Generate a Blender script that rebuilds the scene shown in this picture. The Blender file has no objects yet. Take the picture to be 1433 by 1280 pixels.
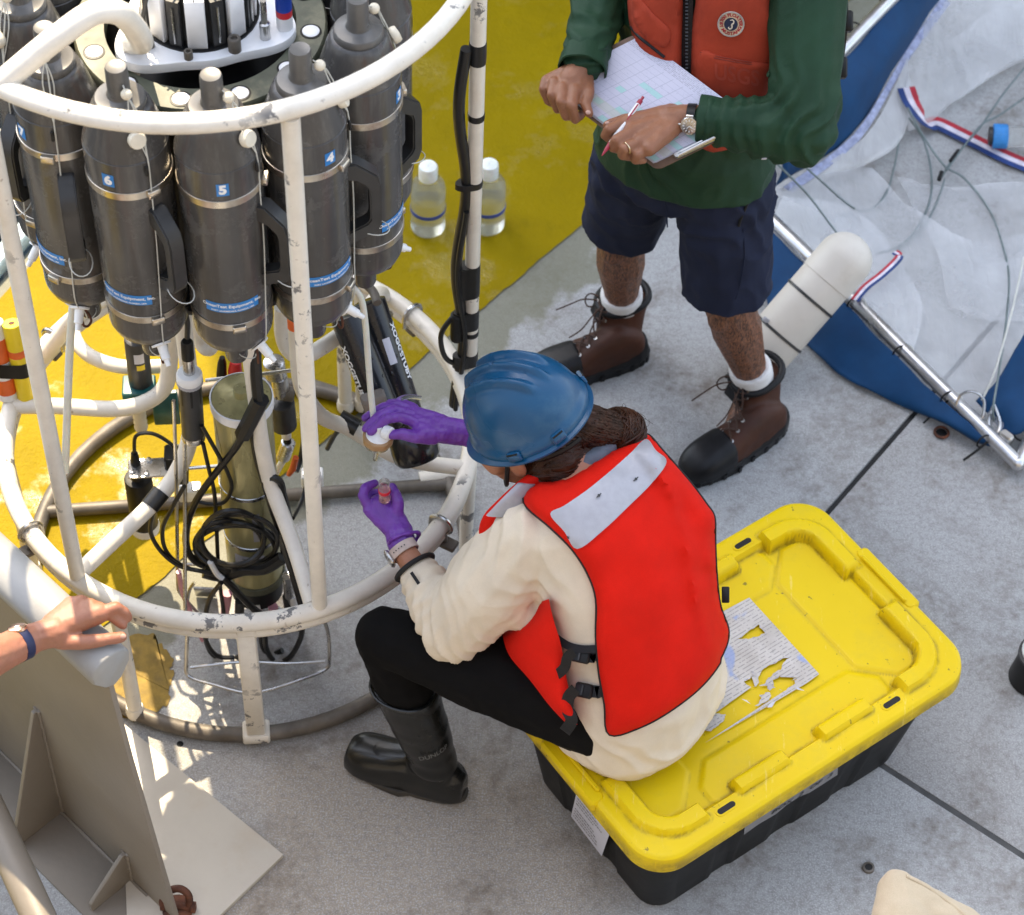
import bpy, bmesh, math, random
from mathutils import Vector as V, Matrix, Quaternion, noise
from mathutils.bvhtree import BVHTree
random.seed(7)
PI = math.pi
S = bpy.context.scene
C = S.collection

# ------------------------------------------------------------------ camera
CAM = V((0.62387788, -3.38163574, 4.74954369))
CR = V((0.99885211, 0.03770483, 0.02954345))
CU = V((-0.04790062, 0.78624334, 0.61605757))
CF = V((0.0, 0.61676555, -0.78714691))
FPX = 3334.75
cd = bpy.data.cameras.new('camera'); cam = bpy.data.objects.new('camera', cd); C.objects.link(cam)
m = Matrix.Identity(4)
for i in range(3):
    m[i][0] = CR[i]; m[i][1] = CU[i]; m[i][2] = -CF[i]; m[i][3] = CAM[i]
cam.matrix_world = m
cd.sensor_fit = 'HORIZONTAL'; cd.sensor_width = 36.0; cd.lens = 36.0 * FPX / 1433.0
cd.clip_start = 0.1; cd.clip_end = 3000
cd.dof.use_dof = True; cd.dof.focus_distance = 4.85; cd.dof.aperture_fstop = 5.0
S.camera = cam

# ------------------------------------------------------------------ light
SUN_EL = math.radians(54); SUN_AZ = math.radians(107)      # direction towards the sun, measured from +X
w = bpy.data.worlds.new('World'); S.world = w; w.use_nodes = True
nt = w.node_tree; nt.nodes.clear()
sky = nt.nodes.new('ShaderNodeTexSky'); sky.sky_type = 'NISHITA'; sky.sun_disc = False
sky.sun_elevation = SUN_EL; sky.sun_rotation = PI / 2 - SUN_AZ
sky.dust_density = 2.0; sky.air_density = 1.2
bg = nt.nodes.new('ShaderNodeBackground'); bg.inputs['Strength'].default_value = 0.15
wo = nt.nodes.new('ShaderNodeOutputWorld')
hs = nt.nodes.new('ShaderNodeHueSaturation'); hs.inputs['Saturation'].default_value = .60      # hazy, whitish sky
nt.links.new(sky.outputs[0], hs.inputs['Color']); nt.links.new(hs.outputs[0], bg.inputs[0]); nt.links.new(bg.outputs[0], wo.inputs[0])
sd = bpy.data.lights.new('sun', 'SUN'); sun = bpy.data.objects.new('sun', sd); C.objects.link(sun)
sd.energy = 3.0; sd.angle = math.radians(0.53); sd.color = (1.0, 0.83, 0.58)
sdir = V((math.cos(SUN_EL) * math.cos(SUN_AZ), math.cos(SUN_EL) * math.sin(SUN_AZ), math.sin(SUN_EL)))
sun.rotation_euler = sdir.to_track_quat('Z', 'Y').to_euler()
S.view_settings.view_transform = 'Standard'; S.view_settings.look = 'None'
S.view_settings.exposure = 1.78; S.view_settings.gamma = 1.0
S.view_settings.use_curve_mapping = False
S.cycles.max_bounces = 8; S.cycles.transparent_max_bounces = 16

# ------------------------------------------------------------------ helpers
def px(u, v, z):
    """point of the place at height z seen at photograph pixel u, v"""
    d = CF + CR * ((u - 716.5) / FPX) - CU * ((v - 640.0) / FPX)
    return CAM + d * ((z - CAM.z) / d.z)
def pray(u, v):
    return (CF + CR * ((u - 716.5) / FPX) - CU * ((v - 640.0) / FPX)).normalized()
def pj(p):
    d = V(p) - CAM; z = d.dot(CF)
    return (716.5 + FPX * d.dot(CR) / z, 640.0 - FPX * d.dot(CU) / z)
def pplane(u, v, o, n):
    d = pray(u, v); t = (V(o) - CAM).dot(n) / d.dot(n)
    return CAM + d * t
def px_y(u, v, y):
    d = pray(u, v); return CAM + d * ((y - CAM.y) / d.y)

class M:
    def __init__(s): s.v = []; s.f = []
    def add(s, vs, fs):
        o = len(s.v); s.v += [V(q) for q in vs]; s.f += [tuple(i + o for i in f) for f in fs]
        return s
    def loft(s, rings, close=True, caps=True):
        n = len(rings[0]); vs = [q for r in rings for q in r]; fs = []
        for i in range(len(rings) - 1):
            for j in range(n if close else n - 1):
                k = (j + 1) % n
                fs.append((i * n + j, i * n + k, (i + 1) * n + k, (i + 1) * n + j))
        if caps and close:
            fs.append(tuple(range(n - 1, -1, -1))); fs.append(tuple((len(rings) - 1) * n + j for j in range(n)))
        return s.add(vs, fs)
    def tube(s, path, r, n=10, closed=False, caps=True):
        P = [V(q) for q in path]; k = len(P)
        rr = r if isinstance(r, (list, tuple)) else [r] * k
        T = []
        for i in range(k):
            if closed: t = P[(i + 1) % k] - P[i - 1]
            else: t = P[min(i + 1, k - 1)] - P[max(i - 1, 0)]
            T.append(t.normalized() if t.length > 1e-9 else V((0, 0, 1)))
        a = V((0, 0, 1)) if abs(T[0].z) < 0.9 else V((1, 0, 0))
        N = (a - T[0] * a.dot(T[0])).normalized(); rings = []
        for i in range(k):
            N = N - T[i] * N.dot(T[i])
            N = N.normalized() if N.length > 1e-6 else T[i].orthogonal().normalized()
            B = T[i].cross(N)
            rings.append([P[i] + (N * math.cos(2 * PI * j / n) + B * math.sin(2 * PI * j / n)) * rr[i] for j in range(n)])
        if closed:
            vs = [q for r_ in rings for q in r_]; fs = []
            for i in range(k):
                i2 = (i + 1) % k
                for j in range(n):
                    j2 = (j + 1) % n; fs.append((i * n + j, i * n + j2, i2 * n + j2, i2 * n + j))
            return s.add(vs, fs)
        return s.loft(rings, True, caps)
    def lathe(s, prof, o=(0, 0, 0), ax=(0, 0, 1), n=24, caps=True):
        ax = V(ax).normalized(); o = V(o); x = ax.orthogonal().normalized(); y = ax.cross(x)
        rings = [[o + ax * h + (x * math.cos(2 * PI * j / n) + y * math.sin(2 * PI * j / n)) * max(r, 1e-4) for j in range(n)] for r, h in prof]
        return s.loft(rings, True, caps)
    def box(s, c, sz, X=(1, 0, 0), Y=(0, 1, 0), Z=None, ch=0.0):
        X = V(X).normalized(); Y = V(Y).normalized(); Z = V(Z).normalized() if Z else X.cross(Y).normalized()
        c = V(c); a, b, d = [q / 2 for q in sz]
        if ch <= 0:
            vs = [c + X * (a * i) + Y * (b * j) + Z * (d * k) for k in (-1, 1) for i, j in ((-1, -1), (1, -1), (1, 1), (-1, 1))]
            return s.add(vs, [(3, 2, 1, 0), (4, 5, 6, 7), (0, 1, 5, 4), (1, 2, 6, 5), (2, 3, 7, 6), (3, 0, 4, 7)])
        def ring(aa, bb, dd):
            q = ch
            return [c + X * i + Y * j + Z * dd for i, j in ((-aa + q, -bb), (aa - q, -bb), (aa, -bb + q), (aa, bb - q), (aa - q, bb), (-aa + q, bb), (-aa, bb - q), (-aa, -bb + q))]
        return s.loft([ring(a - ch * .7, b - ch * .7, -d), ring(a, b, -d + ch), ring(a, b, d - ch), ring(a - ch * .7, b - ch * .7, d)])
    def prism(s, pts, h, up=(0, 0, 1), ch=0.0):
        """closed outline extruded along up by h"""
        up = V(up).normalized(); P = [V(p) for p in pts]; n = len(P)
        # orientation so that bottom faces away from up
        nn = V((0, 0, 0))
        for i in range(n): nn += P[i].cross(P[(i + 1) % n])
        if nn.dot(up) < 0: P.reverse()
        vs = P + [p + up * h for p in P]
        fs = [tuple(range(n - 1, -1, -1)), tuple(range(n, 2 * n))] + [(i, (i + 1) % n, n + (i + 1) % n, n + i) for i in range(n)]
        return s.add(vs, fs)
    def ball(s, c, r, n=12, sc=(1, 1, 1), X=(1, 0, 0), Y=(0, 1, 0)):
        X = V(X).normalized(); Y = V(Y).normalized(); Z = X.cross(Y).normalized(); c = V(c); k = max(4, n // 2)
        rings = []
        for i in range(1, k):
            t = PI * i / k
            rings.append([c + X * (r * sc[0] * math.sin(t) * math.cos(2 * PI * j / n)) + Y * (r * sc[1] * math.sin(t) * math.sin(2 * PI * j / n)) - Z * (r * sc[2] * math.cos(t)) for j in range(n)])
        vs = [q for R in rings for q in R] + [c - Z * r * sc[2], c + Z * r * sc[2]]; fs = []
        for i in range(len(rings) - 1):
            for j in range(n):
                kx = (j + 1) % n; fs.append((i * n + j, i * n + kx, (i + 1) * n + kx, (i + 1) * n + j))
        b = len(rings) * n; L = (len(rings) - 1) * n
        for j in range(n):
            kx = (j + 1) % n; fs.append((b, kx, j)); fs.append((L + j, L + kx, b + 1))
        return s.add(vs, fs)
    def cap(s, a, b, ra, rb=None, n=12):
        """tapered capsule"""
        rb = ra if rb is None else rb; a = V(a); b = V(b); d = b - a; L = d.length
        if L < 1e-6: return s.ball(a, ra, n)
        t = d / L; prof = []
        for i in range(0, 5): q = PI / 2 * (i / 4); prof.append((max(ra * math.sin(q), ra * .02), -ra * math.cos(q)))
        for i in range(0, 5): q = PI / 2 * (i / 4); prof.append((max(rb * math.cos(q), rb * .02), L + rb * math.sin(q)))
        return s.lathe(prof, a, t, n)
    def chain(s, pts, rs, n=12):
        for i in range(len(pts) - 1): s.cap(pts[i], pts[i + 1], rs[i], rs[i + 1], n)
        return s

def mesh(mm, name, sharp=38):
    me = bpy.data.meshes.new(name); me.from_pydata([tuple(q) for q in mm.v], [], mm.f); me.validate(); me.update()
    me.shade_smooth()
    if sharp: me.set_sharp_from_angle(angle=math.radians(sharp))
    return me
def obj(name, mm, mat, parent=None, sharp=38, bevel=0, **props):
    me = mm if isinstance(mm, bpy.types.Mesh) else mesh(mm, name, sharp)
    if bevel:
        b = bmesh.new(); b.from_mesh(me)
        es = [e for e in b.edges if len(e.link_faces) == 2 and e.calc_face_angle(0) > 0.6]
        bmesh.ops.bevel(b, geom=es, offset=bevel, segments=2, affect='EDGES', profile=0.6, clamp_overlap=True)
        b.to_mesh(me); b.free(); me.shade_smooth(); me.set_sharp_from_angle(angle=math.radians(50))
    if mat is not None:
        me.materials.clear()
        for q in (mat if isinstance(mat, (list, tuple)) else [mat]): me.materials.append(q)
    o = bpy.data.objects.new(name, me); C.objects.link(o)
    if parent is not None: o.parent = parent
    for k, v in props.items(): o[k] = v
    return o
def thing(name, label, cat, group=None, loc=None):
    o = bpy.data.objects.new(name, None); C.objects.link(o); o.empty_display_size = .1
    if loc is not None: o.location = loc
    o['label'] = label; o['category'] = cat
    if group: o['group'] = group
    return o
def tag(o, label, cat, group=None):
    o['label'] = label; o['category'] = cat
    if group: o['group'] = group
    return o
def smooth_path(P, k=6, closed=False):
    P = [V(p) for p in P]; n = len(P); out = []
    rng = range(n) if closed else range(n - 1)
    for i in rng:
        if closed: a, b, c, d = P[i - 1], P[i], P[(i + 1) % n], P[(i + 2) % n]
        else: a, b, c, d = P[max(i - 1, 0)], P[i], P[i + 1], P[min(i + 2, n - 1)]
        for j in range(k):
            t = j / k
            out.append(.5 * ((2 * b) + (c - a) * t + (2 * a - 5 * b + 4 * c - d) * t * t + (3 * b - a - 3 * c + d) * t ** 3))
    if not closed: out.append(P[-1])
    return out
def arc(c, r, a0, a1, n, z=None):
    c = V(c); return [c + V((r * math.cos(a0 + (a1 - a0) * i / n), r * math.sin(a0 + (a1 - a0) * i / n), 0)) for i in range(n + 1)]
def remesh(mm, voxel, smooth=3, name='tmp', disp=None):
    me = bpy.data.meshes.new(name); me.from_pydata([tuple(q) for q in mm.v], [], mm.f); me.update()
    b = bmesh.new(); b.from_mesh(me); bmesh.ops.recalc_face_normals(b, faces=b.faces[:]); b.to_mesh(me); b.free()
    o = bpy.data.objects.new(name, me); C.objects.link(o)
    r = o.modifiers.new('r', 'REMESH'); r.mode = 'VOXEL'; r.voxel_size = voxel; r.use_smooth_shade = True
    if smooth:
        q = o.modifiers.new('s', 'SMOOTH'); q.iterations = smooth; q.factor = .5
    dg = bpy.context.evaluated_depsgraph_get(); dg.update()
    out = bpy.data.meshes.new_from_object(o.evaluated_get(dg))
    bpy.data.objects.remove(o); bpy.data.meshes.remove(me)
    if disp:
        ns = [v.normal.copy() for v in out.vertices]
        for v, n in zip(out.vertices, ns): v.co = v.co + n * disp(v.co, n)
    out.shade_smooth()
    return out
def bvh_of(me): 
    return BVHTree.FromPolygons([v.co.copy() for v in me.vertices], [tuple(p.vertices) for p in me.polygons])
def text_mesh(s, size=1.0, bold=0.0, ext=0.0, align='CENTER', shear=0):
    cu = bpy.data.curves.new('lettering', 'FONT'); cu.body = s; cu.size = size; cu.align_x = align; cu.align_y = 'CENTER'
    cu.offset = bold; cu.extrude = ext; cu.resolution_u = 3; cu.shear = shear
    o = bpy.data.objects.new('lettering', cu); C.objects.link(o)
    dg = bpy.context.evaluated_depsgraph_get(); dg.update()
    me = bpy.data.meshes.new_from_object(o.evaluated_get(dg)); bpy.data.objects.remove(o); bpy.data.curves.remove(cu)
    return me
def text_on(me, f):
    """lettering mesh mapped through f(x, y)"""
    mm = M(); mm.add([f(v.co.x, v.co.y) for v in me.vertices], [tuple(p.vertices) for p in me.polygons]); return mm

# ------------------------------------------------------------------ materials
def node_mat(name):
    mt = bpy.data.materials.new(name); mt.use_nodes = True; n = mt.node_tree
    return mt, n, n.nodes, n.links, n.nodes['Principled BSDF']
def coords(n, l, scale=(1, 1, 1), world=False, rot=(0, 0, 0)):
    if world:
        g = n.new('ShaderNodeNewGeometry'); src = g.outputs['Position']
    else:
        g = n.new('ShaderNodeTexCoord'); src = g.outputs['Object']
    mp = n.new('ShaderNodeMapping'); mp.inputs['Scale'].default_value = scale; mp.inputs['Rotation'].default_value = rot
    l.new(src, mp.inputs[0]); return mp.outputs[0]
def nz(n, l, vec, scale, detail=4, rough=.55, dist=0):
    t = n.new('ShaderNodeTexNoise'); t.inputs['Scale'].default_value = scale; t.inputs['Detail'].default_value = detail
    t.inputs['Roughness'].default_value = rough; t.inputs['Distortion'].default_value = dist
    l.new(vec, t.inputs['Vector']); return t.outputs['Fac']
def ramp(n, l, fac, a, b, ca=(0, 0, 0, 1), cb=(1, 1, 1, 1)):
    r = n.new('ShaderNodeValToRGB'); r.color_ramp.elements[0].position = a; r.color_ramp.elements[1].position = b
    r.color_ramp.elements[0].color = ca; r.color_ramp.elements[1].color = cb
    l.new(fac, r.inputs[0]); return r.outputs[0]
def mixc(n, l, fac, a, b):
    x = n.new('ShaderNodeMix'); x.data_type = 'RGBA'
    if isinstance(fac, (int, float)): x.inputs['Factor'].default_value = fac
    else: l.new(fac, x.inputs['Factor'])
    for s_, k in ((a, 'A'), (b, 'B')):
        i = [q for q in x.inputs if q.name == k and q.type == 'RGBA'][0]
        if isinstance(s_, tuple): i.default_value = s_ if len(s_) == 4 else (*s_, 1)
        else: l.new(s_, i)
    return [q for q in x.outputs if q.type == 'RGBA'][0]
def mth(n, l, op, a, b=None, clamp=False):
    x = n.new('ShaderNodeMath'); x.operation = op; x.use_clamp = clamp
    for i, q in enumerate((a, b)):
        if q is None: continue
        if isinstance(q, (int, float)): x.inputs[i].default_value = q
        else: l.new(q, x.inputs[i])
    return x.outputs[0]
def bump(n, l, b, h, strength=.3, dist=.002):
    x = n.new('ShaderNodeBump'); x.inputs['Strength'].default_value = strength; x.inputs['Distance'].default_value = dist
    l.new(h, x.inputs['Height']); l.new(x.outputs[0], b.inputs['Normal']); return x
def simple(name, col, rough=.5, metal=0.0, var=.25, scale=30, bmp=.15, bscale=150, dirt=None, dirt_amt=.5, dscale=8, stretch=(1, 1, 1), coat=0, sheen=0, spec=None, bdist=.001, sub=0):
    """base colour with grain, patches of wear or dirt and fine relief"""
    mt, t, n, l, b = node_mat(name)
    vec = coords(n, l, stretch)
    f = nz(n, l, vec, scale, 5)
    lo = tuple(c * (1 - var) for c in col); hi = tuple(min(1, c * (1 + var)) for c in col)
    c = mixc(n, l, ramp(n, l, f, .3, .7), lo, hi)
    if dirt:
        d = ramp(n, l, nz(n, l, vec, dscale, 8, .7), .52, .72)
        c = mixc(n, l, mth(n, l, 'MULTIPLY', d, dirt_amt), c, dirt)
    l.new(c, b.inputs['Base Color'])
    r = mth(n, l, 'ADD', mth(n, l, 'MULTIPLY', nz(n, l, vec, scale * .6, 3), .3), rough - .15, True); l.new(r, b.inputs['Roughness'])
    b.inputs['Metallic'].default_value = metal
    if coat: b.inputs['Coat Weight'].default_value = coat; b.inputs['Coat Roughness'].default_value = .08
    if sheen: b.inputs['Sheen Weight'].default_value = sheen
    if spec is not None: b.inputs['Specular IOR Level'].default_value = spec
    if sub:
        b.inputs['Subsurface Weight'].default_value = sub; b.inputs['Subsurface Radius'].default_value = (.01, .004, .002); b.inputs['Subsurface Scale'].default_value = .6
    if bmp: bump(n, l, b, nz(n, l, vec, bscale, 3), bmp, bdist)
    return mt

def white_paint(name, base=(.80, .745, .645), chips=.62):
    mt, t, n, l, b = node_mat(name); vec = coords(n, l)
    f1 = nz(n, l, vec, 6, 8, .65); f2 = nz(n, l, vec, 17, 6, .68); f3 = nz(n, l, vec, 3.2, 4)
    c = mixc(n, l, ramp(n, l, f2, .35, .7), tuple(q * .86 for q in base), base)
    c = mixc(n, l, mth(n, l, 'MULTIPLY', ramp(n, l, f1, .55, .75), .35), c, (.50, .40, .28))
    sp = ramp(n, l, nz(n, l, vec, 60, 3, .5), .70, .74)
    c = mixc(n, l, mth(n, l, 'MULTIPLY', sp, .6), c, (.30, .22, .15))
    chip = mth(n, l, 'MULTIPLY', ramp(n, l, f2, chips - .02, chips + .01), ramp(n, l, f3, .47, .54))
    c = mixc(n, l, chip, c, (.17, .165, .16))
    l.new(c, b.inputs['Base Color'])
    l.new(mixc(n, l, chip, (.38, .38, .38), (.6, .6, .6)), b.inputs['Roughness'])
    h = mth(n, l, 'SUBTRACT', mth(n, l, 'MULTIPLY', nz(n, l, vec, 90, 3), .5), chip)
    bump(n, l, b, h, .35, .0015)
    return mt
WHITE = white_paint('chipped_white_enamel', chips=.60)
WHITE_CLEAN = white_paint('white_enamel', chips=.9)
GALV = simple('galvanised_pipe', (.135, .118, .098), .55, .3, .35, 18, .3, 60, (.13, .09, .05), .5, 6)
STEEL = simple('stainless_steel', (.55, .54, .52), .28, 1.0, .15, 40, .05, 200)
STRAP = simple('strap_steel', (.58, .53, .45), .34, 1.0, .2, 30, .1, 200, (.22, .09, .03), .75, 14)
RUST = simple('rusted_steel', (.10, .035, .018), .75, .2, .5, 40, .6, 120, (.28, .09, .03), .6, 25)
def pvc():
    mt, t, n, l, b = node_mat('scuffed_grey_pvc'); vec = coords(n, l); vs = coords(n, l, (10, 10, 1.2))
    c = mixc(n, l, ramp(n, l, nz(n, l, vec, 7, 5), .3, .7), (.056, .053, .050), (.082, .078, .073))
    streak = ramp(n, l, nz(n, l, vs, 6, 6, .65), .50, .68)
    c = mixc(n, l, mth(n, l, 'MULTIPLY', streak, .30), c, (.17, .163, .152))
    sc = ramp(n, l, nz(n, l, vec, 11, 9, .72), .57, .64)
    c = mixc(n, l, mth(n, l, 'MULTIPLY', sc, .35), c, (.15, .148, .142))
    c = mixc(n, l, mth(n, l, 'MULTIPLY', ramp(n, l, nz(n, l, vs, 2.5, 5), .6, .7), .4), c, (.10, .045, .03))
    l.new(c, b.inputs['Base Color'])
    l.new(mixc(n, l, sc, (.24, .24, .24), (.48, .48, .48)), b.inputs['Roughness']); b.inputs['Specular IOR Level'].default_value = .4
    bump(n, l, b, nz(n, l, vec, 60, 4), .08, .001); return mt
PVC = pvc()
PVC_CAP = simple('grey_pvc_cap', (.10, .096, .09), .30, 0, .25, 14, .06, 80, (.22, .215, .205), .35, 9)
NYLON = simple('ivory_nylon', (.72, .66, .53), .4, 0, .1, 30, .05)
WHITE_PLASTIC = simple('white_plastic', (.78, .78, .77), .4, 0, .06, 20, .05)
BLACK = simple('black_rubber', (.008, .008, .008), .45, 0, .3, 30, .1, spec=.3)
BLACK_CABLE = simple('black_cable_jacket', (.008, .008, .008), .4, 0, .3, 60, .1, 300)
TAPE = simple('black_tape', (.008, .008, .008), .38, 0, .3, 12, .5, 40, bdist=.002)
LANYARD = simple('pale_monofilament', (.55, .55, .50), .3, 0, .1, 30, 0)
BLUE_LABEL = simple('blue_vinyl', (.02, .20, .55), .4, 0, .12, 20, .02)
LETTER = simple('white_lettering', (.82, .83, .84), .5, 0, .05, 20, 0)
GREEN_ANO = simple('green_grey_composite', (.085, .09, .06), .5, 0, .2, 30, .1, 120, (.30, .27, .17), .6, 7)
DELRIN = simple('white_delrin', (.80, .80, .80), .38, 0, .05, 20, .03)
TITAN = simple('olive_titanium', (.42, .385, .19), .30, .35, .25, 5, .05, 60, (.20, .19, .12), .5, 4, stretch=(6, 6, 1))
TEAL = simple('teal_paint', (.005, .085, .09), .4, 0, .25, 20, .1, 80, (.2, .25, .25), .3, 14)
DGREY = simple('dark_grey_plastic', (.030, .030, .030), .42, 0, .2, 25, .08)
ORANGE = simple('orange_tape', (.72, .13, .02), .5, 0, .15, 20, .1)
YEL_PL = simple('yellow_housing', (.80, .60, .02), .35, 0, .1, 15, .05)
PINK = simple('pink_tubing', (.62, .30, .36), .4, 0, .1, 20, .05)
RED_PL = simple('red_plastic', (.6, .02, .03), .35, 0, .1, 20, .05)
BLUE_PL = simple('blue_plastic', (.01, .05, .35), .35, 0, .1, 20, .05)
PAPER = simple('white_paper', (.58, .58, .64), .8, 0, .03, 20, .1, 12, bdist=.003)
def clearish(name, col=(.9, .92, .9), rough=.15, tr=.85, alpha=1.0, ior=1.3):
    mt, t, n, l, b = node_mat(name); b.inputs['Base Color'].default_value = (*col, 1)
    b.inputs['Roughness'].default_value = rough
    b.inputs['Transmission Weight'].default_value = tr; b.inputs['IOR'].default_value = ior; b.inputs['Alpha'].default_value = alpha
    return mt
CLEAR = clearish('clear_plastic', (.93, .95, .93), .1, .92, .75, 1.2)
WATER_IN = clearish('bottled_water', (.85, .88, .80), .05, .9, .7, 1.15)
TUBING = simple('silicone_tubing', (.66, .66, .58), .3, 0, .08, 20, .02, sub=.3)
SKIN_M = None
def skin(name, col, red, hair=0, hairscale=(120, 120, 22)):
    mt, t, n, l, b = node_mat(name); vec = coords(n, l)
    c = mixc(n, l, ramp(n, l, nz(n, l, vec, 22, 5, .6), .3, .72), col, red)
    c = mixc(n, l, mth(n, l, 'MULTIPLY', ramp(n, l, nz(n, l, vec, 260, 3), .5, .75), .25), c, tuple(q * .6 for q in col))
    if hair:
        hv = coords(n, l, hairscale, rot=(.3, .25, 0)); h = ramp(n, l, nz(n, l, hv, 3.2, 4, .7, .6), .44, .56)
        g = n.new('ShaderNodeNewGeometry'); sp = n.new('ShaderNodeSeparateXYZ'); l.new(g.outputs['Position'], sp.inputs[0])
        low = ramp(n, l, sp.outputs['Z'], .70, .80, (1, 1, 1, 1), (0, 0, 0, 1))
        c = mixc(n, l, mth(n, l, 'MULTIPLY', mth(n, l, 'MULTIPLY', h, low), hair), c, (.035, .017, .01))
    l.new(c, b.inputs['Base Color']); b.inputs['Roughness'].default_value = .5
    b.inputs['Subsurface Weight'].default_value = .12; b.inputs['Subsurface Radius'].default_value = (.012, .004, .002); b.inputs['Subsurface Scale'].default_value = .5
    h2 = mth(n, l, 'ADD', nz(n, l, vec, 320, 3), mth(n, l, 'MULTIPLY', nz(n, l, vec, 60, 3), 1.2)); bump(n, l, b, h2, .3, .0012)
    return mt
SKIN_MAN = skin('tanned_skin', (.24, .10, .047), (.30, .125, .062), .95)
SKIN_WOM = skin('warm_skin', (.36, .155, .08), (.40, .17, .095))
SKIN_ARM = skin('sunburnt_skin', (.30, .13, .072), (.35, .14, .085))
def cloth(name, col, var=.18, weave=900, wr=.25, rough=.8, sheen=.2, dirt=None, da=.4, spec=.3, wscale=14):
    mt, t, n, l, b = node_mat(name); vec = coords(n, l)
    c = mixc(n, l, ramp(n, l, nz(n, l, vec, 9, 5, .6), .3, .7), tuple(q * (1 - var) for q in col), tuple(min(1, q * (1 + var)) for q in col))
    c = mixc(n, l, mth(n, l, 'MULTIPLY', ramp(n, l, nz(n, l, vec, weave, 2), .35, .7), .22), c, tuple(q * .55 for q in col))
    if dirt: c = mixc(n, l, mth(n, l, 'MULTIPLY', ramp(n, l, nz(n, l, vec, 5, 8, .7), .5, .75), da), c, dirt)
    l.new(c, b.inputs['Base Color']); b.inputs['Roughness'].default_value = rough; b.inputs['Sheen Weight'].default_value = sheen; b.inputs['Specular IOR Level'].default_value = spec
    h = mth(n, l, 'ADD', mth(n, l, 'MULTIPLY', nz(n, l, vec, weave, 2), .15), nz(n, l, vec, wscale, 4, .5, 1.0)); bump(n, l, b, h, wr, .006)
    return mt
RED_VEST = cloth('red_vest_nylon', (.64, .011, .004), .10, 700, .22, .75, 0, (.36, .02, .01), .22, spec=.12, wscale=9)
ORANGE_VEST = cloth('faded_orange_vest', (.37, .045, .018), .2, 700, .3, .8, 0, (.22, .035, .02), .55)
CREAM = cloth('cream_fleece', (.70, .61, .475), .07, 900, .22, .95, 0, (.42, .37, .30), .25, .2, 10)
GREEN_SH = cloth('green_nylon_shirt', (.014, .046, .022), .15, 1000, .45, .6, 0, None, spec=.22, wscale=16)
NAVY = cloth('navy_shorts_cotton', (.016, .021, .045), .2, 800, .4, .75, .0, None, spec=.15, wscale=12)
LEGGING = cloth('black_leggings', (.0045, .0042, .0042), .2, 900, .25, .85, 0, None, spec=.12)
SOCK = cloth('white_sock_knit', (.72, .71, .70), .06, 400, .4, .9, .2, None)
BOOT_BR = cloth('brown_boot_leather', (.058, .018, .0075), .35, 500, .3, .55, 0, (.03, .012, .008), .6)
BOOT_BK = simple('black_boot_leather', (.009, .009, .010), .42, 0, .3, 30, .2, 120, spec=.25)
RUBBER_BOOT = simple('black_rubber_boot', (.009, .009, .0075), .26, 0, .3, 12, .05, 60, (.035, .028, .018), .4, 6)
SOLE = simple('worn_rubber_sole', (.045, .04, .033), .7, 0, .3, 20, .2)
GLOVE = simple('purple_nitrile', (.15, .04, .33), .42, 0, .12, 30, .9, 55, bdist=.004)
HELMET = simple('blue_helmet_shell', (.003, .065, .155), .30, 0, .10, 6, .03, 60, (.07, .15, .22), .5, 5, spec=.45)
HAIR = simple('dark_brown_hair', (.034, .0115, .0045), .42, 0, .5, 40, .4, 200, spec=.22)
REFLECT = simple('grey_reflective_tape', (.36, .36, .39), .45, .1, .06, 60, .3, 500, (.4, .4, .42), .3, 9)
WEB = cloth('black_webbing', (.010, .010, .011), .2, 700, .3, .6, 0, None)
BLUE_CANVAS = cloth('blue_canvas', (.0015, .042, .125), .22, 500, .3, .7, 0, (.002, .022, .08), .5, wscale=7)
ALU = simple('aluminium_tube', (.62, .62, .63), .30, 1.0, .12, 20, .05, 80, stretch=(1, 1, 1))
FLOATM = simple('off_white_float', (.64, .60, .53), .5, 0, .06, 8, .1, 30, (.40, .34, .26), .3, 9)
WIRE = simple('galvanised_wire', (.16, .20, .20), .5, .4, .2, 40, .2)
GREY_PAINT = simple('grey_ship_paint', (.215, .185, .148), .5, 0, .06, 5, .25, 70, (.30, .24, .18), .25, 4, bdist=.002)
CAP_PAINT = simple('cap_rail_paint', (.29, .285, .27), .5, 0, .08, 6, .3, 60, (.26, .21, .15), .35, 5, bdist=.002)
PALE_PAINT = simple('pale_ship_paint', (.50, .45, .37), .45, 0, .06, 6, .3, 60, (.40, .28, .16), .3, 5, bdist=.002)
TOTE_BK = simple('black_tote_plastic', (.007, .0068, .0065), .55, 0, .25, 12, .15, 60, spec=.25)
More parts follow.
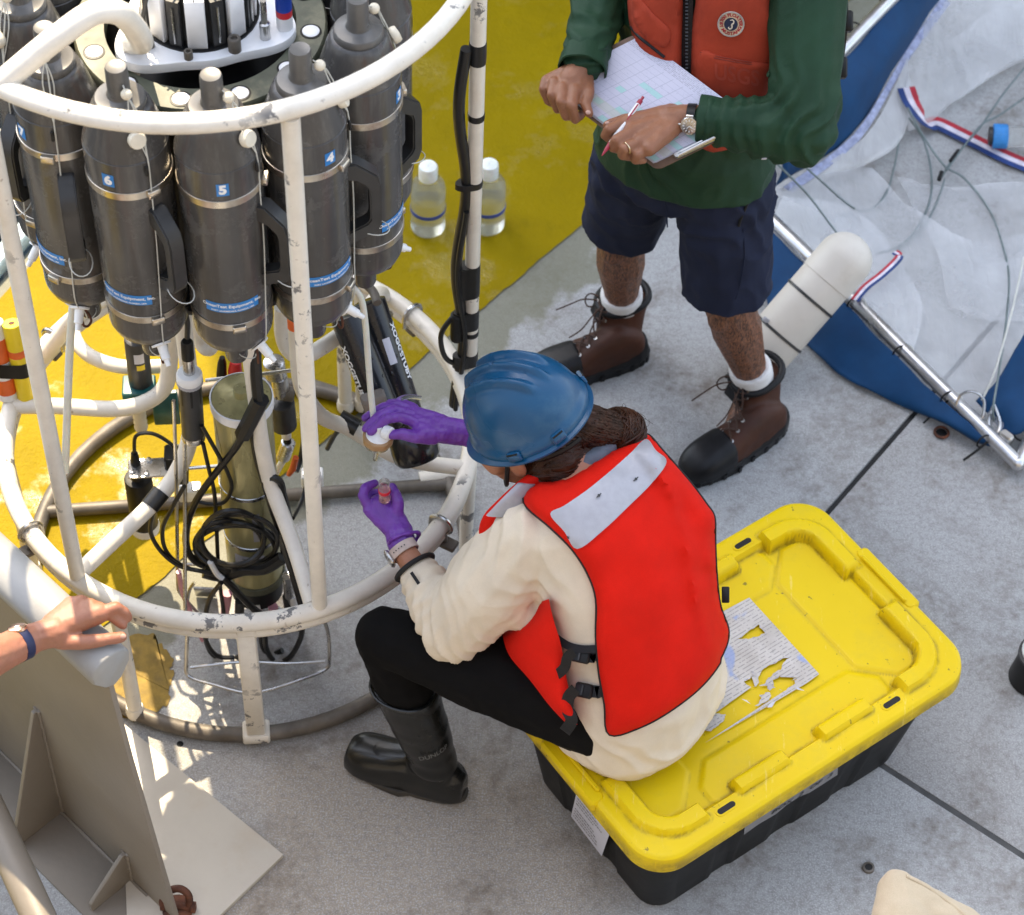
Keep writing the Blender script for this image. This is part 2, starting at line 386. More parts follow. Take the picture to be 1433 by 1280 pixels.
def tote_lid():
    mt, t, n, l, b = node_mat('yellow_lid_plastic'); vec = coords(n, l)
    c = mixc(n, l, ramp(n, l, nz(n, l, vec, 3, 5), .3, .7), (.68, .48, .002), (.74, .53, .003))
    c = mixc(n, l, mth(n, l, 'MULTIPLY', ramp(n, l, nz(n, l, vec, 6, 9, .75), .5, .72), .30), c, (.42, .34, .05))
    c = mixc(n, l, mth(n, l, 'MULTIPLY', ramp(n, l, nz(n, l, vec, 55, 4, .6), .68, .72), .75), c, (.12, .10, .03))
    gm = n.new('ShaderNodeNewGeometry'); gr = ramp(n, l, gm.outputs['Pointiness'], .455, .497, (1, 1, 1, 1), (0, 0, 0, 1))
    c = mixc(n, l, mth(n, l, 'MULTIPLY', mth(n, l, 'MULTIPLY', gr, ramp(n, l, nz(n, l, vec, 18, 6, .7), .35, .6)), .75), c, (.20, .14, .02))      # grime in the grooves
    sc = ramp(n, l, nz(n, l, coords(n, l, (9, 1.2, 1), rot=(0, 0, .5)), 9, 5, .75), .63, .66); c = mixc(n, l, mth(n, l, 'MULTIPLY', sc, .35), c, (.82, .68, .22))   # pale scuffs
    l.new(c, b.inputs['Base Color']); l.new(mth(n, l, 'ADD', mth(n, l, 'MULTIPLY', nz(n, l, vec, 20), .3), .25), b.inputs['Roughness'])
    b.inputs['Specular IOR Level'].default_value = .22; bump(n, l, b, nz(n, l, vec, 180, 3), .1, .001); return mt
LID = tote_lid()
CLIP_BROWN = simple('brown_hardboard', (.16, .095, .06), .6, 0, .15, 60, .1)
BEIGE = cloth('beige_canvas', (.55, .45, .31), .06, 500, .2, .85, .2, (.52, .36, .24), .3)

def deck_mat():
    mt, t, n, l, b = node_mat('grey_nonskid_deck'); vec = coords(n, l, world=True)
    f = nz(n, l, vec, 3.0, 8, .65); g = nz(n, l, vec, 240, 2, .6); k = nz(n, l, vec, 70, 4, .7)
    c = mixc(n, l, ramp(n, l, f, .3, .7), (.315, .315, .305), (.385, .39, .39))
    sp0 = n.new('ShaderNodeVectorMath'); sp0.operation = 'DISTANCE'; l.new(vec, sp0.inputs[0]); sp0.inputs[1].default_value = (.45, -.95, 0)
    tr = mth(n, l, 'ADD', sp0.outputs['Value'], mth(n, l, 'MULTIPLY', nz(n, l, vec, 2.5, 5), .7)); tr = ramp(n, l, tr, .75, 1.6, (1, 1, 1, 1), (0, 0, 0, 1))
    c = mixc(n, l, mth(n, l, 'MULTIPLY', tr, .85), c, (.36, .295, .22))      # warm bounce light painted into the deck colour round the rosette
    c = mixc(n, l, mth(n, l, 'MULTIPLY', ramp(n, l, k, .42, .68), .6), c, (.19, .18, .168))
    c = mixc(n, l, mth(n, l, 'MULTIPLY', ramp(n, l, g, .48, .66), .75), c, (.50, .50, .49))
    st = mth(n, l, 'MULTIPLY', ramp(n, l, nz(n, l, vec, 2.3, 9, .72, .4), .48, .62), ramp(n, l, nz(n, l, vec, 30, 5, .7), .36, .60))
    c = mixc(n, l, mth(n, l, 'MULTIPLY', st, .68), c, (.105, .075, .048))
    # darker soaked band along the edge of the yellow paint
    sp = n.new('ShaderNodeSeparateXYZ'); l.new(vec, sp.inputs[0])
    d = mth(n, l, 'SUBTRACT', mth(n, l, 'MULTIPLY', sp.outputs[0], .781), mth(n, l, 'MULTIPLY', sp.outputs[1], .625))  # distance from the paint edge
    d = mth(n, l, 'ADD', d, .1125)
    dn = mth(n, l, 'ADD', d, mth(n, l, 'MULTIPLY', mth(n, l, 'SUBTRACT', nz(n, l, vec, 9, 5, .6), .5), .28))
    band = ramp(n, l, dn, .12, .16, (1, 1, 1, 1), (0, 0, 0, 1))
    c = mixc(n, l, mth(n, l, 'MULTIPLY', band, .75), c, (.15, .145, .085))
    l.new(c, b.inputs['Base Color'])
    l.new(ramp(n, l, nz(n, l, vec, 6, 5), .3, .7, (.55, .55, .55, 1), (.85, .85, .85, 1)), b.inputs['Roughness'])
    h = mth(n, l, 'ADD', g, mth(n, l, 'MULTIPLY', k, .8)); bump(n, l, b, h, .6, .003)
    return mt
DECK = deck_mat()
def yellow_mat():
    mt, t, n, l, b = node_mat('worn_yellow_deck_paint'); vec = coords(n, l, world=True)
    f = nz(n, l, vec, 4, 7, .65); g = nz(n, l, vec, 150, 3, .6)
    c = mixc(n, l, ramp(n, l, f, .3, .7), (.225, .160, .0), (.275, .196, .0))
    c = mixc(n, l, mth(n, l, 'MULTIPLY', ramp(n, l, nz(n, l, vec, 11, 6, .7), .55, .75), .4), c, (.16, .115, .002))
    c = mixc(n, l, ramp(n, l, nz(n, l, vec, 16, 3, .5), .735, .75), c, (.02, .02, .02))
    l.new(c, b.inputs['Base Color'])
    l.new(ramp(n, l, nz(n, l, vec, 5, 5), .35, .65, (.28, .28, .28, 1), (.62, .62, .62, 1)), b.inputs['Roughness'])
    wet = ramp(n, l, nz(n, l, vec, 3.2, 6, .65), .54, .60); l.new(mth(n, l, 'ADD', mth(n, l, 'MULTIPLY', wet, .45), .08), b.inputs['Specular IOR Level']); l.new(mth(n, l, 'SUBTRACT', .55, mth(n, l, 'MULTIPLY', wet, .33)), b.inputs['Roughness']); h = mth(n, l, 'ADD', g, mth(n, l, 'MULTIPLY', nz(n, l, vec, 45, 4), 1.5)); bump(n, l, b, h, .55, .004)
    return mt
YELLOW = yellow_mat()
def net_mat(name, alpha, col=(.72, .73, .74)):
    mt, t, n, l, b = node_mat(name); vec = coords(n, l)
    b.inputs['Base Color'].default_value = (*col, 1); b.inputs['Roughness'].default_value = .8; b.inputs['Sheen Weight'].default_value = .3
    a = mth(n, l, 'ADD', mth(n, l, 'MULTIPLY', mth(n, l, 'SUBTRACT', nz(n, l, vec, 5, 5), .5), .5), alpha, True); l.new(a, b.inputs['Alpha'])
    fold = nz(n, l, coords(n, l, (5, 1.2, 3), rot=(0, 0, .7)), 3, 5, .6, .8); bump(n, l, b, fold, .8, .03); return mt
NET = net_mat('sheer_white_mesh', .34)
NET2 = net_mat('doubled_white_mesh', .50)
def sea_mat():
    mt, t, n, l, b = node_mat('dark_sea_water'); vec = coords(n, l, world=True)
    b.inputs['Base Color'].default_value = (.002, .007, .013, 1); b.inputs['Roughness'].default_value = .25; b.inputs['Specular IOR Level'].default_value = .015
    h = mth(n, l, 'ADD', nz(n, l, vec, 1.1, 6, .6, .6), mth(n, l, 'MULTIPLY', nz(n, l, vec, 6, 4), .2)); bump(n, l, b, h, .8, .25); return mt
SEA = sea_mat()
# ------------------------------------------------------------------ setting
J = V((1.107, -.22, 0)); DA = V((.582, .813, 0)); DB = V((.813, -.582, 0)); GAP = .007
def slab(name, pts, z0, z1, mat):
    return obj(name, M().prism([V((p[0], p[1], z0)) for p in pts], z1 - z0), mat, kind='structure', bevel=0.004)
nA = DB; nB = -DA                                  # inwards of the corner plate
c0 = J + nA * GAP + (-nB) * GAP
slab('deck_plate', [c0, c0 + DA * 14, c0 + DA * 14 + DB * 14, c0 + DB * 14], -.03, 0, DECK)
a0 = J - nA * GAP + nB * GAP * 0
edge0 = V((-.725, .923, 0)); ed = V((.072, .148, 0)).normalized()
e_far = edge0 + ed * 5; e_near = edge0 - ed * 9
# the larger plate: everything left of the first seam and below the second
p1 = J - nA * GAP + DA * 14; p2 = J + DB * 14 + DA * (-GAP); p3 = p2 + V((-3, -8, 0))
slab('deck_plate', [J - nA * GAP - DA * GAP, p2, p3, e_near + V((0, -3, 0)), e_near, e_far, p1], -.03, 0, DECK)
obj('deck_bed', M().box((1, .5, -.045), (16, 16, .02)), simple('dark_seam_mastic', (.03, .03, .03), .7), kind='structure') if False else None
obj('deck_seam', M().box(J + DA * 7 + V((0, 0, -.02)), (14.0, .06, .02), DA, -DB), simple('dark_seam_mastic', (.012, .012, .012), .7), kind='structure')
obj('deck_seam', M().box(J + DB * 7 + V((0, 0, -.012)), (14.0, .06, .02), DB, DA), simple('grey_seam_mastic', (.06, .06, .058), .7), kind='structure')
# yellow painted area
L0 = V((-.256, -.14, 0)); LD = V((.625, .781, 0)); LN = V((.781, -.625, 0))
rnd = random.Random(3)
edgeP = []
for i in range(240):
    t = -.12 + i * .02
    edgeP.append(L0 + LD * t + LN * (noise.noise(V((t * 9, 1, 0))) * .008 + noise.noise(V((t * 60, 2, 0))) * .004))
low = [L0 + LD * -.12 + V((-.02, -.05, 0)), V((-.27, -.30, 0)), V((-.31, -.45, 0)), V((-.36, -.62, 0)), V((-.5, -.9, 0)), e_near + V((.1, 0, 0)) * 1]
yel = edgeP + [e_far + V((.04, 0, 0)), e_near + V((.04, 0, 0))] + list(reversed(low[:-1]))
mm = M(); mm.add([V((p.x, p.y, .004)) for p in yel], [tuple(range(len(yel)))])
obj('yellow_deck_paint', mm, YELLOW, kind='structure')
# worn patch of old yellow by the rail
pts = []
for i in range(200):
    a = 2 * PI * i / 200
    q = V((-.235, -.37, 0)) + V((.085 * math.cos(a), .12 * math.sin(a), 0))
    pts.append(q + V((noise.noise(q * 20), noise.noise(q * 20 + V((5, 0, 0))), 0)) * .028 + V((noise.noise(q * 90), noise.noise(q * 90 + V((5, 0, 0))), 0)) * .010)
mm = M(); mm.add([V((p.x, p.y, .0025)) for p in pts], [tuple(range(200))])
obj('worn_paint_patch', mm, simple('dirty_old_yellow_paint', (.23, .15, .022), .75, 0, .3, 30, .5, 120, (.15, .115, .06), .6, 9, bdist=.003), kind='structure')
mm = M().box(edge0 - ed * 2 + V((-.03, .015, .02)), (14, .05, .05), ed, V((-ed.y, ed.x, 0)), None, .008)
obj('deck_edge_coaming', mm, simple('pale_blue_paint', (.45, .58, .62), .5), kind='structure')
obj('sea', M().box((0, 0, -2.6), (3000, 3000, .2)), SEA, kind='structure')

# deck fittings
def socket(u, v, r, label):
    c = px(u, v, 0); t = thing('deck_socket', label, 'deck fitting', loc=c)
    obj('rim', M().lathe([(r * .62, .0055), (r * .66, .008), (r, .007), (r * 1.05, .0005)], (0, 0, 0), n=24, caps=False), GALV, t)
    obj('bore', M().lathe([(.0005, .0012), (r * .63, .0012), (r * .64, .006)], (0, 0, 0), n=20), BLACK, t)
socket(1215, 1215, .0135, 'small steel threaded deck socket near the beige cloth at the bottom')
c = px(1317, 607, 0); t = thing('deck_ring', 'rusty brass lashing ring on the deck beside the blue canvas edge', 'deck fitting', loc=c)
obj('ring', M().tube([V((.018 * math.cos(a), .018 * math.sin(a), .007)) for a in [2 * PI * i / 20 for i in range(20)]], .0035, 8, True), RUST, t)
obj('bore', M().lathe([(.0005, .0015), (.014, .0015), (.0145, .004)], n=18), BLACK, t)
for u, v, lab in ((1018, 527, 'small dark drain hole in the deck between the brown boots'), (252, 1041, 'tiny dark hole in the deck in front of the round base ring')):
    c = px(u, v, 0); o = obj('deck_hole', M().lathe([(.0008, .001), (.006, .001), (.008, .0006)], (0, 0, 0), n=16), BLACK); o.location = c; tag(o, lab, 'deck fitting')

# ------------------------------------------------------------------ bulwark at lower left
CE = px(150, 935, .92); WD = (px(150, 935, .92) - px(0, 795, .92)).normalized(); WN = V((WD.y, -WD.x, 0))   # WN points to the near side
if WN.y > 0: WN = -WN
t = thing('bulwark', 'grey painted steel bulwark with a rounded cap rail and gusset plates', 'bulwark', loc=V((CE.x, CE.y, 0)))
def L(p): return V(p) - V((CE.x, CE.y, 0))
W0 = V((CE.x, CE.y, 0))
wall = [W0 + V((0, 0, .90)), W0 + WD * .025 + V((0, 0, .62)), W0 + WD * .095 + V((0, 0, .012)), W0 - WD * 2.5 + V((0, 0, .012)), W0 - WD * 2.5 + V((0, 0, .90))]
obj('wall_plate', M().prism([L(p) - WN * .006 for p in wall], .012, WN), GREY_PAINT, t, bevel=.002)
prof = []
for i in range(18):                                                    # rounded cap section (n, z)
    a = PI * i / 17; prof.append((.046 * math.cos(a), .012 + .036 * math.sin(a)))
prof += [(-.044, -.006), (-.02, -.042), (0, -.052), (.02, -.042), (.044, -.006)]
rings = []
for s_, k in ((-2.5, 1), (-1.2, 1), (-.6, 1), (-.2, 1), (.012, 1), (.016, .93)):
    rings.append([L(W0 + WD * s_ + WN * (a * k) + V((0, 0, .93 + b * k))) for a, b in prof])
obj('cap_rail', M().loft(rings), CAP_PAINT, t, 50)
def gusset(s_, h, wd, zb):
    a = W0 + WD * s_ + WN * .0065
    mm = M().prism([L(q) - WD * .005 for q in (a + V((0, 0, zb)), a + V((0, 0, h)), a + WN * .012 + V((0, 0, h)), a + WN * wd + V((0, 0, zb + .03)), a + WN * wd + V((0, 0, zb)))], .010, WD)
    obj('gusset', mm, GREY_PAINT, t, bevel=.0015)
def weld(P, r=.0045):
    Q = smooth_path(P, 14); obj('weld_bead', M().tube([q + V((noise.noise(q * 160), noise.noise(q * 160 + V((3, 0, 0))), 0)) * .0016 for q in Q], [r * (1 + .35 * math.sin(i * 1.9) * .6 + .25 * noise.noise(q * 90)) for i, q in enumerate(Q)], 7), GREY_PAINT, t)
for s_, h in ((-.30, .44), (-.06, .13)):
    a = W0 + WD * s_ + WN * .0065
    for k in (-.0065, .0065): weld([L(a + WD * k + V((0, 0, .02))), L(a + WD * k + V((0, 0, h * .5))), L(a + WD * k + V((0, 0, h)))])
weld([L(W0 - WD * 1.6 + WN * .008 + V((0, 0, .014))), L(W0 - WD * .8 + WN * .008 + V((0, 0, .014))), L(W0 + WN * .008 + V((0, 0, .014)))])
gusset(-.30, .44, .13, .012); gusset(-.06, .13, .11, .012); gusset(-.62, .50, .13, .012)
obj('foot_plate', M().box(L(W0 - WD * .9 + WN * .07 + V((0, 0, .006))), (2.0, .13, .010), WD, WN), GREY_PAINT, t, bevel=.001)
bar = [px(-40, 1080, .34), px(0, 1165, .33), px(62, 1300, .32)]
tag(obj('support_tube', M().tube(smooth_path(bar, 4), .035, 20), GREY_PAINT), 'grey rounded steel tube at the lower left corner of the frame', 'pipe')
tri = [px(168, 1012, .0), px(397, 1200, .0), px(280, 1312, 0), px(180, 1330, 0)]
tag(obj('corner_plate', M().prism([q + V((0, 0, .001)) for q in tri], .014), PALE_PAINT, bevel=.0015), 'pale triangular steel plate lying flat at the foot of the bulwark', 'plate')
# rusty pad eye
c = px(248, 1268, .03); t = thing('shackle', 'rusty red brown shackle fixed to the pale triangular plate', 'shackle', loc=V((c.x, c.y, .015)))
obj('bow', M().tube(smooth_path([V((-.028, 0, .012)), V((-.03, .0, .035)), V((-.016, 0.012, .06)), V((.008, .016, .066)), V((.026, .01, .05)), V((.026, 0, .012))], 6), .0085, 10), RUST, t)
obj('pin', M().lathe([(.004, -.038), (.011, -.036), (.011, -.026), (.0085, -.025), (.0085, .03), (.013, .031), (.013, .04), (.004, .042)], (0, 0, .014), (1, 0, 0), 12), RUST, t)
obj('base', M().lathe([(.034, 0), (.034, .006), (.022, .012), (.01, .013)], n=16), RUST, t)
# unseen wall added beyond the frame: it shades the right side of the deck
wallc = V((0, 0, 0)) + V((math.cos(SUN_AZ), math.sin(SUN_AZ), 0)) * 5.2
sx = V((math.sin(SUN_AZ), -math.cos(SUN_AZ), 0))
def shade(a, b, z0, z1):
    return M().box(wallc + sx * ((a + b) / 2) + V((0, 0, (z0 + z1) / 2)), (b - a, .5, z1 - z0), sx, V((-sx.y, sx.x, 0)))
mm = shade(.03, 9, -.03, 8.45)
for q in (shade(.03, 9, 8.68, 10.6), shade(.03, .35, 8.45, 8.68), shade(1.15, 9, 8.45, 8.68)): mm.add(q.v, q.f)      # slot shaped into the added wall to let a streak of sun through
o = obj('shade_wall', mm, GREY_PAINT); tag(o, 'unseen grey wall added beyond the top of the frame to shade the deck', 'shade_wall')
o = obj('shade_wall', M().box((1.0, -4.6, 2.05), (13, .5, 4.1)), GREY_PAINT); tag(o, 'unseen grey wall added behind the camera to block the low sky', 'shade_wall')  # unseen wall added behind the camera, darkens surfaces facing it
# ------------------------------------------------------------------ sampling rosette
RZ = thing('sampling_rosette', 'white tubular round frame with chipped paint carrying grey bottles', 'rosette frame')
RR = .53; ZT = 1.962; ZL = .485
obj('top_ring', M().tube(arc((0, 0, ZT), RR, 0, 2 * PI * 95 / 96, 95), .0185, 16, True), WHITE, RZ)
lr = obj('lower_ring', M().tube(arc((0, 0, ZL), RR, 0, 2 * PI * 95 / 96, 95), .0205, 16, True), WHITE, RZ)
obj('ring_band', M().tube(arc((0, 0, ZL - .034), RR - .001, 0, 2 * PI * 95 / 96, 95), .0155, 12, True), WHITE, RZ)
obj('base_ring', M().tube(arc((0, 0, .022), .5255, 0, 2 * PI * 95 / 96, 95), .0185, 14, True), GALV, RZ)
def ang(p): return math.atan2(p.y, p.x)
def onring(a, z, r=RR): return V((r * math.cos(a), r * math.sin(a), z))
postA = [ang(px(108, 812, ZL)), ang(px(447, 850, ZL)), ang(px(655, 520, ZL)) , math.radians(140)]
for i, a in enumerate(postA[:2]):
    obj('post', M().tube([onring(a, ZL + .018), onring(a, 1.0), onring(a, 1.5), onring(a, ZT - .016)], .0168, 16), WHITE, RZ)
# the tall post at the right, rising past the top ring
ar = postA[2]
b0 = onring(ar, ZL + .018, RR + .027)
obj('post', M().tube([b0, b0 + V((0, 0, .7)), b0 + V((0, 0, 1.4)), b0 + V((0, 0, 1.75))], .0165, 16), WHITE, RZ)
TALL = b0
for z0, z1 in ((1.748, 1.715), (1.455, 1.435), (1.165, 1.12), (1.105, 1.085), (1.06, 1.035), (.985, .965), (.84, .80)):
    pass
obj('post', M().tube([onring(postA[3], ZL), onring(postA[3], ZT)], .0168, 12), WHITE, RZ)
# feet between lower ring and base ring
def foot(u, v, kind='round', zb=.02, rr=.5255):
    a = ang(px(u, v, .02)); p = onring(a, zb, rr)
    if kind == 'square':
        rd = V((math.cos(a), math.sin(a), 0)); tg = V((-rd.y, rd.x, 0))
        obj('foot', M().box(p + V((0, 0, .235)), (.042, .036, .43), tg, rd, None, .003), WHITE, RZ)
        obj('foot_saddle', M().box(p + V((0, 0, .012)), (.062, .05, .03), tg, rd, None, .004), WHITE, RZ)
    else:
        obj('foot', M().tube([p + V((0, 0, .02)), p + V((0, 0, .2)), onring(a, ZL - .03)], [.0175, .0165, .0165], 14), WHITE, RZ)
        obj('foot_saddle', M().lathe([(.021, -.004), (.023, .01), (.019, .03)], p + V((0, 0, 0)), n=14), WHITE, RZ)
foot(359, 1020, 'square'); foot(195, 990); foot(652, 800); foot(45, 800); foot(490, 560, rr=.50)
foot(560, 500)
# crossbars of the base
def bar_(p, q, r, name='crossbar', mat=GALV):
    obj(name, M().tube([p, p.lerp(q, .5), q], r, 12), mat, RZ)
bar_(px(64, 716, .022), px(640, 676, .022), .0165); bar_(px(425, 535, .022), px(540, 572, .022), .0165)
bar_(px(510, 520, .022), px(655, 700, .022), .0165)
def sock(u, v, du, dv):
    p = px(u, v, .022); q = px(u + du, v + dv, .03); obj('foot_sleeve', M().tube([p, p.lerp(q, .6), q], [.022, .0205, .019], 14), WHITE, RZ)
sock(588, 672, 55, -12)
# bent inner tubes
def bent(pts, r=.0175, k=6, mat=WHITE_CLEAN, name='inner_tube'):
    return obj(name, M().tube(smooth_path(pts, k), r, 14), mat, RZ)
IZ = .52
bent([px(15, 568, ZL), px(80, 568, .50), px(160, 572, .52), px(205, 562, .54), px(232, 538, .58), px(238, 490, .68), px(238, 450, .78), px(240, 400, .9), px(243, 300, 1.2)], .019)
bent([px(112, 800, ZL), px(160, 755, .50), px(210, 708, .52), px(243, 668, .55), px(264, 620, .62), px(268, 560, .72), px(262, 500, .84), px(256, 450, .95), px(254, 380, 1.1)], .019)
bent([px(100, 455, ZL), px(108, 480, .5), px(130, 500, .5), px(172, 513, .5), px(230, 512, .52)], .017)
bent([px(395, 430, .92), px(396, 470, .84), px(407, 492, .80), px(425, 498, .79), px(450, 486, .79), px(500, 450, .78), px(530, 412, .70), px(536, 415, ZL)], .018)
bent([px(268, 400, 1.0), px(272, 440, .9), px(280, 475, .82), px(290, 488, .8), px(298, 478, .8), px(300, 430, .9)], .0165)
bent([px(415, 440, .98), px(417, 500, .86), px(424, 545, .74), px(450, 582, .6), px(490, 600, .53), px(560, 640, .5), px(652, 655, ZL)], .018)
obj('orange_band', M().tube([px(414, 436, .99), px(415, 457, .95)], .0192, 16), ORANGE, RZ)
for u0, v0, u1, v1, z in ((474, 586, 500, 600, .533),):
    obj('tape_wrap', M().tube([px(u0, v0, z + .01), px(u1, v1, z - .004)], .0235, 14), TAPE, RZ)
obj('tape_wrap', M().tube([px(226, 688, .535), px(209, 709, .52)], .0215, 14), TAPE, RZ)
bent([px(348, 480, 1.0), px(358, 560, .84), px(366, 620, .72), px(380, 680, .60), px(410, 760, .52), px(436, 845, ZL)], .0175)
bent([px(60, 500, ZL), px(95, 455, .60), px(120, 425, .72), px(130, 400, .8)], .0185)
# U-bolts on the lower ring
def ubolt(u, v, z=ZL):
    p = px(u, v, z); a = ang(p); p = onring(a, ZL); rd = V((math.cos(a), math.sin(a), 0)); tg = V((-rd.y, rd.x, 0)); P = []
    for i in range(13):
        q = -.35 * PI + 1.35 * PI * i / 12
        P.append(p + rd * (.0265 * math.cos(q)) + V((0, 0, .0265 * math.sin(q))))
    P = [P[0] + V((0, 0, -.04))] + P + [P[-1] + V((0, 0, -.03))]
    ub = obj('clamp', M().tube(P, .0052, 8), STEEL, RZ)
    obj('clamp_bracket', M().box(p + rd * .014 + V((0, 0, -.06)), (.05, .03, .012), rd, tg, None, .002), GALV, RZ)
    obj('clamp_nut', M().lathe([(.009, -.075), (.009, -.066)], p + rd * .024, n=6), GALV, RZ)
ubolt(47, 742); ubolt(620, 735); ubolt(576, 440); ubolt(108, 490)
# central carousel
ZC = 1.70
GR = obj('support_ring', M().loft([[V((r * math.cos(a), r * math.sin(a), z)) for a in [2 * PI * i / 64 for i in range(64)]] for r, z in ((.178, ZC - .012), (.18, ZC + .012), (.234, ZC + .012), (.238, ZC + .006), (.238, ZC - .012), (.178, ZC - .012))], caps=False), GREEN_ANO, RZ)
for i in range(12):
    a = math.radians(12 + 30 * i - 15); q = V((.209 * math.cos(a), .209 * math.sin(a), ZC + .0125))
    obj('ring_plug', M().lathe([(.0165, -.003), (.0165, .0015), (.0145, .0028), (.003, .003)], q, n=18), DELRIN, RZ)
    obj('plug_recess', M().lathe([(.0205, -.002), (.0205, .0008), (.0168, .001)], q, n=18), BLACK, RZ)
# lobed white plate
pl = []
ZP = 1.716
for i in range(120):
    a = 2 * PI * i / 120
    lobe = .5 + .5 * math.cos(3 * (a - math.radians(-133)))
    r = .135 + .052 * lobe ** 2.2
    pl.append(V((r * math.cos(a), r * math.sin(a), ZP)))
obj('carousel_plate', M().prism(pl, .022), DELRIN, RZ, bevel=.003)
obj('carousel_core', M().lathe([(.113, 0), (.113, .004), (.098, .005), (.096, .115), (.07, .117)], (0, 0, ZP + .022), n=32), BLACK, RZ)
NS = 16
for i in range(NS):
    a = 2 * PI * i / NS + .1; rd = V((math.cos(a), math.sin(a), 0)); tg = V((-rd.y, rd.x, 0))
    if i % 2 == 0:
        obj('release_block', M().box(rd * .101 + V((0, 0, ZP + .082)), (.036, .012, .112), tg, rd, None, .001), DELRIN, RZ)
    else:
        obj('release_latch', M().box(rd * .102 + V((0, 0, ZP + .08)), (.024, .009, .106), tg, rd), DGREY, RZ)
        obj('latch_pin', M().tube([rd * .108 + V((0, 0, ZP + .035)), rd * .1085 + V((0, 0, ZP + .075)), rd * .108 + V((0, 0, ZP + .12))], .0022, 6), STEEL, RZ)
    obj('latch_arm', M().tube([rd * .03 + V((0, 0, ZP + .145)), rd * .110 + V((0, 0, ZP + .143))], .002, 6), STEEL, RZ)
obj('trigger_lever', M().tube([V((-.075, -.075, ZP + .14)), V((-.09, -.10, ZP + .075))], .004, 6), DGREY, RZ)
obj('carousel_hub', M().lathe([(.034, 0), (.036, .004), (.036, .018), (.03, .02)], (0, 0, ZP + .138), n=24), simple('brushed_titanium', (.40, .38, .33), .35, 1.0), RZ)
for a_, r_, h_ in ((-128, .128, .02), (-92, .127, .018), (-52, .126, .03), (-165, .13, .02)):
    a = math.radians(a_); q = V((r_ * math.cos(a), r_ * math.sin(a), ZP + .022)); k = 1.45 if a_ == -52 else 1
    obj('cap_screw', M().lathe([(.0085 * k, 0), (.0085 * k, h_ - .002), (.0075 * k, h_), (.0045 * k, h_), (.004 * k, h_ - .006), (.0005, h_ - .006)], q, n=14), GALV, RZ)
q = V((.105, -.105, ZP + .022)) ; q = V((.118, -.075, ZP + .022))
obj('drain_spigot', M().lathe([(.010, 0), (.010, .035), (.006, .037), (.006, .09), (.0005, .09)], V((.13, -.062, ZP + .022)), n=14), STEEL, RZ)
for z0, z1, mt in ((0, .03, DELRIN), (.03, .045, RED_PL), (.045, .085, BLUE_PL)):
    obj('marker_post', M().lathe([(.0155, z0), (.0155, z1)], V((.163, -.03, ZP + .022)), n=18), mt, RZ)
# lifting arch from the top ring to the plate
a = math.radians(-133); pe = V((.155 * math.cos(a), .155 * math.sin(a), ZP + .022))
st = onring(ang(px(0, 118, ZT)), ZT)
bent([st, px(40, 84, 2.0), px(85, 48, 2.04), px(130, 18, 2.06), px(165, 17, 2.04), px(186, 36, 1.97), px(198, 58, 1.88), pe + V((.0, .0, .02)), pe], .0215, 8, WHITE_CLEAN, 'lifting_arch')
obj('inner_drum', M().lathe([(.15, 1.15), (.165, 1.2), (.165, 1.60), (.10, 1.64)], n=32), BLACK, RZ)
obj('drum_plate', M().lathe([(.02, 1.148), (.24, 1.148), (.24, 1.16), (.02, 1.16)], n=32), BLACK, RZ)
# cable strapped to the tall post
def tp(z): return V((TALL.x, TALL.y, z))
cab = []
side = V((-.9, -.35, 0)).normalized()
for i in range(50):
    z = 1.95 - i * .035
    off = .021 + .010 * math.sin(i * .45) * (1 if z < 1.7 else 0) + (.007 if z < 1.5 else 0)
    if z < .36: break
    cab.append(tp(z) + side * off + V((0, 0, 0)))
cb = obj('strapped_cable', M().tube(smooth_path(cab[13:], 3), .0125, 10), BLACK_CABLE, RZ)
cab2 = [p + V((.004, -.014, 0)) for p in cab[26:]]
obj('strapped_cable', M().tube(smooth_path(cab2, 3), .006, 8), BLACK_CABLE, RZ)
for zc, h, k in ((1.48, .054, 1.06), (1.305, .016, 1.04), (1.11, .016, 1.5), (.805, .10, 1.55), (.675, .06, 1.5), (.625, .014, 1.15), (.535, .04, 1.5)):
    if k > 1.3:
        mm = M().loft([[tp(z) + V((math.cos(t), math.sin(t), 0)) * .0178 + side * max(0, V((math.cos(t), math.sin(t), 0)).dot(side)) * .026 for t in [2 * PI * j / 16 for j in range(16)]] for z in (zc - h / 2, zc, zc + h / 2)])
    else: mm = M().lathe([(.0178, -h / 2), (.0182, 0), (.0178, h / 2)], tp(zc), n=16)
    obj('tape_wrap', mm, TAPE, RZ)
obj('cable_connector', M().lathe([(.012, 0), (.0155, .004), (.0155, .085), (.011, .09)], tp(.61) + side * .034, n=14), BLACK, RZ)
q = tp(.95) + side * .03
obj('cable_loop', M().tube(smooth_path([tp(.70) + side * .02, tp(.69) + side * .045, tp(.64) + side * .072, tp(.565) + side * .064, tp(.53) + side * .04, tp(.55) + side * .022], 6), .0062, 10), BLACK_CABLE, RZ)

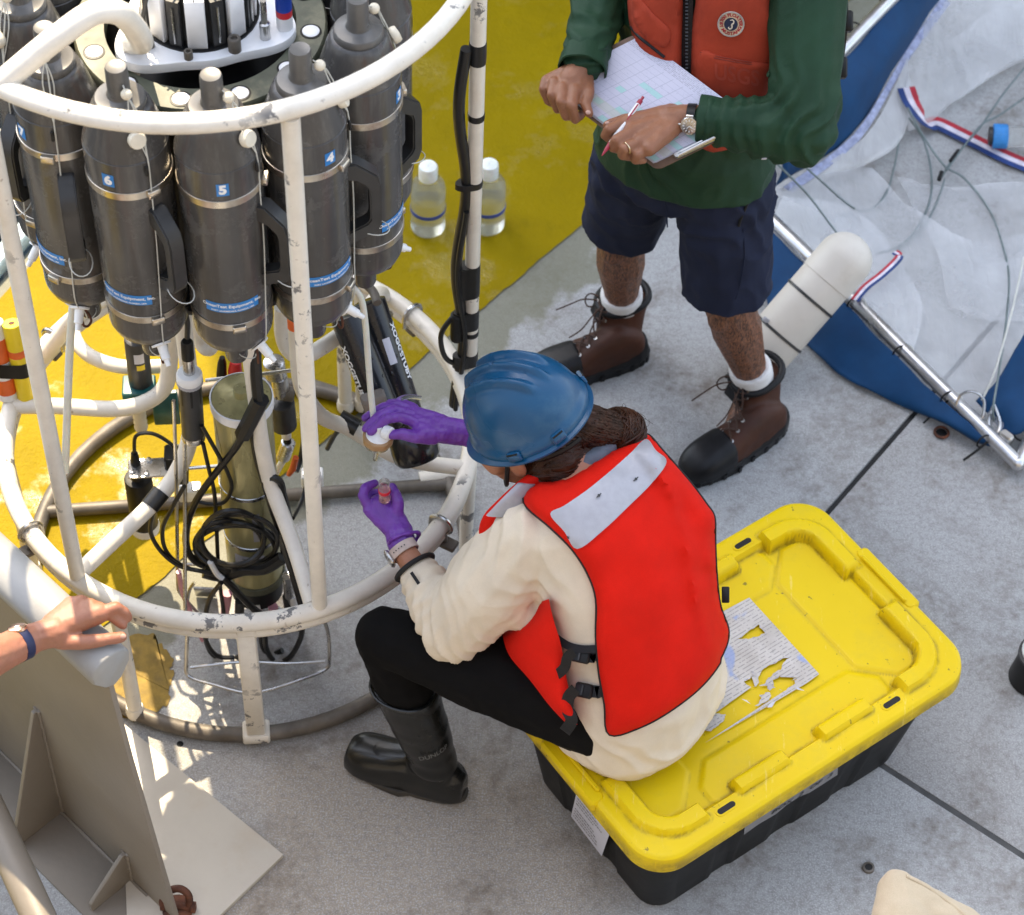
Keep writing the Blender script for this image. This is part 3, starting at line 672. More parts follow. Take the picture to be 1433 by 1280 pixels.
# ------------------------------------------------------------------ water bottles
BR = .3225; BZ = 0.0
def wrap(me, r, z, a0, tilt=0):
    """lettering bent round the body: x -> angle"""
    return text_on(me, lambda x, y: V((r * math.cos(a0 + x / r), r * math.sin(a0 + x / r), z + y)))
def patch(r, z, a0, w, h, n=10):
    mm = M(); vs = []; fs = []
    for k in (0, 1):
        for i in range(n + 1):
            a = a0 + (i / n - .5) * w / r; vs.append(V((r * math.cos(a), r * math.sin(a), z + (k - .5) * h)))
    for i in range(n): fs.append((i, i + 1, n + 2 + i, n + 1 + i))
    return mm.add(vs, fs)
R0 = .078
def handle():
    # flattened D-shaped grip in the plane x (outwards), z
    out = [(.070, 1.592), (.092, 1.592), (.132, 1.556), (.138, 1.53), (.138, 1.425), (.13, 1.405), (.070, 1.372)]
    inn = [(.070, 1.552), (.094, 1.546), (.112, 1.53), (.116, 1.515), (.116, 1.44), (.11, 1.43), (.070, 1.408)]
    vs = []; n = len(out)
    for y in (-.0155, .0155):
        for q in out: vs.append(V((q[0], y, q[1])))
        for q in inn: vs.append(V((q[0], y, q[1])))
    fs = []
    for i in range(n - 1):
        fs += [(i + 1, i, n + i, n + i + 1), (2 * n + i, 2 * n + i + 1, 3 * n + i + 1, 3 * n + i), (i, i + 1, 2 * n + i + 1, 2 * n + i), (n + i + 1, n + i, 3 * n + i, 3 * n + i + 1)]
    fs += [(0, 2 * n, 3 * n, n), (n - 1, 2 * n - 1, 4 * n - 1, 3 * n - 1)]
    return M().add(vs, fs)
bodyme = mesh(M().lathe([(.046, 1.204), (.052, 1.206), (.070, 1.214), (R0 - .001, 1.232), (R0, 1.24), (R0, 1.708), (R0 - .002, 1.7095), (R0 - .0022, 1.712), (R0 - .0005, 1.7135), (.0745, 1.724), (.060, 1.772), (.054, 1.788), (.048, 1.792)], n=48), 'body')
plugme = mesh(M().lathe([(.0455, 1.790), (.0470, 1.793), (.0470, 1.803), (.044, 1.807), (.030, 1.809), (.0235, 1.812), (.0205, 1.822), (.0200, 1.872), (.0185, 1.877), (.0165, 1.8765), (.001, 1.8755)], n=32), 'top_plug')
botme = mesh(M().lathe([(.050, 1.206), (.048, 1.196), (.030, 1.192), (.0235, 1.188), (.0225, 1.128), (.0205, 1.122), (.001, 1.121)], n=28), 'bottom_plug')
def strapme(z): return mesh(M().lathe([(R0 + .0005, z - .0085), (R0 + .002, z - .008), (R0 + .002, z + .008), (R0 + .0005, z + .0085)], n=48, caps=False), 'strap')
s1 = strapme(1.632); s2 = strapme(1.296)
screwme = []
def worm(z, a):
    mm = M(); rd = V((math.cos(a), math.sin(a), 0)); tg = V((-rd.y, rd.x, 0))
    mm.box(rd * (R0 + .006) + V((0, 0, z)), (.026, .010, .017), tg, rd, None, .002)
    for i in range(10):
        b = a - .25 - i * .045; r2 = V((math.cos(b), math.sin(b), 0)); mm.box(r2 * (R0 + .0022) + V((0, 0, z)), (.0012, .0008, .012), V((-r2.y, r2.x, 0)), r2)
    return mm
hme = mesh(handle(), 'handle'); 
bm = bmesh.new(); bm.from_mesh(hme); bmesh.ops.bevel(bm, geom=[e for e in bm.edges if len(e.link_faces) == 2 and e.calc_face_angle(0) > .5], offset=.003, segments=2, affect='EDGES'); bm.to_mesh(hme); bm.free(); hme.shade_smooth(); hme.set_sharp_from_angle(angle=.9)
RAD = math.radians
knobdir = lambda a: V((math.cos(a), math.sin(a), 0))
def knob_mesh():
    d = knobdir(RAD(47)); o = d * .057 + V((0, 0, 1.757)); ax = (d + V((0, 0, .35))).normalized()
    return mesh(M().lathe([(.006, 0), (.006, .008), (.0145, .009), (.0165, .012), (.0165, .020), (.0145, .0245), (.004, .026)], o, ax, 20), 'vent_knob')
knobme = knob_mesh()
def spigot_mesh():
    d = knobdir(RAD(45)); o = d * .052 + V((0, 0, 1.212)); ax = (d * .8 + V((0, 0, -.62))).normalized(); mm = M()
    mm.lathe([(.011, 0), (.011, .012), (.020, .013), (.020, .017), (.010, .018), (.009, .045), (.006, .047), (.005, .06)], o, ax, 16); return mesh(mm, 'spigot')
spigme = spigot_mesh()
def lanyard_mesh():
    mm = M(); d = knobdir(RAD(52)); t_ = V((-d.y, d.x, 0))
    P = [V((0, 0, 1.85)) + d * .022, V((0, 0, 1.835)) + d * .040, V((0, 0, 1.808)) + d * .052 + t_ * .004, V((0, 0, 1.72)) + d * .080 + t_ * .006, V((0, 0, 1.62)) + d * .083 + t_ * .004, V((0, 0, 1.5)) + d * .086, V((0, 0, 1.35)) + d * .084 - t_ * .006, V((0, 0, 1.24)) + d * .081 - t_ * .01, V((0, 0, 1.19)) + d * .062, V((0, 0, 1.15)) + d * .045]
    mm.tube(smooth_path(P, 5), .0014, 5)
    for s_ in (-1, 1):
        a, b = P[1], P[3]
        mm.tube(smooth_path([a, a.lerp(b, .25) + t_ * .008 * s_, a.lerp(b, .5) + t_ * .009 * s_, b], 4), .0013, 5)
    lp = [V((0, 0, 1.15)) + d * .045 + V((.018 * math.cos(q), .018 * math.sin(q), -.004 * math.sin(2 * q))) - d * .018 for q in [2 * PI * i / 16 for i in range(16)]]
    mm.tube(lp, .0012, 5, True)
    hp = V((.1, .0, 0)); hd = knobdir(RAD(62))
    lp = [hd * .125 + V((0, 0, 1.40)) + hd * (.030 * math.cos(q)) + V((-hd.y, hd.x, 0)) * (.022 * math.sin(q)) + V((0, 0, -.008 * math.cos(q))) for q in [2 * PI * i / 18 for i in range(18)]]
    mm.tube(lp, .0012, 5, True)
    return mesh(mm, 'lanyard')
lanme = lanyard_mesh()
beadme = mesh(M().ball(knobdir(RAD(52)) * .034 + V((0, 0, 1.838)), .0105, 14), 'lanyard_bead')
def snap_mesh():
    d = knobdir(RAD(52)); o = d * .05 + V((0, 0, 1.155)); mm = M()
    mm.tube(smooth_path([o + V((0, 0, .02)), o + V((.010, 0, .008)), o + V((.009, 0, -.014)), o + V((0, 0, -.022)), o + V((-.009, 0, -.012)), o + V((-.006, 0, .008))], 5, True), .0026, 7, True)
    mm.cap(o + V((0, 0, .02)), o + V((0, 0, .034)), .004, .004, 8); return mesh(mm, 'snap_hook')
snapme = snap_mesh()
crimp = mesh(M().cap(knobdir(RAD(52)) * .083 + V((0, 0, 1.70)), knobdir(RAD(52)) * .084 + V((0, 0, 1.682)), .0032, .0032, 8), 'crimp')
brand1 = text_mesh('OceanTest Equipment, Inc.', .0110, .0003); brand2 = text_mesh('FORT LAUDERDALE, FLORIDA, USA', .0054, .0002)
side_lab = {3: 'at the right of the rosette', 4: 'behind the white post', 5: 'at the front of the rosette'}
ph0 = RAD(-78)
order = [5, 4, 6, 3, 7, 2, 8, 1, 9, 10, 11, 12]
labs = {1: 'grey water bottle mostly cut off above the bottle numbered 3', 2: 'grey water bottle at the top edge half hidden behind the bottle numbered 3', 3: 'grey water bottle numbered 3 in front of the yellow deck', 4: 'grey water bottle numbered 4 behind the white upright post',
        5: 'grey water bottle numbered 5 at the front of the rosette', 6: 'grey water bottle numbered 6 under the chipped top ring', 7: 'grey water bottle numbered 7 beside the left upright post',
        8: 'grey water bottle in the top left corner behind the bottle numbered 7', 9: 'grey water bottle behind the lifting arch at the far left back', 10: 'grey water bottle at the back of the rosette, left of the middle', 11: 'grey water bottle at the very back of the rosette', 12: 'grey water bottle at the back of the rosette, right of the middle'}
for k in order:
    a = ph0 + (5 - k) * PI / 6
    b = thing('water_bottle', labs[k], 'water bottle', 'grey sampling bottles round the rosette', loc=V((BR * math.cos(a), BR * math.sin(a), 0)))
    b.rotation_euler = (0, 0, a)
    bo = obj('body', bodyme, PVC, b); obj('top_plug', plugme, PVC_CAP, b); obj('bottom_plug', botme, PVC, b)
    obj('strap', s1, STRAP, b); obj('strap', s2, STRAP, b)
    obj('strap_screw', worm(1.632, RAD(20 + (k * 53) % 70)), STRAP, b); obj('strap_screw', worm(1.296, RAD((k * 37) % 60)), STRAP, b)
    h = obj('handle', hme, DGREY, b); h.rotation_euler = (0, 0, RAD(60))
    obj('vent_knob', knobme, NYLON, b); obj('spigot', spigme, WHITE_PLASTIC, b); obj('lanyard', lanme, LANYARD, b); obj('lanyard_bead', beadme, NYLON, b)
    obj('snap_hook', snapme, RUST, b); obj('crimp', crimp, BLACK, b)
    lb = obj('brand_label', patch(R0 + .0007, 1.352, -.02, .106, .026), BLUE_LABEL, b)
    mm = wrap(brand1, R0 + .0012, 1.3565, -.02); w2 = wrap(brand2, R0 + .0012, 1.3440, -.02); mm.add(w2.v, w2.f)
    obj('brand_lettering', mm, LETTER, lb)
    if 1 <= k <= 8:
        nl = obj('number_label', patch(R0 + .0007, 1.669, 0, .023, .030, 4), BLUE_LABEL, b)
        obj('number', wrap(text_mesh(str(k), .029, .0016), R0 + .0012, 1.669, 0), LETTER, nl)
# ------------------------------------------------------------------ instruments inside the rosette
def axis(u0, v0, u1, v1, y0, y1=None):
    a = px_y(u0, v0, y0); b = px_y(u1, v1, y0 if y1 is None else y1); return a, b
def along(mm, a, b, prof, n=24):
    """profile given as (radius, fraction of the way from a to b)"""
    d = b - a; return mm.lathe([(r, f * d.length) for r, f in prof], a, d.normalized(), n)
# olive titanium cylinder
A, B = axis(338, 556, 358, 800, -.15); Ln = (B - A).length; D = (B - A).normalized()
t = thing('pressure_housing', 'tall olive metal instrument cylinder standing inside the white rings', 'instrument', loc=A)
def rel(p): return V(p) - A
obj('housing', M().lathe([(.030, 0), (.06, .001), (.0645, .006), (.0645, Ln)], (0, 0, 0), D, 36), TITAN, t)
obj('collar', M().lathe([(.0655, -.004), (.0690, -.003), (.0690, .022), (.0655, .024)], (0, 0, 0), D, 36, False), DELRIN, t); obj('end_plate', M().lathe([(.0645, -.0035), (.04, -.004), (.018, -.012), (.016, -.03), (.001, -.031)], (0, 0, 0), D, 28), TITAN, t)
for f in (.43, .72): obj('band', M().lathe([(.0647, f * Ln), (.0662, f * Ln + .001), (.0662, f * Ln + .011), (.0647, f * Ln + .012)], (0, 0, 0), D, 36, caps=False), STEEL, t)
obj('end_band', M().lathe([(.0647, Ln - .02), (.069, Ln - .018), (.071, Ln), (.066, Ln + .004)], (0, 0, 0), D, 36), GREEN_ANO, t)
obj('end_cap', M().lathe([(.061, Ln), (.061, Ln + .07), (.057, Ln + .075)], (0, 0, 0), D, 30), BLACK, t)
sideX = D.orthogonal().normalized(); vd = (CAM - A); vd = (vd - D * vd.dot(D)).normalized(); wd_ = D.cross(vd)
def cpatch(r, h0, h1, a0, a1, n=6):
    vs = []; 
    for h in (h0, h1):
        for i in range(n + 1):
            q = a0 + (a1 - a0) * i / n; vs.append(D * h + (vd * math.cos(q) + wd_ * math.sin(q)) * r)
    return M().add(vs, [(i, i + 1, n + 2 + i, n + 1 + i) for i in range(n)])
obj('label', cpatch(.0651, Ln * .52, Ln * .68, -.28, -.02), REFLECT, t); lb = obj('label', cpatch(.0651, Ln * .77, Ln * .87, -.35, .75), PAPER, t)
lines = M()
for i in range(4): q = cpatch(.0654, Ln * (.785 + .014 * i), Ln * (.789 + .014 * i), -.25, .45 - .1 * (i % 2)); lines.add(q.v, q.f)
obj('print', lines, DGREY, lb)
for k, (du, dv, mt) in enumerate(((-22, 40, DGREY), (2, 42, WHITE_PLASTIC), (24, 48, PINK), (44, 34, DGREY), (-40, 30, PINK))):
    p = px_y(358 + du, 800 + dv, -.20); q = px_y(358 + du * 1.1, 800 + dv + 34, -.21)
    obj('connector', M().tube([rel(p), rel(p.lerp(q, .5)), rel(q)], [.012, .0115, .009], 12), mt, t)
for u, v, col in ((402, 830, STEEL), (408, 858, WHITE_PLASTIC)):
    p = px_y(u, v - 25, -.2); q = px_y(u + 5, v + 20, -.2); obj('sensor_stem', M().tube([rel(p), rel(p.lerp(q, .5)), rel(q)], .0125, 12), col, t)

# stainless guard cage
cage = thing('guard_cage', 'bent stainless rod guard cage round the olive cylinder, standing on deck', 'guard cage')
def rod(pts, y, r=.0042, name='rod', mat=STEEL, par=cage, n=8, k=4):
    P = [px_y(u, v, y if not rest else rest[0]) for u, v, *rest in pts]; return obj(name, M().tube(smooth_path(P, k), r, n), mat, par)
rod([(243, 560), (246, 650), (248, 760), (249, 815), (254, 832), (285, 866), (320, 905), (350, 912)], -.23)
low_ = [px(259, 845, .24), px(262, 880, .16), px(261, 925, .08), px(264, 946, .045), px(300, 958, .045), px(342, 969, .045), px(372, 966, .045), px(420, 951, .045), px(456, 936, .045), px(461, 920, .08), px(458, 880, .16), px(440, 840, .26)]
obj('rod', M().tube(smooth_path([px_y(258, 560, -.2), px_y(259, 700, -.22)] + low_, 4), .0045, 8), STEEL, cage)
obj('rod', M().tube(smooth_path([px(266, 934, .06), px(340, 926, .06), px(400, 928, .06), px(455, 925, .06)], 4), .004, 8), STEEL, cage)
rod([(255, 789), (330, 790), (415, 782)], -.2); rod([(288, 532), (360, 524), (425, 516)], -.05); rod([(265, 655), (305, 652)], -.1)
rod([(272, 815), (264, 830), (266, 860), (310, 884)], -.2)
for (u, v, y) in ((266, 688, -.02), (437, 668, .03)):
    p = px_y(u, v, y); o = obj('mounting_block', M().box(p, (.052, .035, .038), (1, .1, 0), (-.1, 1, 0), None, .003), WHITE_PLASTIC, cage)
    for s_ in (-1, 1):
        obj('bolt', M().lathe([(.008, 0), (.008, .006), (.004, .0065)], p + V((.014 * s_, -.006, .019)), n=10), STEEL, cage)
obj('bracket_plate', M().box(px_y(287, 828, -.14), (.05, .006, .06), (1, 0, 0), (0, 1, .3), None, .001), STEEL, cage)

# black pump housing on the left
A, B = axis(193, 668, 203, 735, -.04); D = (B - A).normalized(); Ln = (B - A).length
t = thing('pump_housing', 'stubby black cylinder with bolted steel plate beside the left inner tube', 'instrument', loc=A)
obj('housing', M().lathe([(.020, -.002), (.031, 0), (.0325, .004), (.0325, Ln), (.03, Ln + .004)], (0, 0, 0), D, 28), BLACK, t)
obj('foot_ring', M().lathe([(.033, Ln - .012), (.035, Ln), (.034, Ln + .012), (.02, Ln + .014)], (0, 0, 0), D, 28), WHITE_PLASTIC, t)
pl = obj('bracket', M().box(px_y(207, 655, -.06) - A, (.09, .055, .006), (1, .15, 0), (-.15, 1, 0), None, .002), STEEL, t)
for dx, dy in ((-.034, -.016), (-.034, .018), (.0, -.018), (.0, .02)): obj('bolt', M().lathe([(.0062, 0), (.0062, .006), (.003, .0065)], px_y(207, 655, -.06) - A + V((dx, dy, .003)), n=8), STEEL, t)
P = [(191, 668, -.05), (190, 650, -.05), (188, 634, -.05)]
obj('connector', M().tube([px_y(*q) - A for q in P], [.0145, .0125, .008], 12), BLACK, t)
obj('lead', M().tube([px_y(*q) - A for q in [(188, 640, -.05)]] + smooth_path([px_y(u, v, -.05) - A for u, v in ((188, 632), (189, 612), (200, 606), (218, 608), (240, 622), (252, 640))], 5), .0045, 8), BLACK_CABLE, t)
tag(obj('junction_box', M().box(px_y(247, 650, -.04), (.05, .05, .095), (1, .1, 0), (-.1, 1, 0), None, .004), BLACK), 'small black box behind the curved white tube left of the olive cylinder', 'box')

# grey sensor on a teal block
A, B = axis(190, 472, 198, 545, .10); D = (B - A).normalized(); Ln = (B - A).length
t = thing('teal_sensor', 'dark grey sensor can held in a teal painted block', 'instrument', loc=A)
obj('housing', M().lathe([(.018, -.001), (.0255, .002), (.027, .006), (.027, Ln + .03)], (0, 0, 0), D, 24), DGREY, t)
obj('cap', M().lathe([(.012, -.03), (.013, -.028), (.013, .0), (.009, .001)], (0, 0, 0), D, 16), WHITE_PLASTIC, t)
vd = (CAM - A); vd = (vd - D * vd.dot(D)).normalized(); wd_ = D.cross(vd)
obj('label', cpatch(.0275, .030, .062, -.5, .35), PAPER, t); obj('label', cpatch(.0275, .068, .085, -.5, .2), YEL_PL, t)
obj('block', M().box(px_y(195, 545, .09) - A, (.075, .06, .038), (1, .1, 0), (-.1, 1, 0), None, .003), TEAL, t, bevel=.001)
obj('back_plate', M().box(px_y(232, 570, .08) - A, (.060, .012, .115), (1, .1, 0), (-.1, 1, 0), None, .002), TEAL, t)
obj('corrugated_hose', M().lathe([(.014 + .0022 * (i % 2), i * .009) for i in range(12)], px_y(198, 600, .09) - A, (0, 0, 1), 16), NYLON, t)

# slotted sensor in front of the inner tube
A, B = axis(265, 527, 271, 612, -.2); D = (B - A).normalized(); Ln = (B - A).length
t = thing('slotted_sensor', 'grey slotted sensor tube with white collar and steel neck', 'instrument', loc=A)
obj('housing', M().lathe([(.020, .0), (.0245, .004), (.0245, Ln - .012), (.0235, Ln - .012)], (0, 0, 0), D, 28), DGREY, t)
obj('end_ring', M().lathe([(.0245, Ln - .016), (.0255, Ln - .014), (.0255, Ln), (.018, Ln + .004)], (0, 0, 0), D, 28), STEEL, t)
obj('collar', M().lathe([(.014, -.016), (.024, -.014), (.0275, -.008), (.0275, .008), (.0255, .012)], (0, 0, 0), D, 28), WHITE_PLASTIC, t)
obj('knurled_ring', M().loft([[D * h + (D.orthogonal().normalized() * math.cos(q) + D.cross(D.orthogonal().normalized()) * math.sin(q)) * (.0275 + .001 * (j % 2)) for j, q in enumerate([2 * PI * i / 48 for i in range(48)])] for h in (.0085, .017)]), REFLECT, t)
obj('neck', M().lathe([(.0115, -.062), (.0125, -.06), (.0125, -.014)], (0, 0, 0), D, 18), STEEL, t)
obj('connector', M().lathe([(.010, -.115), (.013, -.11), (.0135, -.062), (.011, -.06)], (0, 0, 0), D, 18), BLACK, t)
obj('lead', M().tube(smooth_path([px_y(u, v, y) - A for u, v, y in ((262, 472, -.2), (262, 450, -.2), (256, 430, -.18), (246, 415, -.14), (240, 395, -.1))], 5), .006, 8), BLACK_CABLE, t)
vd = (CAM - A); vd = (vd - D * vd.dot(D)).normalized(); wd_ = D.cross(vd)
for q in (-.95, -.05, .85): obj('slot', cpatch(.0248, .022, .075, q - .1, q + .1, 2), BLACK, t)

# pair of black tubes with white lettering
tt = thing('tube_pair', 'pair of wet black tubes with white lettering leaning under the bottle numbered 4', 'instrument')
def twotube(u0, v0, u1, v1, z0, z1, r, name):
    a = px(u0, v0, z0); b = px(u1, v1, z1); d = (b - a); L_ = d.length
    o = obj(name, M().lathe([(r * .7, 0), (r, .004), (r, L_ * .5), (r, L_ - .02), (r * .96, L_ - .004), (r * .85, L_)], a, d.normalized(), 28), BLACK_T, tt)
    return a, b, r, o
BLACK_T = simple('wet_black_tube', (.012, .012, .014), .22, 0, .3, 12, .12, 40, bdist=.002)
T1 = twotube(484, 440, 548, 600, .87, .68, .037, 'left_tube')
T2 = twotube(515, 420, 582, 622, .86, .60, .038, 'right_tube')
endp = px(580, 626, .585)
obj('end_bell', M().lathe([(.037, -.06), (.050, -.045), (.054, 0), (.053, .022), (.046, .032), (.02, .035)], endp, (T2[1] - T2[0]).normalized(), 30), BLACK_T, tt)
def tube_text(T, s_, size, off, frac, flip=False):
    a, b, r, o = T; d = (b - a).normalized(); v_ = (CAM - a.lerp(b, .5)); v_ = (v_ - d * v_.dot(d)).normalized(); u_ = d.cross(v_)
    me = text_mesh(s_, size, .0010, 0, 'LEFT')
    def f(x, y):
        q = off + y / r; p = a + d * (frac + x); return p + (v_ * math.cos(q) - u_ * math.sin(q) * (1)) * (r + .0008)
    return text_on(me, f)
for T, off in ((T2, 1.05), (T1, -1.05)):
    obj('tube_lettering', tube_text(T, 'XOGGETUBY', .022, off, .06), LETTER, T[3])
a, b, r, o = T2; d = (b - a).normalized(); v_ = (CAM - a); v_ = (v_ - d * v_.dot(d)).normalized(); u_ = d.cross(v_); vs = []
D, vd, wd_ = d, v_, -u_
mm = cpatch(r + .0008, .085, .145, .05, .50, 5); obj('sticker', M().add([q + a for q in mm.v], mm.f), PAPER, o)
rr = random.Random(4)
for i in range(46):
    T = rr.choice((T1, T2)); a, b, r, o = T; d = (b - a).normalized(); v_ = (CAM - a); v_ = (v_ - d * v_.dot(d)).normalized(); u_ = d.cross(v_)
    q = rr.uniform(-1, 1); h = rr.uniform(.05, (b - a).length - .03); p = a + d * h + (v_ * math.cos(q) + u_ * math.sin(q)) * r
    s_ = rr.uniform(.001, .0035); n_ = (v_ * math.cos(q) + u_ * math.sin(q))
    if i == 0: dm = M()
    dm.ball(p, s_, 8, (1, rr.uniform(.8, 2.0), .55), d.cross(n_), d)
for i in range(16):
    q = rr.uniform(0, 2 * PI); rad = rr.uniform(0, .03); d = (T2[1] - T2[0]).normalized(); x = d.orthogonal().normalized(); y = d.cross(x)
    dm.ball(endp + d * .031 + (x * math.cos(q) + y * math.sin(q)) * rad, rr.uniform(.001, .004), 8, (1, 1, .5), x, y)
obj('water_drops', dm, simple('water_drop', (.02, .02, .022), .08, 0, .1, 20, 0), tt, kind='stuff')
obj('top_bracket', M().tube(smooth_path([px(u, v, .885) for u, v in ((490, 398), (508, 396), (522, 408), (528, 424))], 4), .010, 10), GALV, tt)
p = px(524, 562, .76); obj('clamp_block', M().box(p, (.055, .03, .05), (.9, .3, .2), (-.3, .9, 0), None, .006), simple('brown_clamp', (.20, .17, .145), .7), tt)

# small pump and fittings right of the cylinder
t = thing('flow_pump', 'small steel and black flow pump behind the front white post', 'instrument')
for pts, r, mt, nm in (([(383, 505), (386, 525)], .024, STEEL, 'motor_can'), ([(390, 525), (394, 552)], .019, STEEL, 'neck'), ([(386, 548), (412, 552)], .018, GALV, 'bracket'), ([(394, 560), (398, 596)], .029, DGREY, 'body'),
                       ([(399, 588), (401, 612)], .0115, WHITE_PLASTIC, 'collar'), ([(401, 610), (404, 632)], .0095, BLACK, 'plug'), ([(404, 618), (396, 640)], .017, STEEL, 'outlet'), ([(398, 640), (386, 662)], .008, TUBING, 'hose')):
    P = [px_y(u, v, .02) for u, v in pts]; obj(nm, M().lathe([(r * .8, 0), (r, .003), (r, (P[1] - P[0]).length - .003), (r * .8, (P[1] - P[0]).length)], P[0], (P[1] - P[0]).normalized(), 18), mt, t)
P = [px_y(u, v, -.05) for u, v in ((414, 640), (410, 655), (404, 664))]
tag(obj('plug', M().tube(P, [.007, .0085, .006], 10), ORANGE), 'orange plug hanging on a black lead beside the olive cylinder', 'plug')
p0, p1 = px_y(311, 500, .02), px_y(310, 525, .02); tag(obj('vent_plug', M().tube([p0, p0.lerp(p1, .3), p1], [.006, .010, .012], 12), BLACK), 'small black plug with pale tip above the olive cylinder', 'plug')
p0, p1 = px_y(330, 505, .02), px_y(328, 530, .02); tag(obj('red_fitting', M().tube([p0, p0.lerp(p1, .5), p1], [.012, .016, .014], 14), RED_PL), 'small red fitting above the top of the olive cylinder', 'fitting')

# transponders on the left, strapped together
def trans(u0, v0, u1, v1, segs, label):
    a = px(u0, v0, .70); b = px(u1, v1, .50); d = (b - a); L_ = d.length; d.normalize()
    t = thing('transponder', label, 'instrument', loc=a)
    for f0, f1, mt, nm in segs: obj(nm, M().lathe([(.0205, f0 * L_), (.0215, f0 * L_ + .001), (.0215, f1 * L_ - .001), (.0205, f1 * L_)], (0, 0, 0), d, 24), mt, t)
    obj('bail_hole', M().lathe([(.0005, -.0012), (.006, -.0012), (.007, .0)], V((0, 0, 0)), d, 12), RUST, t)
    return a, b
t1 = trans(16, 452, 38, 556, ((0, .33, YEL_PL, 'housing'), (.33, .42, ORANGE, 'orange_stripe'), (.42, 1, YEL_PL, 'housing')), 'yellow cylinder with one orange stripe strapped to the frame at the left edge')
t2 = trans(-9, 450, 12, 556, ((0, .2, WHITE_PLASTIC, 'housing'), (.2, .5, ORANGE, 'orange_stripe'), (.5, .72, WHITE_PLASTIC, 'housing'), (.72, .92, ORANGE, 'orange_stripe'), (.92, 1, WHITE_PLASTIC, 'housing')), 'orange and white striped cylinder strapped beside the yellow one at the left edge')
a = t1[0].lerp(t1[1], .58); b = t2[0].lerp(t2[1], .58); d = (t1[1] - t1[0]).normalized(); e = (b - a).normalized(); n_ = d.cross(e); P = []
for i in range(9): q = -PI / 2 + PI * i / 8; P.append(a - e * math.cos(q) * .0228 + n_ * math.sin(q) * .0228)
for i in range(9): q = PI / 2 - PI * i / 8; P.append(b + e * math.cos(q) * .0228 + n_ * math.sin(q) * .0228)
mm = M(); vs = [p + d * h for h in (-.019, .019) for p in P]; k = len(P); mm.add(vs, [(i, (i + 1) % k, k + (i + 1) % k, k + i) for i in range(k)])
tag(obj('rubber_strap', mm, BLACK), 'black rubber strap round the yellow and orange cylinders', 'strap')

# cables
cb = thing('cable_bundle', 'coiled bundle of black cables tied in front of the olive cylinder', 'cables')
def cable(pts, r=.0055, y=-.22, name='cable', mat=BLACK_CABLE, par=cb, k=6):
    P = [px_y(u, v, (rest[0] if rest else y)) for u, v, *rest in pts]; return obj(name, M().tube(smooth_path(P, k), r, 8), mat, par)
cable([(357, 440, -.15), (357, 475, -.17), (358, 520, -.2), (362, 562, -.22)], .013)
cable([(365, 558, -.22), (352, 585, -.22), (340, 608, -.22)], .019, name='splice')
cable([(345, 600), (330, 626), (300, 664), (275, 700), (262, 735), (262, 768), (278, 788), (312, 797), (345, 800)], .0085)
cable([(282, 595), (302, 630), (318, 660), (324, 682), (314, 702), (292, 705), (272, 700)], .0048)
cable([(284, 620), (292, 655), (300, 690), (303, 740), (306, 800), (312, 850), (316, 880)], .0048)
cable([(214, 718), (211, 745), (226, 772), (252, 792), (285, 800), (318, 812), (350, 845), (385, 872)], .0052, -.26)
cable([(258, 680), (240, 712), (228, 738), (230, 765), (245, 785), (270, 797), (300, 800)], .005, -.25)
cable([(352, 600), (358, 640), (370, 680), (382, 720), (396, 760)], .006)
cable([(375, 690), (371, 676), (380, 668), (392, 674), (396, 690), (402, 715), (410, 755), (420, 800), (424, 840), (420, 880)], .0085, -.24)
cable([(378, 690), (390, 730), (402, 770), (414, 810), (424, 845)], .013, -.25, 'strap_bundle')
cable([(432, 560, .05), (428, 600, .03), (421, 640, 0), (414, 660, -.03)], .0065)
cable([(432, 665, 0), (422, 700, -.05), (410, 725, -.12)], .005)
for i, (cx, cy, rx, ry, ph, yy) in enumerate(((334, 756, 55, 36, .1, -.25), (329, 765, 58, 32, .3, -.235), (326, 752, 44, 38, .0, -.265), (335, 768, 62, 33, .15, -.225), (322, 760, 50, 30, .5, -.245))):
    P = []
    for j in range(25):
        q = 2 * PI * j / 24; P.append((cx + rx * math.cos(q) * math.cos(ph) - ry * math.sin(q) * math.sin(ph), cy + rx * math.cos(q) * math.sin(ph) * .5 + ry * math.sin(q), yy + .02 * math.sin(q * 2 + i)))
    cable(P, .0058 + .0006 * (i % 2), k=2)
cable([(285, 800, -.25), (310, 805, -.25), (340, 797, -.25), (370, 795, -.25), (395, 780, -.24)], .015, name='tape_wrap', mat=TAPE)
cable([(300, 800, -.26), (318, 815, -.27), (345, 842, -.28), (375, 872, -.28)], .0085)
cable([(294, 786, -.275), (303, 802, -.275), (312, 810, -.28)], .0068, name='white_sleeve', mat=WHITE_PLASTIC)
cable([(310, 815), (295, 835), (288, 860), (287, 890), (297, 915), (320, 924), (342, 912), (348, 890)], .006, -.3)
cable([(372, 875), (372, 905), (385, 925), (405, 920), (420, 895), (424, 870)], .0065, -.3)
cable([(283, 870), (290, 900), (305, 918), (328, 920)], .0055, -.32)
cable([(395, 910), (380, 915), (368, 905), (366, 880)], .007, -.28)
o = cable([(250, 800, -.25), (256, 830, -.25), (264, 850, -.25), (276, 878, -.27), (284, 896, -.28)], .0062, name='pink_tube', mat=PINK, par=None); tag(o, 'pink plastic tubing running down beside the steel guard rod', 'tubing')
p = px_y(308, 932, -.3); o = obj('cable_tag', M().box(p, (.022, .002, .028), (1, .2, -.3), (0, .7, .5)), PAPER); tag(o, 'small white tag on the cable loop near the deck', 'tag')
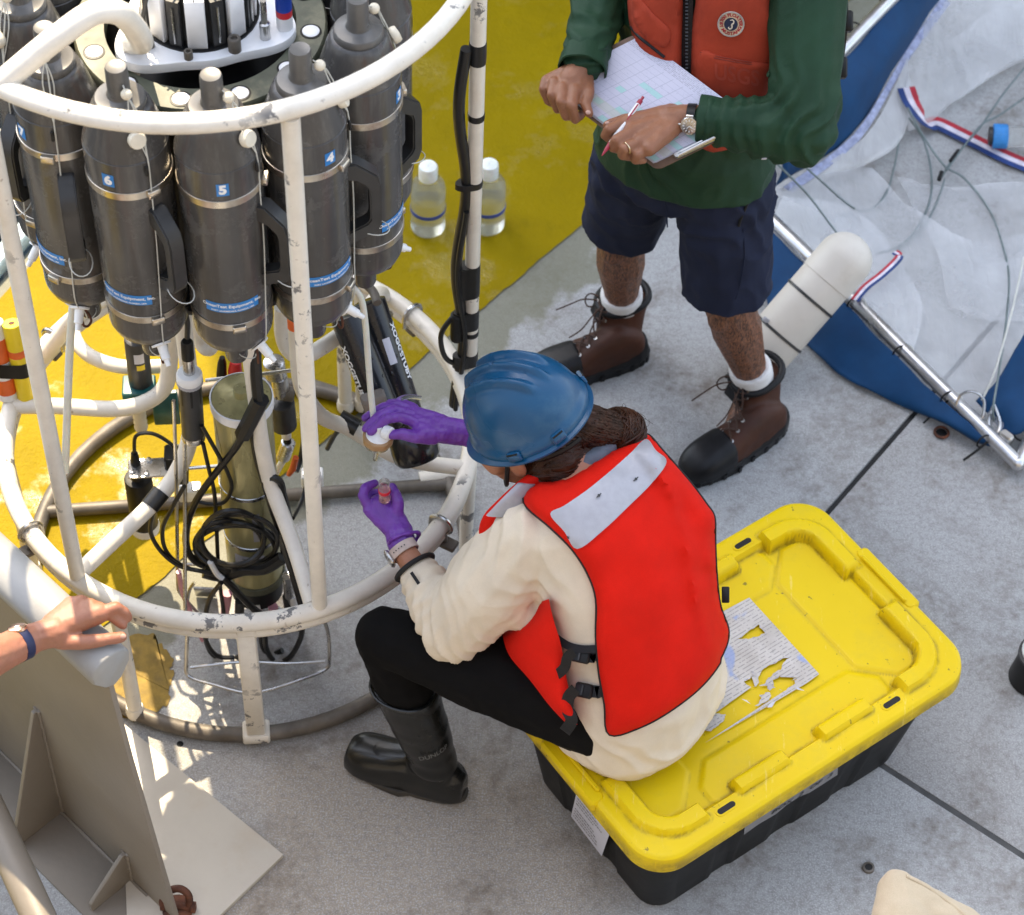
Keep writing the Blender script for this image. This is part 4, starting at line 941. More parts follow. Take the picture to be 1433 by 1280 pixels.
# sampling tubing
def tubing(pts, r, label, mat=TUBING):
    o = obj('tubing', M().tube(smooth_path([px(u, v, z) for u, v, z in pts], 6), r, 12), mat); return tag(o, label, 'tubing')
tubing([(486, 402, 1.17), (497, 405, 1.165), (506, 420, 1.14), (511, 450, 1.09), (515, 500, 1.0), (519, 550, .92), (523, 585, .867)], .0068, 'milky tubing from the bottle numbered 4 down to the filter holder')
tubing([(104, 412, 1.17), (101, 440, 1.12), (97, 500, .98), (94, 580, .82), (91, 660, .66)], .0085, 'pale straight tubing hanging from the bottle numbered 7')
o = obj('tubing_flange', M().lathe([(.02, 0), (.021, .003), (.02, .006)], px(103, 418, 1.16), (0, 0, 1), 20), WHITE_PLASTIC); tag(o, 'small white disc fitting at the top of the pale straight tubing', 'fitting')
cable([(458, 628), (472, 604), (492, 592), (505, 594)], .006, .12, par=None)['label'] = 'short black cable taped to the right inner tube'
bpy.context.scene.objects[-1] if False else None
for o in C.objects:
    if o.name.startswith('cable') and o.parent is None and 'category' not in o and o.type == 'MESH' and 'label' in o: o['category'] = 'cable'

# ------------------------------------------------------------------ wash bottles on the yellow paint
def wash(u, v, label):
    t = thing('wash_bottle', label, 'bottle', 'clear bottles on the yellow deck', loc=px(u, v, .0045)); t.scale = (1.25, 1.25, 1.25); r = .038
    obj('body', M().lathe([(.001, .0), (r - .006, .0), (r - .001, .004), (r, .012), (r, .122), (r - .002, .132), (r - .010, .146), (.020, .154), (.0175, .158)], n=32, caps=False), CLEAR, t)
    obj('contents', M().lathe([(.001, .002), (r - .007, .002), (r - .002, .012), (r - .002, .098), (.001, .0985)], n=28, caps=False), WATER_IN, t)
    obj('cap', M().lathe([(.0185, .152), (.0205, .154), (.0205, .185), (.0185, .189), (.001, .190)], n=24, caps=False), simple('milky_cap', (.72, .74, .70), .4, sub=.3), t)
    obj('blue_band', M().lathe([(r + .0004, .060), (r + .0010, .061), (r + .0010, .069), (r + .0004, .070)], n=32, caps=False), BLUE_PL, t)
wash(599, 318, 'clear water bottle with a blue band standing left of the taped white post')
wash(682, 315, 'clear water bottle with a blue band partly hidden behind the taped white post')
# ------------------------------------------------------------------ tote box
ta = math.radians(37.6); TU = V((math.cos(ta), math.sin(ta), 0)); TV = V((-math.sin(ta), math.cos(ta), 0))
def du(p): return p.x * TU.x + p.y * TU.y
ub0, ub1, vb0, vb1 = .128, 1.022, -1.400, -.815           # lid extents along the box axes
OC = TU * ((ub0 + ub1) / 2) + TV * ((vb0 + vb1) / 2)
TOTE = thing('storage_tote', 'black plastic storage box with a scuffed yellow lid, used as a seat', 'storage box', loc=OC)
HX, HY = (ub1 - ub0) / 2, (vb1 - vb0) / 2
def tl(x, y, z): return TU * x + TV * y + V((0, 0, z))
def rrect(hx, hy, r, z, n=6):
    P = []
    for cx, cy, a0 in ((hx - r, hy - r, 0), (-hx + r, hy - r, 90), (-hx + r, -hy + r, 180), (hx - r, -hy + r, 270)):
        for i in range(n + 1):
            a = math.radians(a0 + 90 * i / n); P.append(tl(cx + r * math.cos(a), cy + r * math.sin(a), z))
    return P
# tub with shallow vertical flutes
def tub_ring(hx, hy, r, z, dep):
    P = []
    def side(p0, p1, nrm, flutes):
        k = 48
        for i in range(k):
            t_ = i / k; q = V(p0).lerp(V(p1), t_); off = 0
            for f in flutes:
                x = abs(t_ - f[0]) / f[1]
                if x < 1: off = max(off, min(1, (1 - x) * 5))
            P.append(q - V(nrm) * dep * off)
    cs = [(hx - r, -hy), (hx, -hy + r), (hx, hy - r), (hx - r, hy), (-hx + r, hy), (-hx, hy - r), (-hx, -hy + r), (-hx + r, -hy)]
    fl = [(.22, .045), (.5, .05), (.78, .045)]
    side((cs[1][0], cs[1][1], 0), (cs[2][0], cs[2][1], 0), (1, 0, 0), [(.28, .06), (.72, .06)])
    for i in range(6): a = PI / 2 * i / 6; P.append(V((hx - r + r * math.cos(a), hy - r + r * math.sin(a), 0)))
    side((cs[3][0], cs[3][1], 0), (cs[4][0], cs[4][1], 0), (0, 1, 0), fl)
    for i in range(6): a = PI / 2 * (1 + i / 6); P.append(V((-hx + r + r * math.cos(a), hy - r + r * math.sin(a), 0)))
    side((cs[5][0], cs[5][1], 0), (cs[6][0], cs[6][1], 0), (-1, 0, 0), [(.28, .06), (.72, .06)])
    for i in range(6): a = PI / 2 * (2 + i / 6); P.append(V((-hx + r + r * math.cos(a), -hy + r + r * math.sin(a), 0)))
    side((cs[7][0], cs[7][1], 0), (cs[0][0], cs[0][1], 0), (0, -1, 0), fl)
    for i in range(6): a = PI / 2 * (3 + i / 6); P.append(V((hx - r + r * math.cos(a), -hy + r + r * math.sin(a), 0)))
    return [tl(p.x, p.y, z) for p in P]
LZ = .365
tub = M().loft([tub_ring(HX - .088, HY - .075, .05, .004, .004), tub_ring(HX - .082, HY - .069, .055, .012, .005), tub_ring(HX - .055, HY - .048, .055, .20, .007), tub_ring(HX - .030, HY - .030, .055, LZ, .007)])
TB = obj('tub', tub, TOTE_BK, TOTE, 30)
# lid built as a height field with walls
def ridge(x, y):
    ax, ay = abs(x), abs(y)
    def boxd(cx, cy, hx, hy, r=.012):
        qx, qy = abs(x - cx) - hx + r, abs(y - cy) - hy + r
        return min(max(qx, qy), 0) + math.hypot(max(qx, 0), max(qy, 0)) - r
    def up(d, w=.007): return max(0, min(1, -d / w))
    # rounded outer border level .395, recess inside
    def rr(hx, hy, r):
        qx, qy = ax - hx + r, ay - hy + r
        return min(max(qx, qy), 0) + math.hypot(max(qx, 0), max(qy, 0)) - r
    z = .392
    inner = rr(HX - .055, HY - .055, .05)
    z -= .020 * up(inner, .012)
    # L shaped raised corners
    for sx_ in (-1, 1):
        for sy_ in (-1, 1):
            X, Y = x * sx_, y * sy_
            dC = min(max(abs(X - (HX - .058)) - .024, Y - (HY - .032), (HY - .235) - Y), max(abs(Y - (HY - .058)) - .024, X - (HX - .032), (HX - .178) - X))
            rcut = math.hypot(max(X - (HX - .13), 0), max(Y - (HY - .13), 0)) - .098
            if X > HX - .13 and Y > HY - .13:
                dC = max(abs(math.hypot(X - (HX - .13), Y - (HY - .13)) - .072) - .024, -1)
            z = max(z, .392 + .016 * up(dC, .008)) if dC < 0 else z
    # bars along the long sides
    for cx in (-.115, .115):
        for s in (-1, 1):
            d = boxd(cx, s * (HY - .062), .072, .022)
            if d < 0: z = max(z, .390 + .016 * up(d, .008))
    # raised centre panels with cut corners
    def octo(cx, cy, hx, hy, c):
        X, Y = abs(x - cx), abs(y - cy); return max(X - hx, Y - hy, (X - hx + Y - hy + c) * .7071)
    for s in (-1, 1):
        d = octo(0.01, s * .20, .25, .07, .05)
        if d < 0 and inner < -.012: z = max(z, .372 + .005 * up(d, .006))
        d = octo(s * .33, 0, .10, .205, .07)
        if d < 0 and inner < -.012: z = max(z, .372 + .0045 * up(d, .006))
    return z
NX, NY = 190, 128
vs = []; idx = {}; fs = []
mm = M()
rngs = []
def inside(x, y, hx, hy, r):
    qx, qy = abs(x) - hx + r, abs(y) - hy + r
    return min(max(qx, qy), 0) + math.hypot(max(qx, 0), max(qy, 0)) - r
RC = .085
slots = [(s1 * .229, s2 * (HY - .036)) for s1 in (-1, 1) for s2 in (-1, 1)]
def warp(i, j):
    """square grid squeezed onto the rounded outline"""
    x = (i / NX * 2 - 1) * HX; y = (j / NY * 2 - 1) * HY
    # shrink towards the corner arc
    cx, cy = HX - RC, HY - RC
    if abs(x) > cx and abs(y) > cy:
        X, Y = (abs(x) - cx) / RC, (abs(y) - cy) / RC; m_ = max(X, Y); h = math.hypot(X, Y)
        if h > 1e-6: X, Y = X * m_ / h, Y * m_ / h
        x = math.copysign(cx + X * RC, x); y = math.copysign(cy + Y * RC, y)
    return x, y
grid = []
for i in range(NX + 1):
    for j in range(NY + 1):
        x, y = warp(i, j); d = inside(x, y, HX, HY, RC)
        z = ridge(x, y)
        if d > -.010: z -= .006 * (1 + d / .010) ** 2
        grid.append(tl(x, y, z))
for i in range(NX):
    for j in range(NY):
        x, y = warp(i + .5, j + .5)
        q = i * (NY + 1) + j; fs.append((q, q + NY + 1, q + NY + 2, q + 1))
mm.add(grid, fs)
# skirt
edge = [(i, 0) for i in range(NX)] + [(NX, j) for j in range(NY)] + [(i, NY) for i in range(NX, 0, -1)] + [(0, j) for j in range(NY, 0, -1)]
top = [grid[i * (NY + 1) + j] for i, j in edge]
def off(p, k, z): 
    x, y = p.dot(TU), p.dot(TV); return tl(x * (1 + k / HX), y * (1 + k / HY), z)
rg = [top, [off(p, .002, .375) for p in top], [off(p, .004, .345) for p in top], [off(p, .001, .343) for p in top], [off(p, -.014, .344) for p in top], [off(p, -.02, .372) for p in top]]
n_ = len(top); 
for a in range(len(rg) - 1):
    mm.add(rg[a] + rg[a + 1], [(k, (k + 1) % n_, n_ + (k + 1) % n_, n_ + k) for k in range(n_)])
LIDO = obj('lid', mm, LID, TOTE, 40)
for a, b in slots:
    for k, (hl, hw, z0, z1, mt, nm) in enumerate(((.027, .0105, .386, .3936, LID, 'slot_rim'), (.0225, .0068, .386, .3941, BLACK, 'painted_slot'))):  # raised black patch paints the dark of an open slot
        P = [tl(a + math.copysign(hl - hw, math.cos(q)) + hw * math.cos(q), b + hw * math.sin(q), z0) for q in [2 * PI * (i + .5) / 20 for i in range(20)]]
        obj(nm, M().prism(P, z1 - z0), mt, TOTE)
for s in (-1, 1):
    x = s * (HX - .008)
    obj('latch', M().box(tl(x, .0, .378), (.036, .19, .034), TU, TV, None, .006), LID, TOTE)
    obj('latch_ridge', M().box(tl(x - s * .012, .0, .399), (.010, .15, .008), TU, TV, None, .003), LID, TOTE)
# torn paper sheet on the lid
def onlid(u, v): return px(u, v, .3735)
sh = [onlid(*q) for q in ((1048, 838), (1146, 945), (1128, 958), (985, 1042), (975, 1030), (900, 940), (930, 900))]
holes = [[(1033, 897), (1047, 896), (1070, 888), (1066, 880), (1060, 876)], [(1060, 963), (1064, 942), (1082, 930), (1102, 922), (1094, 936), (1078, 950), (1068, 958)], [(1041, 957), (1052, 950), (1056, 962), (1048, 962)], [(1088, 968), (1100, 958), (1117, 949), (1112, 958), (1098, 969)], [(1056, 990), (1066, 980), (1062, 974), (1076, 970), (1078, 975), (1070, 986), (1060, 991)], [(984, 1025), (1000, 1000), (1014, 1000), (1012, 1012), (1000, 1022)], [(1081, 955), (1092, 947), (1094, 954), (1084, 960)]]
b_ = bmesh.new()
def loop(P):
    vs = [b_.verts.new(p) for p in P]; return [b_.edges.new((vs[i], vs[(i + 1) % len(vs)])) for i in range(len(vs))]
es = loop([p - OC for p in sh])
def torn(P, amp, k=6):
    Q = []
    for i in range(len(P)):
        a, b = V(P[i]), V(P[(i + 1) % len(P)])
        for j in range(k):
            q = a.lerp(b, j / k); Q.append(q + V((noise.noise(q * 70), noise.noise(q * 70 + V((9, 0, 0))), 0)) * amp + V((noise.noise(q * 210), noise.noise(q * 210 + V((9, 0, 0))), 0)) * amp * .5)
    return Q
for h in holes: es += loop(torn([onlid(*q) - OC for q in h], .006))
bmesh.ops.triangle_fill(b_, use_beauty=True, edges=es)
for v_ in b_.verts: v_.co.z = .3785 - 0 + 0.0008
me = bpy.data.meshes.new('paper_sheet'); b_.to_mesh(me); b_.free()
for p in me.polygons:
    if p.normal.z < 0: p.flip()
def sheet_mat():
    mt, t, n, l, b = node_mat('torn_printed_paper'); vec = coords(n, l, world=True)
    mp = n.new('ShaderNodeMapping'); mp.inputs['Rotation'].default_value = (0, 0, -ta); l.new(vec, mp.inputs[0])
    sp = n.new('ShaderNodeSeparateXYZ'); l.new(mp.outputs[0], sp.inputs[0])
    fr = mth(n, l, 'FRACT', mth(n, l, 'MULTIPLY', sp.outputs[1], 118.0)); ln = ramp(n, l, fr, .26, .32, (1, 1, 1, 1), (0, 0, 0, 1))
    cx = n.new('ShaderNodeCombineXYZ'); l.new(mth(n, l, 'MULTIPLY', sp.outputs[0], 130.0), cx.inputs[0]); l.new(mth(n, l, 'MULTIPLY', mth(n, l, 'FLOOR', mth(n, l, 'MULTIPLY', sp.outputs[1], 118.0)), 7.3), cx.inputs[1])
    brk = mth(n, l, 'MULTIPLY', ramp(n, l, nz(n, l, cx.outputs[0], 1.0, 2), .44, .48), ramp(n, l, nz(n, l, vec, 16, 4), .36, .44))
    f = mth(n, l, 'MULTIPLY', mth(n, l, 'MULTIPLY', ln, brk), .6)
    c = mixc(n, l, ramp(n, l, nz(n, l, vec, 14, 6), .3, .7), (.42, .385, .35), (.56, .53, .50)); c = mixc(n, l, f, c, (.17, .16, .16))
    bl = ramp(n, l, nz(n, l, vec, 7, 3, .5, .8), .66, .70); c = mixc(n, l, mth(n, l, 'MULTIPLY', bl, .8), c, (.22, .30, .55))
    c = mixc(n, l, mth(n, l, 'MULTIPLY', ramp(n, l, nz(n, l, vec, 40, 6, .7), .62, .68), .6), c, (.25, .24, .22))
    l.new(c, b.inputs['Base Color']); b.inputs['Roughness'].default_value = .35; bump(n, l, b, nz(n, l, vec, 60, 4), .5, .004); return mt
tag(obj('paper_sheet', me, sheet_mat()), 'torn printed paper sheet taped flat on the yellow lid', 'paper'); C.objects['paper_sheet'].location = OC
CLEAR_TAPE = clearish('clear_tape_film', (.85, .83, .78), .25, .3, .35, 1.1)
# crumpled scraps of the torn sheet standing up
rr = random.Random(11)
for (u, v), wh in zip(((1055, 946), (1082, 966), (1076, 990), (1042, 986), (1121, 965)), ('beside the largest hole of the printed sheet', 'between two small holes of the printed sheet', 'at the lower edge of the printed sheet', 'left of the lowest hole in the printed sheet', 'at the right corner of the printed sheet')):
    p = onlid(u, v) + V((0, 0, .008)); q = [p + V((rr.uniform(-.014, .014), rr.uniform(-.010, .010), rr.uniform(-.002, .008))) for _ in range(5)]
    tag(obj('paper_scrap', M().add(q, [(0, 1, 2), (0, 2, 3), (0, 3, 4)]), PAPER), 'curled scrap of torn white paper ' + wh, 'paper', 'scraps torn from the printed sheet')
# tape with handwriting on the front side, sticker on the short side
def frontside(u, v, out=.004):
    """point on the front long wall of the tub"""
    best = None
    o = OC + tl(0, -HY + .030, LZ); n_ = (V((0, 0, 1)) * (-.045) + TV * (-.36)).normalized(); n_ = (TV * -1 + V((0, 0, -.12))).normalized()
    return pplane(u, v, o + n_ * out, n_), n_
mm = M(); tapeP = [((1043, 1150), (1041, 1168)), ((1065, 1137), (1062, 1153)), ((1088, 1124), (1086, 1139)), ((1098, 1113), (1100, 1127)), ((1118, 1101), (1118, 1115)), ((1131, 1095), (1133, 1109)), ((1152, 1083), (1152, 1097)), ((1173, 1067), (1172, 1084))]
vs = []
for a, b in tapeP: vs += [frontside(*a)[0] - OC, frontside(*b)[0] - OC]
mm.add(vs, [(2 * i, 2 * i + 1, 2 * i + 3, 2 * i + 2) for i in range(len(tapeP) - 1)])
tp_ = obj('tape_label', mm, simple('grey_cloth_tape', (.21, .21, .22), .6, 0, .1, 30, .1), TOTE)
c0, n0 = frontside(1108, 1120, .0055); ex = (frontside(1172, 1076)[0] - frontside(1043, 1159)[0]).normalized(); ey = n0.cross(ex); ey = ey if ey.z > 0 else -ey
mm = text_on(text_mesh('BOX  2  OF  3', .036, .0003, shear=.1), lambda x, y: c0 - OC + ex * (x * .80 + .03) + ey * (y * .8 + .002 * math.sin(x * 60)))
obj('tape_writing', mm, BLACK, tp_)
o_ = OC + tl(-HX + .030, 0, LZ); n_ = (TU * -1 + V((0, 0, -.13))).normalized()
def leftside(u, v, out=.004): return pplane(u, v, o_ + n_ * out, n_) - OC
q = [leftside(*p) for p in ((808, 1104), (799, 1142), (842, 1198), (856, 1158))]
st = obj('sticker', M().add(q, [(0, 1, 2, 3)]), PAPER, TOTE)
mm = M(); e1 = (q[2] - q[1]); e2 = (q[0] - q[1])
for k in range(9):
    a = q[1] + e1 * .06 + e2 * (.12 + .09 * k); L_ = .5 + .36 * rr.random()
    if k in (4,): continue
    x = 0
    while x < L_:
        w_ = rr.uniform(.02, .08); s_ = a + e1 * x; mm.add([s_ - n_ * -.0008, s_ + e1 * w_ + n_ * .0008, s_ + e1 * w_ + e2 * .03 + n_ * .0008, s_ + e2 * .03 + n_ * .0008], [(0, 1, 2, 3)]); x += w_ + .02
obj('sticker_print', mm, simple('grey_print', (.16, .16, .16), .7), st, kind='stuff')
# ------------------------------------------------------------------ people: helpers
def ring_el(c, X, Y, a, b, n=28, e=2.3):
    """superellipse ring; X is the width direction, Y the depth direction"""
    P = []
    for i in range(n):
        t = 2 * PI * i / n; ct, st = math.cos(t), math.sin(t)
        P.append(V(c) + V(X) * (a * math.copysign(abs(ct) ** (2 / e), ct)) + V(Y) * (b * math.copysign(abs(st) ** (2 / e), st)))
    return P
def torso_loft(mm, spec, right, n=28, grow=0.0, back=None):
    """spec: (centre, half width, half depth); rings square to the spine"""
    cs = [V(s[0]) for s in spec]; rings = []
    for i, s in enumerate(spec):
        t = (cs[min(i + 1, len(cs) - 1)] - cs[max(i - 1, 0)]).normalized()
        X = (V(right) - t * V(right).dot(t)).normalized(); Y = t.cross(X)
        rings.append(ring_el(cs[i], X, Y, s[1] + grow, s[2] + grow, n))
    return mm.loft(rings)
def folds(freq, amp, seed=0, axis=None, k=1.0):
    """soft cloth folds: ridged noise stretched along an axis"""
    def f(co, n):
        q = co.copy()
        if axis is not None: q = q - axis * (q.dot(axis) * k)
        a = noise.noise(q * freq + V((seed, 0, 0))); b = noise.noise(q * freq * 2.3 + V((0, seed, 3)))
        return amp * ((1 - abs(a) * 2) * .8 + b * .35 - .4)
    return f
def crease(co, d, f, seed=0, warp=.9):
    """sharp cloth creases running across direction d"""
    q = co.dot(d) * f + warp * noise.noise(co * 7 + V((seed, 0, 0))) + .5 * noise.noise(co * 15 + V((0, seed, 0)))
    t = q - math.floor(q); return (1 - abs(2 * t - 1)) ** 1.6 - .35
def hand_finger(mm, pts, r0, r1, n=10):
    k = len(pts)
    for i in range(k - 1):
        ra = r0 + (r1 - r0) * i / (k - 1); rb = r0 + (r1 - r0) * (i + 1) / (k - 1); mm.cap(pts[i], pts[i + 1], ra, rb, n)
def trace_panel(bvh, outline, lift, thick, edge=.02, step=7, wob=0, sm=12):
    """padded panel lying on a body: the outline is given where its edge runs, the panel follows the body's surface"""
    # resample the outline
    P = smooth_path([V((u, v, 0)) for u, v in outline], 5, True); pts = [(p.x, p.y) for p in P]
    us = [p[0] for p in pts]; vs_ = [p[1] for p in pts]
    def inside(u, v):
        c = False; j = len(pts) - 1
        for i in range(len(pts)):
            if (pts[i][1] > v) != (pts[j][1] > v) and u < (pts[j][0] - pts[i][0]) * (v - pts[i][1]) / (pts[j][1] - pts[i][1]) + pts[i][0]: c = not c
            j = i
        return c
    def dist(u, v):
        d = 1e9
        for i in range(len(pts)):
            ax, ay = pts[i]; bx, by = pts[(i + 1) % len(pts)]; dx, dy = bx - ax, by - ay; L2 = dx * dx + dy * dy
            t = 0 if L2 < 1e-9 else max(0, min(1, ((u - ax) * dx + (v - ay) * dy) / L2)); d = min(d, math.hypot(u - ax - t * dx, v - ay - t * dy))
        return d
    b = bmesh.new(); ring = [b.verts.new((u, v, 0)) for u, v in pts]
    es = [b.edges.new((ring[i], ring[(i + 1) % len(ring)])) for i in range(len(ring))]
    bmesh.ops.triangle_fill(b, use_beauty=True, edges=es)
    # refine to an even grid
    for _ in range(7):
        long_ = [e for e in b.edges if e.calc_length() > step * 1.5]
        if not long_: break
        bmesh.ops.subdivide_edges(b, edges=long_, cuts=1, use_grid_fill=False)
        bmesh.ops.triangulate(b, faces=[f for f in b.faces if len(f.verts) > 3])
        inner = [v_ for v_ in b.verts if not v_.is_boundary]
        bmesh.ops.beautify_fill(b, faces=b.faces[:], edges=[e for e in b.edges if not e.is_boundary])
        bmesh.ops.smooth_vert(b, verts=inner, factor=.5, use_axis_x=True, use_axis_y=True)
    b.verts.ensure_lookup_table(); b.verts.index_update(); b.normal_update()
    # boundary vertices in order (subdividing the outline has added some)
    nxt = {}
    for e in b.edges:
        if e.is_boundary:
            nxt.setdefault(e.verts[0].index, []).append(e.verts[1].index); nxt.setdefault(e.verts[1].index, []).append(e.verts[0].index)
    s0 = next(iter(nxt)); rimids = [s0]; prev = None; cur = s0
    while True:
        c_ = [q for q in nxt[cur] if q != prev]
        if not c_ or c_[0] == s0 or len(rimids) > 5000: break
        prev, cur = cur, c_[0]; rimids.append(cur)
    front = []; back = []; bad = []
    for v_ in b.verts:
        u, w_ = v_.co.x, v_.co.y; d = pray(u, w_); hit = bvh.ray_cast(CAM, d)
        e = dist(u, w_) / 640.0
        prof = math.sqrt(max(0, 1 - (1 - min(e / edge, 1)) ** 2)) if edge > 0 else 1
        if hit[0] is None:
            # beyond the silhouette: nearest body point to the ray
            best = None
            for t in [4.0 + .03 * i for i in range(60)]:
                q = CAM + d * t; nn = bvh.find_nearest(q)
                if best is None or nn[3] < best[0]: best = (nn[3], q, nn[1])
            base, nrm = best[1] - best[2] * (lift * .5), best[2]; hitd = True
        else: base, nrm = hit[0], hit[1]
        front.append([base, nrm, prof, v_.is_boundary])
    # even out the normals so that the padding does not fold over
    nb = [[e.other_vert(v_).index for e in v_.link_edges] for v_ in b.verts]
    for _ in range(sm):
        new = []
        for i, f in enumerate(front):
            s_ = f[1] * 1.0; q = f[0] * 1.0
            for j in nb[i]: s_ = s_ + front[j][1]; q = q + front[j][0]
            new.append((s_.normalized(), q / (len(nb[i]) + 1)))
        for i, (s_, q) in enumerate(new):
            front[i][1] = s_
            if not front[i][3]: front[i][0] = front[i][0].lerp(q, .7)
    mm = M(); F = []; B = []
    for i, (p, nrm, prof, bd) in enumerate(front):
        # move along the view ray towards the camera so that the outline keeps its place
        ray = (CAM - p).normalized(); k = nrm.dot(ray); k = max(k, .35)
        wv = wob * noise.noise(p * 11) if wob and not bd else 0
        F.append(p + ray * ((lift + thick * prof + wv) / k)); B.append(p + ray * (lift * .2 / k) - nrm * .004)
    fs = []
    for f in b.faces:
        ids = [v_.index for v_ in f.verts]; a, c_, d_ = F[ids[0]], F[ids[1]], F[ids[2]]
        if (c_ - a).cross(d_ - a).dot(CAM - a) < 0: ids.reverse()
        fs.append(tuple(ids)); fs.append(tuple(i + len(F) for i in reversed(ids)))
    for e in b.edges:
        if e.is_boundary:
            i, j = e.verts[0].index, e.verts[1].index; fs.append((i, j, j + len(F), i + len(F)))
    rim = [F[i] for i in rimids]
    b.free(); mm.add(F + B, fs); return mm, rim

def strip(pts, w_, th, nrm):
    P = [V(p) for p in pts]; rings = []
    for i, p in enumerate(P):
        t = (P[min(i + 1, len(P) - 1)] - P[max(i - 1, 0)]).normalized(); wv = V(w_); n_ = t.cross(wv).normalized(); hw = wv.length / 2; wv = wv.normalized()
        if n_.dot(V(nrm)) < 0: n_ = -n_
        rings.append([p - wv * hw, p - wv * hw * .9 + n_ * th, p + wv * hw * .9 + n_ * th, p + wv * hw])
    return M().loft(rings)

# ------------------------------------------------------------------ seated woman
Wf = V((-.80, .60, 0)).normalized(); Wr = V((Wf.y, -Wf.x, 0))       # facing, right hand side
HIP = V((.905, -.64, .515))
spineW = [(HIP + V((.015, .0, -.125)), .165, .125), (HIP + V((.01, .0, -.06)), .190, .145), (HIP + V((0, .0, .03)), .185, .140), (V((.885, -.605, .645)), .162, .125), (V((.845, -.545, .77)), .165, .125), (V((.80, -.475, .875)), .170, .115), (V((.772, -.425, .945)), .125, .085), (V((.745, -.40, .99)), .06, .06)]
LS, RS = V((.668, -.545, .872)), px(868, 650, .86)               # shoulders
LE, LWr = px(637, 878, .62), px(566, 772, .67)                        # left elbow, wrist
RE, RWr = V((.68, -.14, .71)), px(640, 606, .835)
LH = HIP + Wr * -.105; RH = HIP + Wr * .105
LK = px(540, 890, .50); LA = px(606, 1062, .12)
RK = RH + V((-.30, .30, .02)); RA = V((.66, -.30, .11))
headC = px(728, 602, 1.0)
body = M()
torso_loft(body, spineW, Wr, grow=-.03)
body.chain([LS, LE, LWr], [.045, .036, .026]); body.chain([RS, RE, RWr], [.045, .036, .026])
body.chain([V((.79, -.46, .90)), LS], [.07, .045]); body.chain([V((.79, -.46, .90)), RS], [.07, .045])
body.chain([LH, LK, LA], [.085, .055, .036]); body.chain([RH, RK, RA], [.085, .055, .036])
body.chain([LA, LA + V((-.05, .03, -.06))], [.036, .024]); body.chain([RA, RA + V((-.05, .04, -.05))], [.036, .024])
# head: looking down towards the hands
Hd = (px(520, 640, .78) - headC); Hd.z = -.06; hf = V((Hd.x, Hd.y, 0)).normalized(); hf = (hf + V((0, 0, -.42))).normalized()
hr = hf.cross(V((0, 0, 1))).normalized(); hu = hr.cross(hf)
def hp(x, y, z): return headC + hr * x + hf * y + hu * z
body.ball(hp(0, 0, .02), .085, 20, (.88, 1.12, 1.05), hr, hf)
body.ball(hp(0, .030, -.055), .072, 18, (.92, .98, 1.1), hr, hf)                    # jaw and cheeks
body.cap(hp(0, .07, -.105), hp(0, .078, -.11), .022, .02)                            # chin
body.cap(hp(0, .098, -.005), hp(0, .112, -.038), .010, .014)                        # nose
body.cap(hp(-.02, .088, -.072), hp(.02, .088, -.072), .010, .010)                    # lips
for s in (-1, 1):
    body.ball(hp(.080 * s, -.012, -.022), .026, 12, (.35, .75, 1.15), hr, hf)         # ear
    body.cap(hp(.045 * s, .062, -.028), hp(.055 * s, .05, -.04), .026, .024)          # cheekbone
body.cap(hp(0, -.02, -.08), V((.765, -.42, .93)), .052, .058)                       # neck
bme = remesh(body, .0048, 3, 'person')
WOM = obj('person', bme, SKIN_WOM); tag(WOM, 'woman in blue helmet and red vest sitting on the yellow box lid, filtering water', 'person')
for s in (-1, 1):
    e = obj('eye', M().ball(hp(.032 * s, .083, .0), .0115, 12), WHITE_PLASTIC, WOM); obj('iris', M().ball(hp(.032 * s, .0915, -.001), .0055, 10), BLACK, e)
# leggings
lg = M(); torso_loft(lg, [(s[0], s[1] - .012, s[2] - .012) for s in spineW[:3]], Wr)
lg.chain([LH, LH.lerp(LK, .55) + V((0, 0, .005)), LK], [.104, .094, .066]); lg.chain([LK, LK.lerp(LA, .35), LA], [.066, .066, .045])
lg.chain([RH, RH.lerp(RK, .55), RK], [.104, .092, .066]); lg.chain([RK, RK.lerp(RA, .4), RA], [.066, .062, .045])
LEG = obj('leggings', remesh(lg, .006, 5, 'leggings', folds(16, .0045, 1)), LEGGING, WOM)
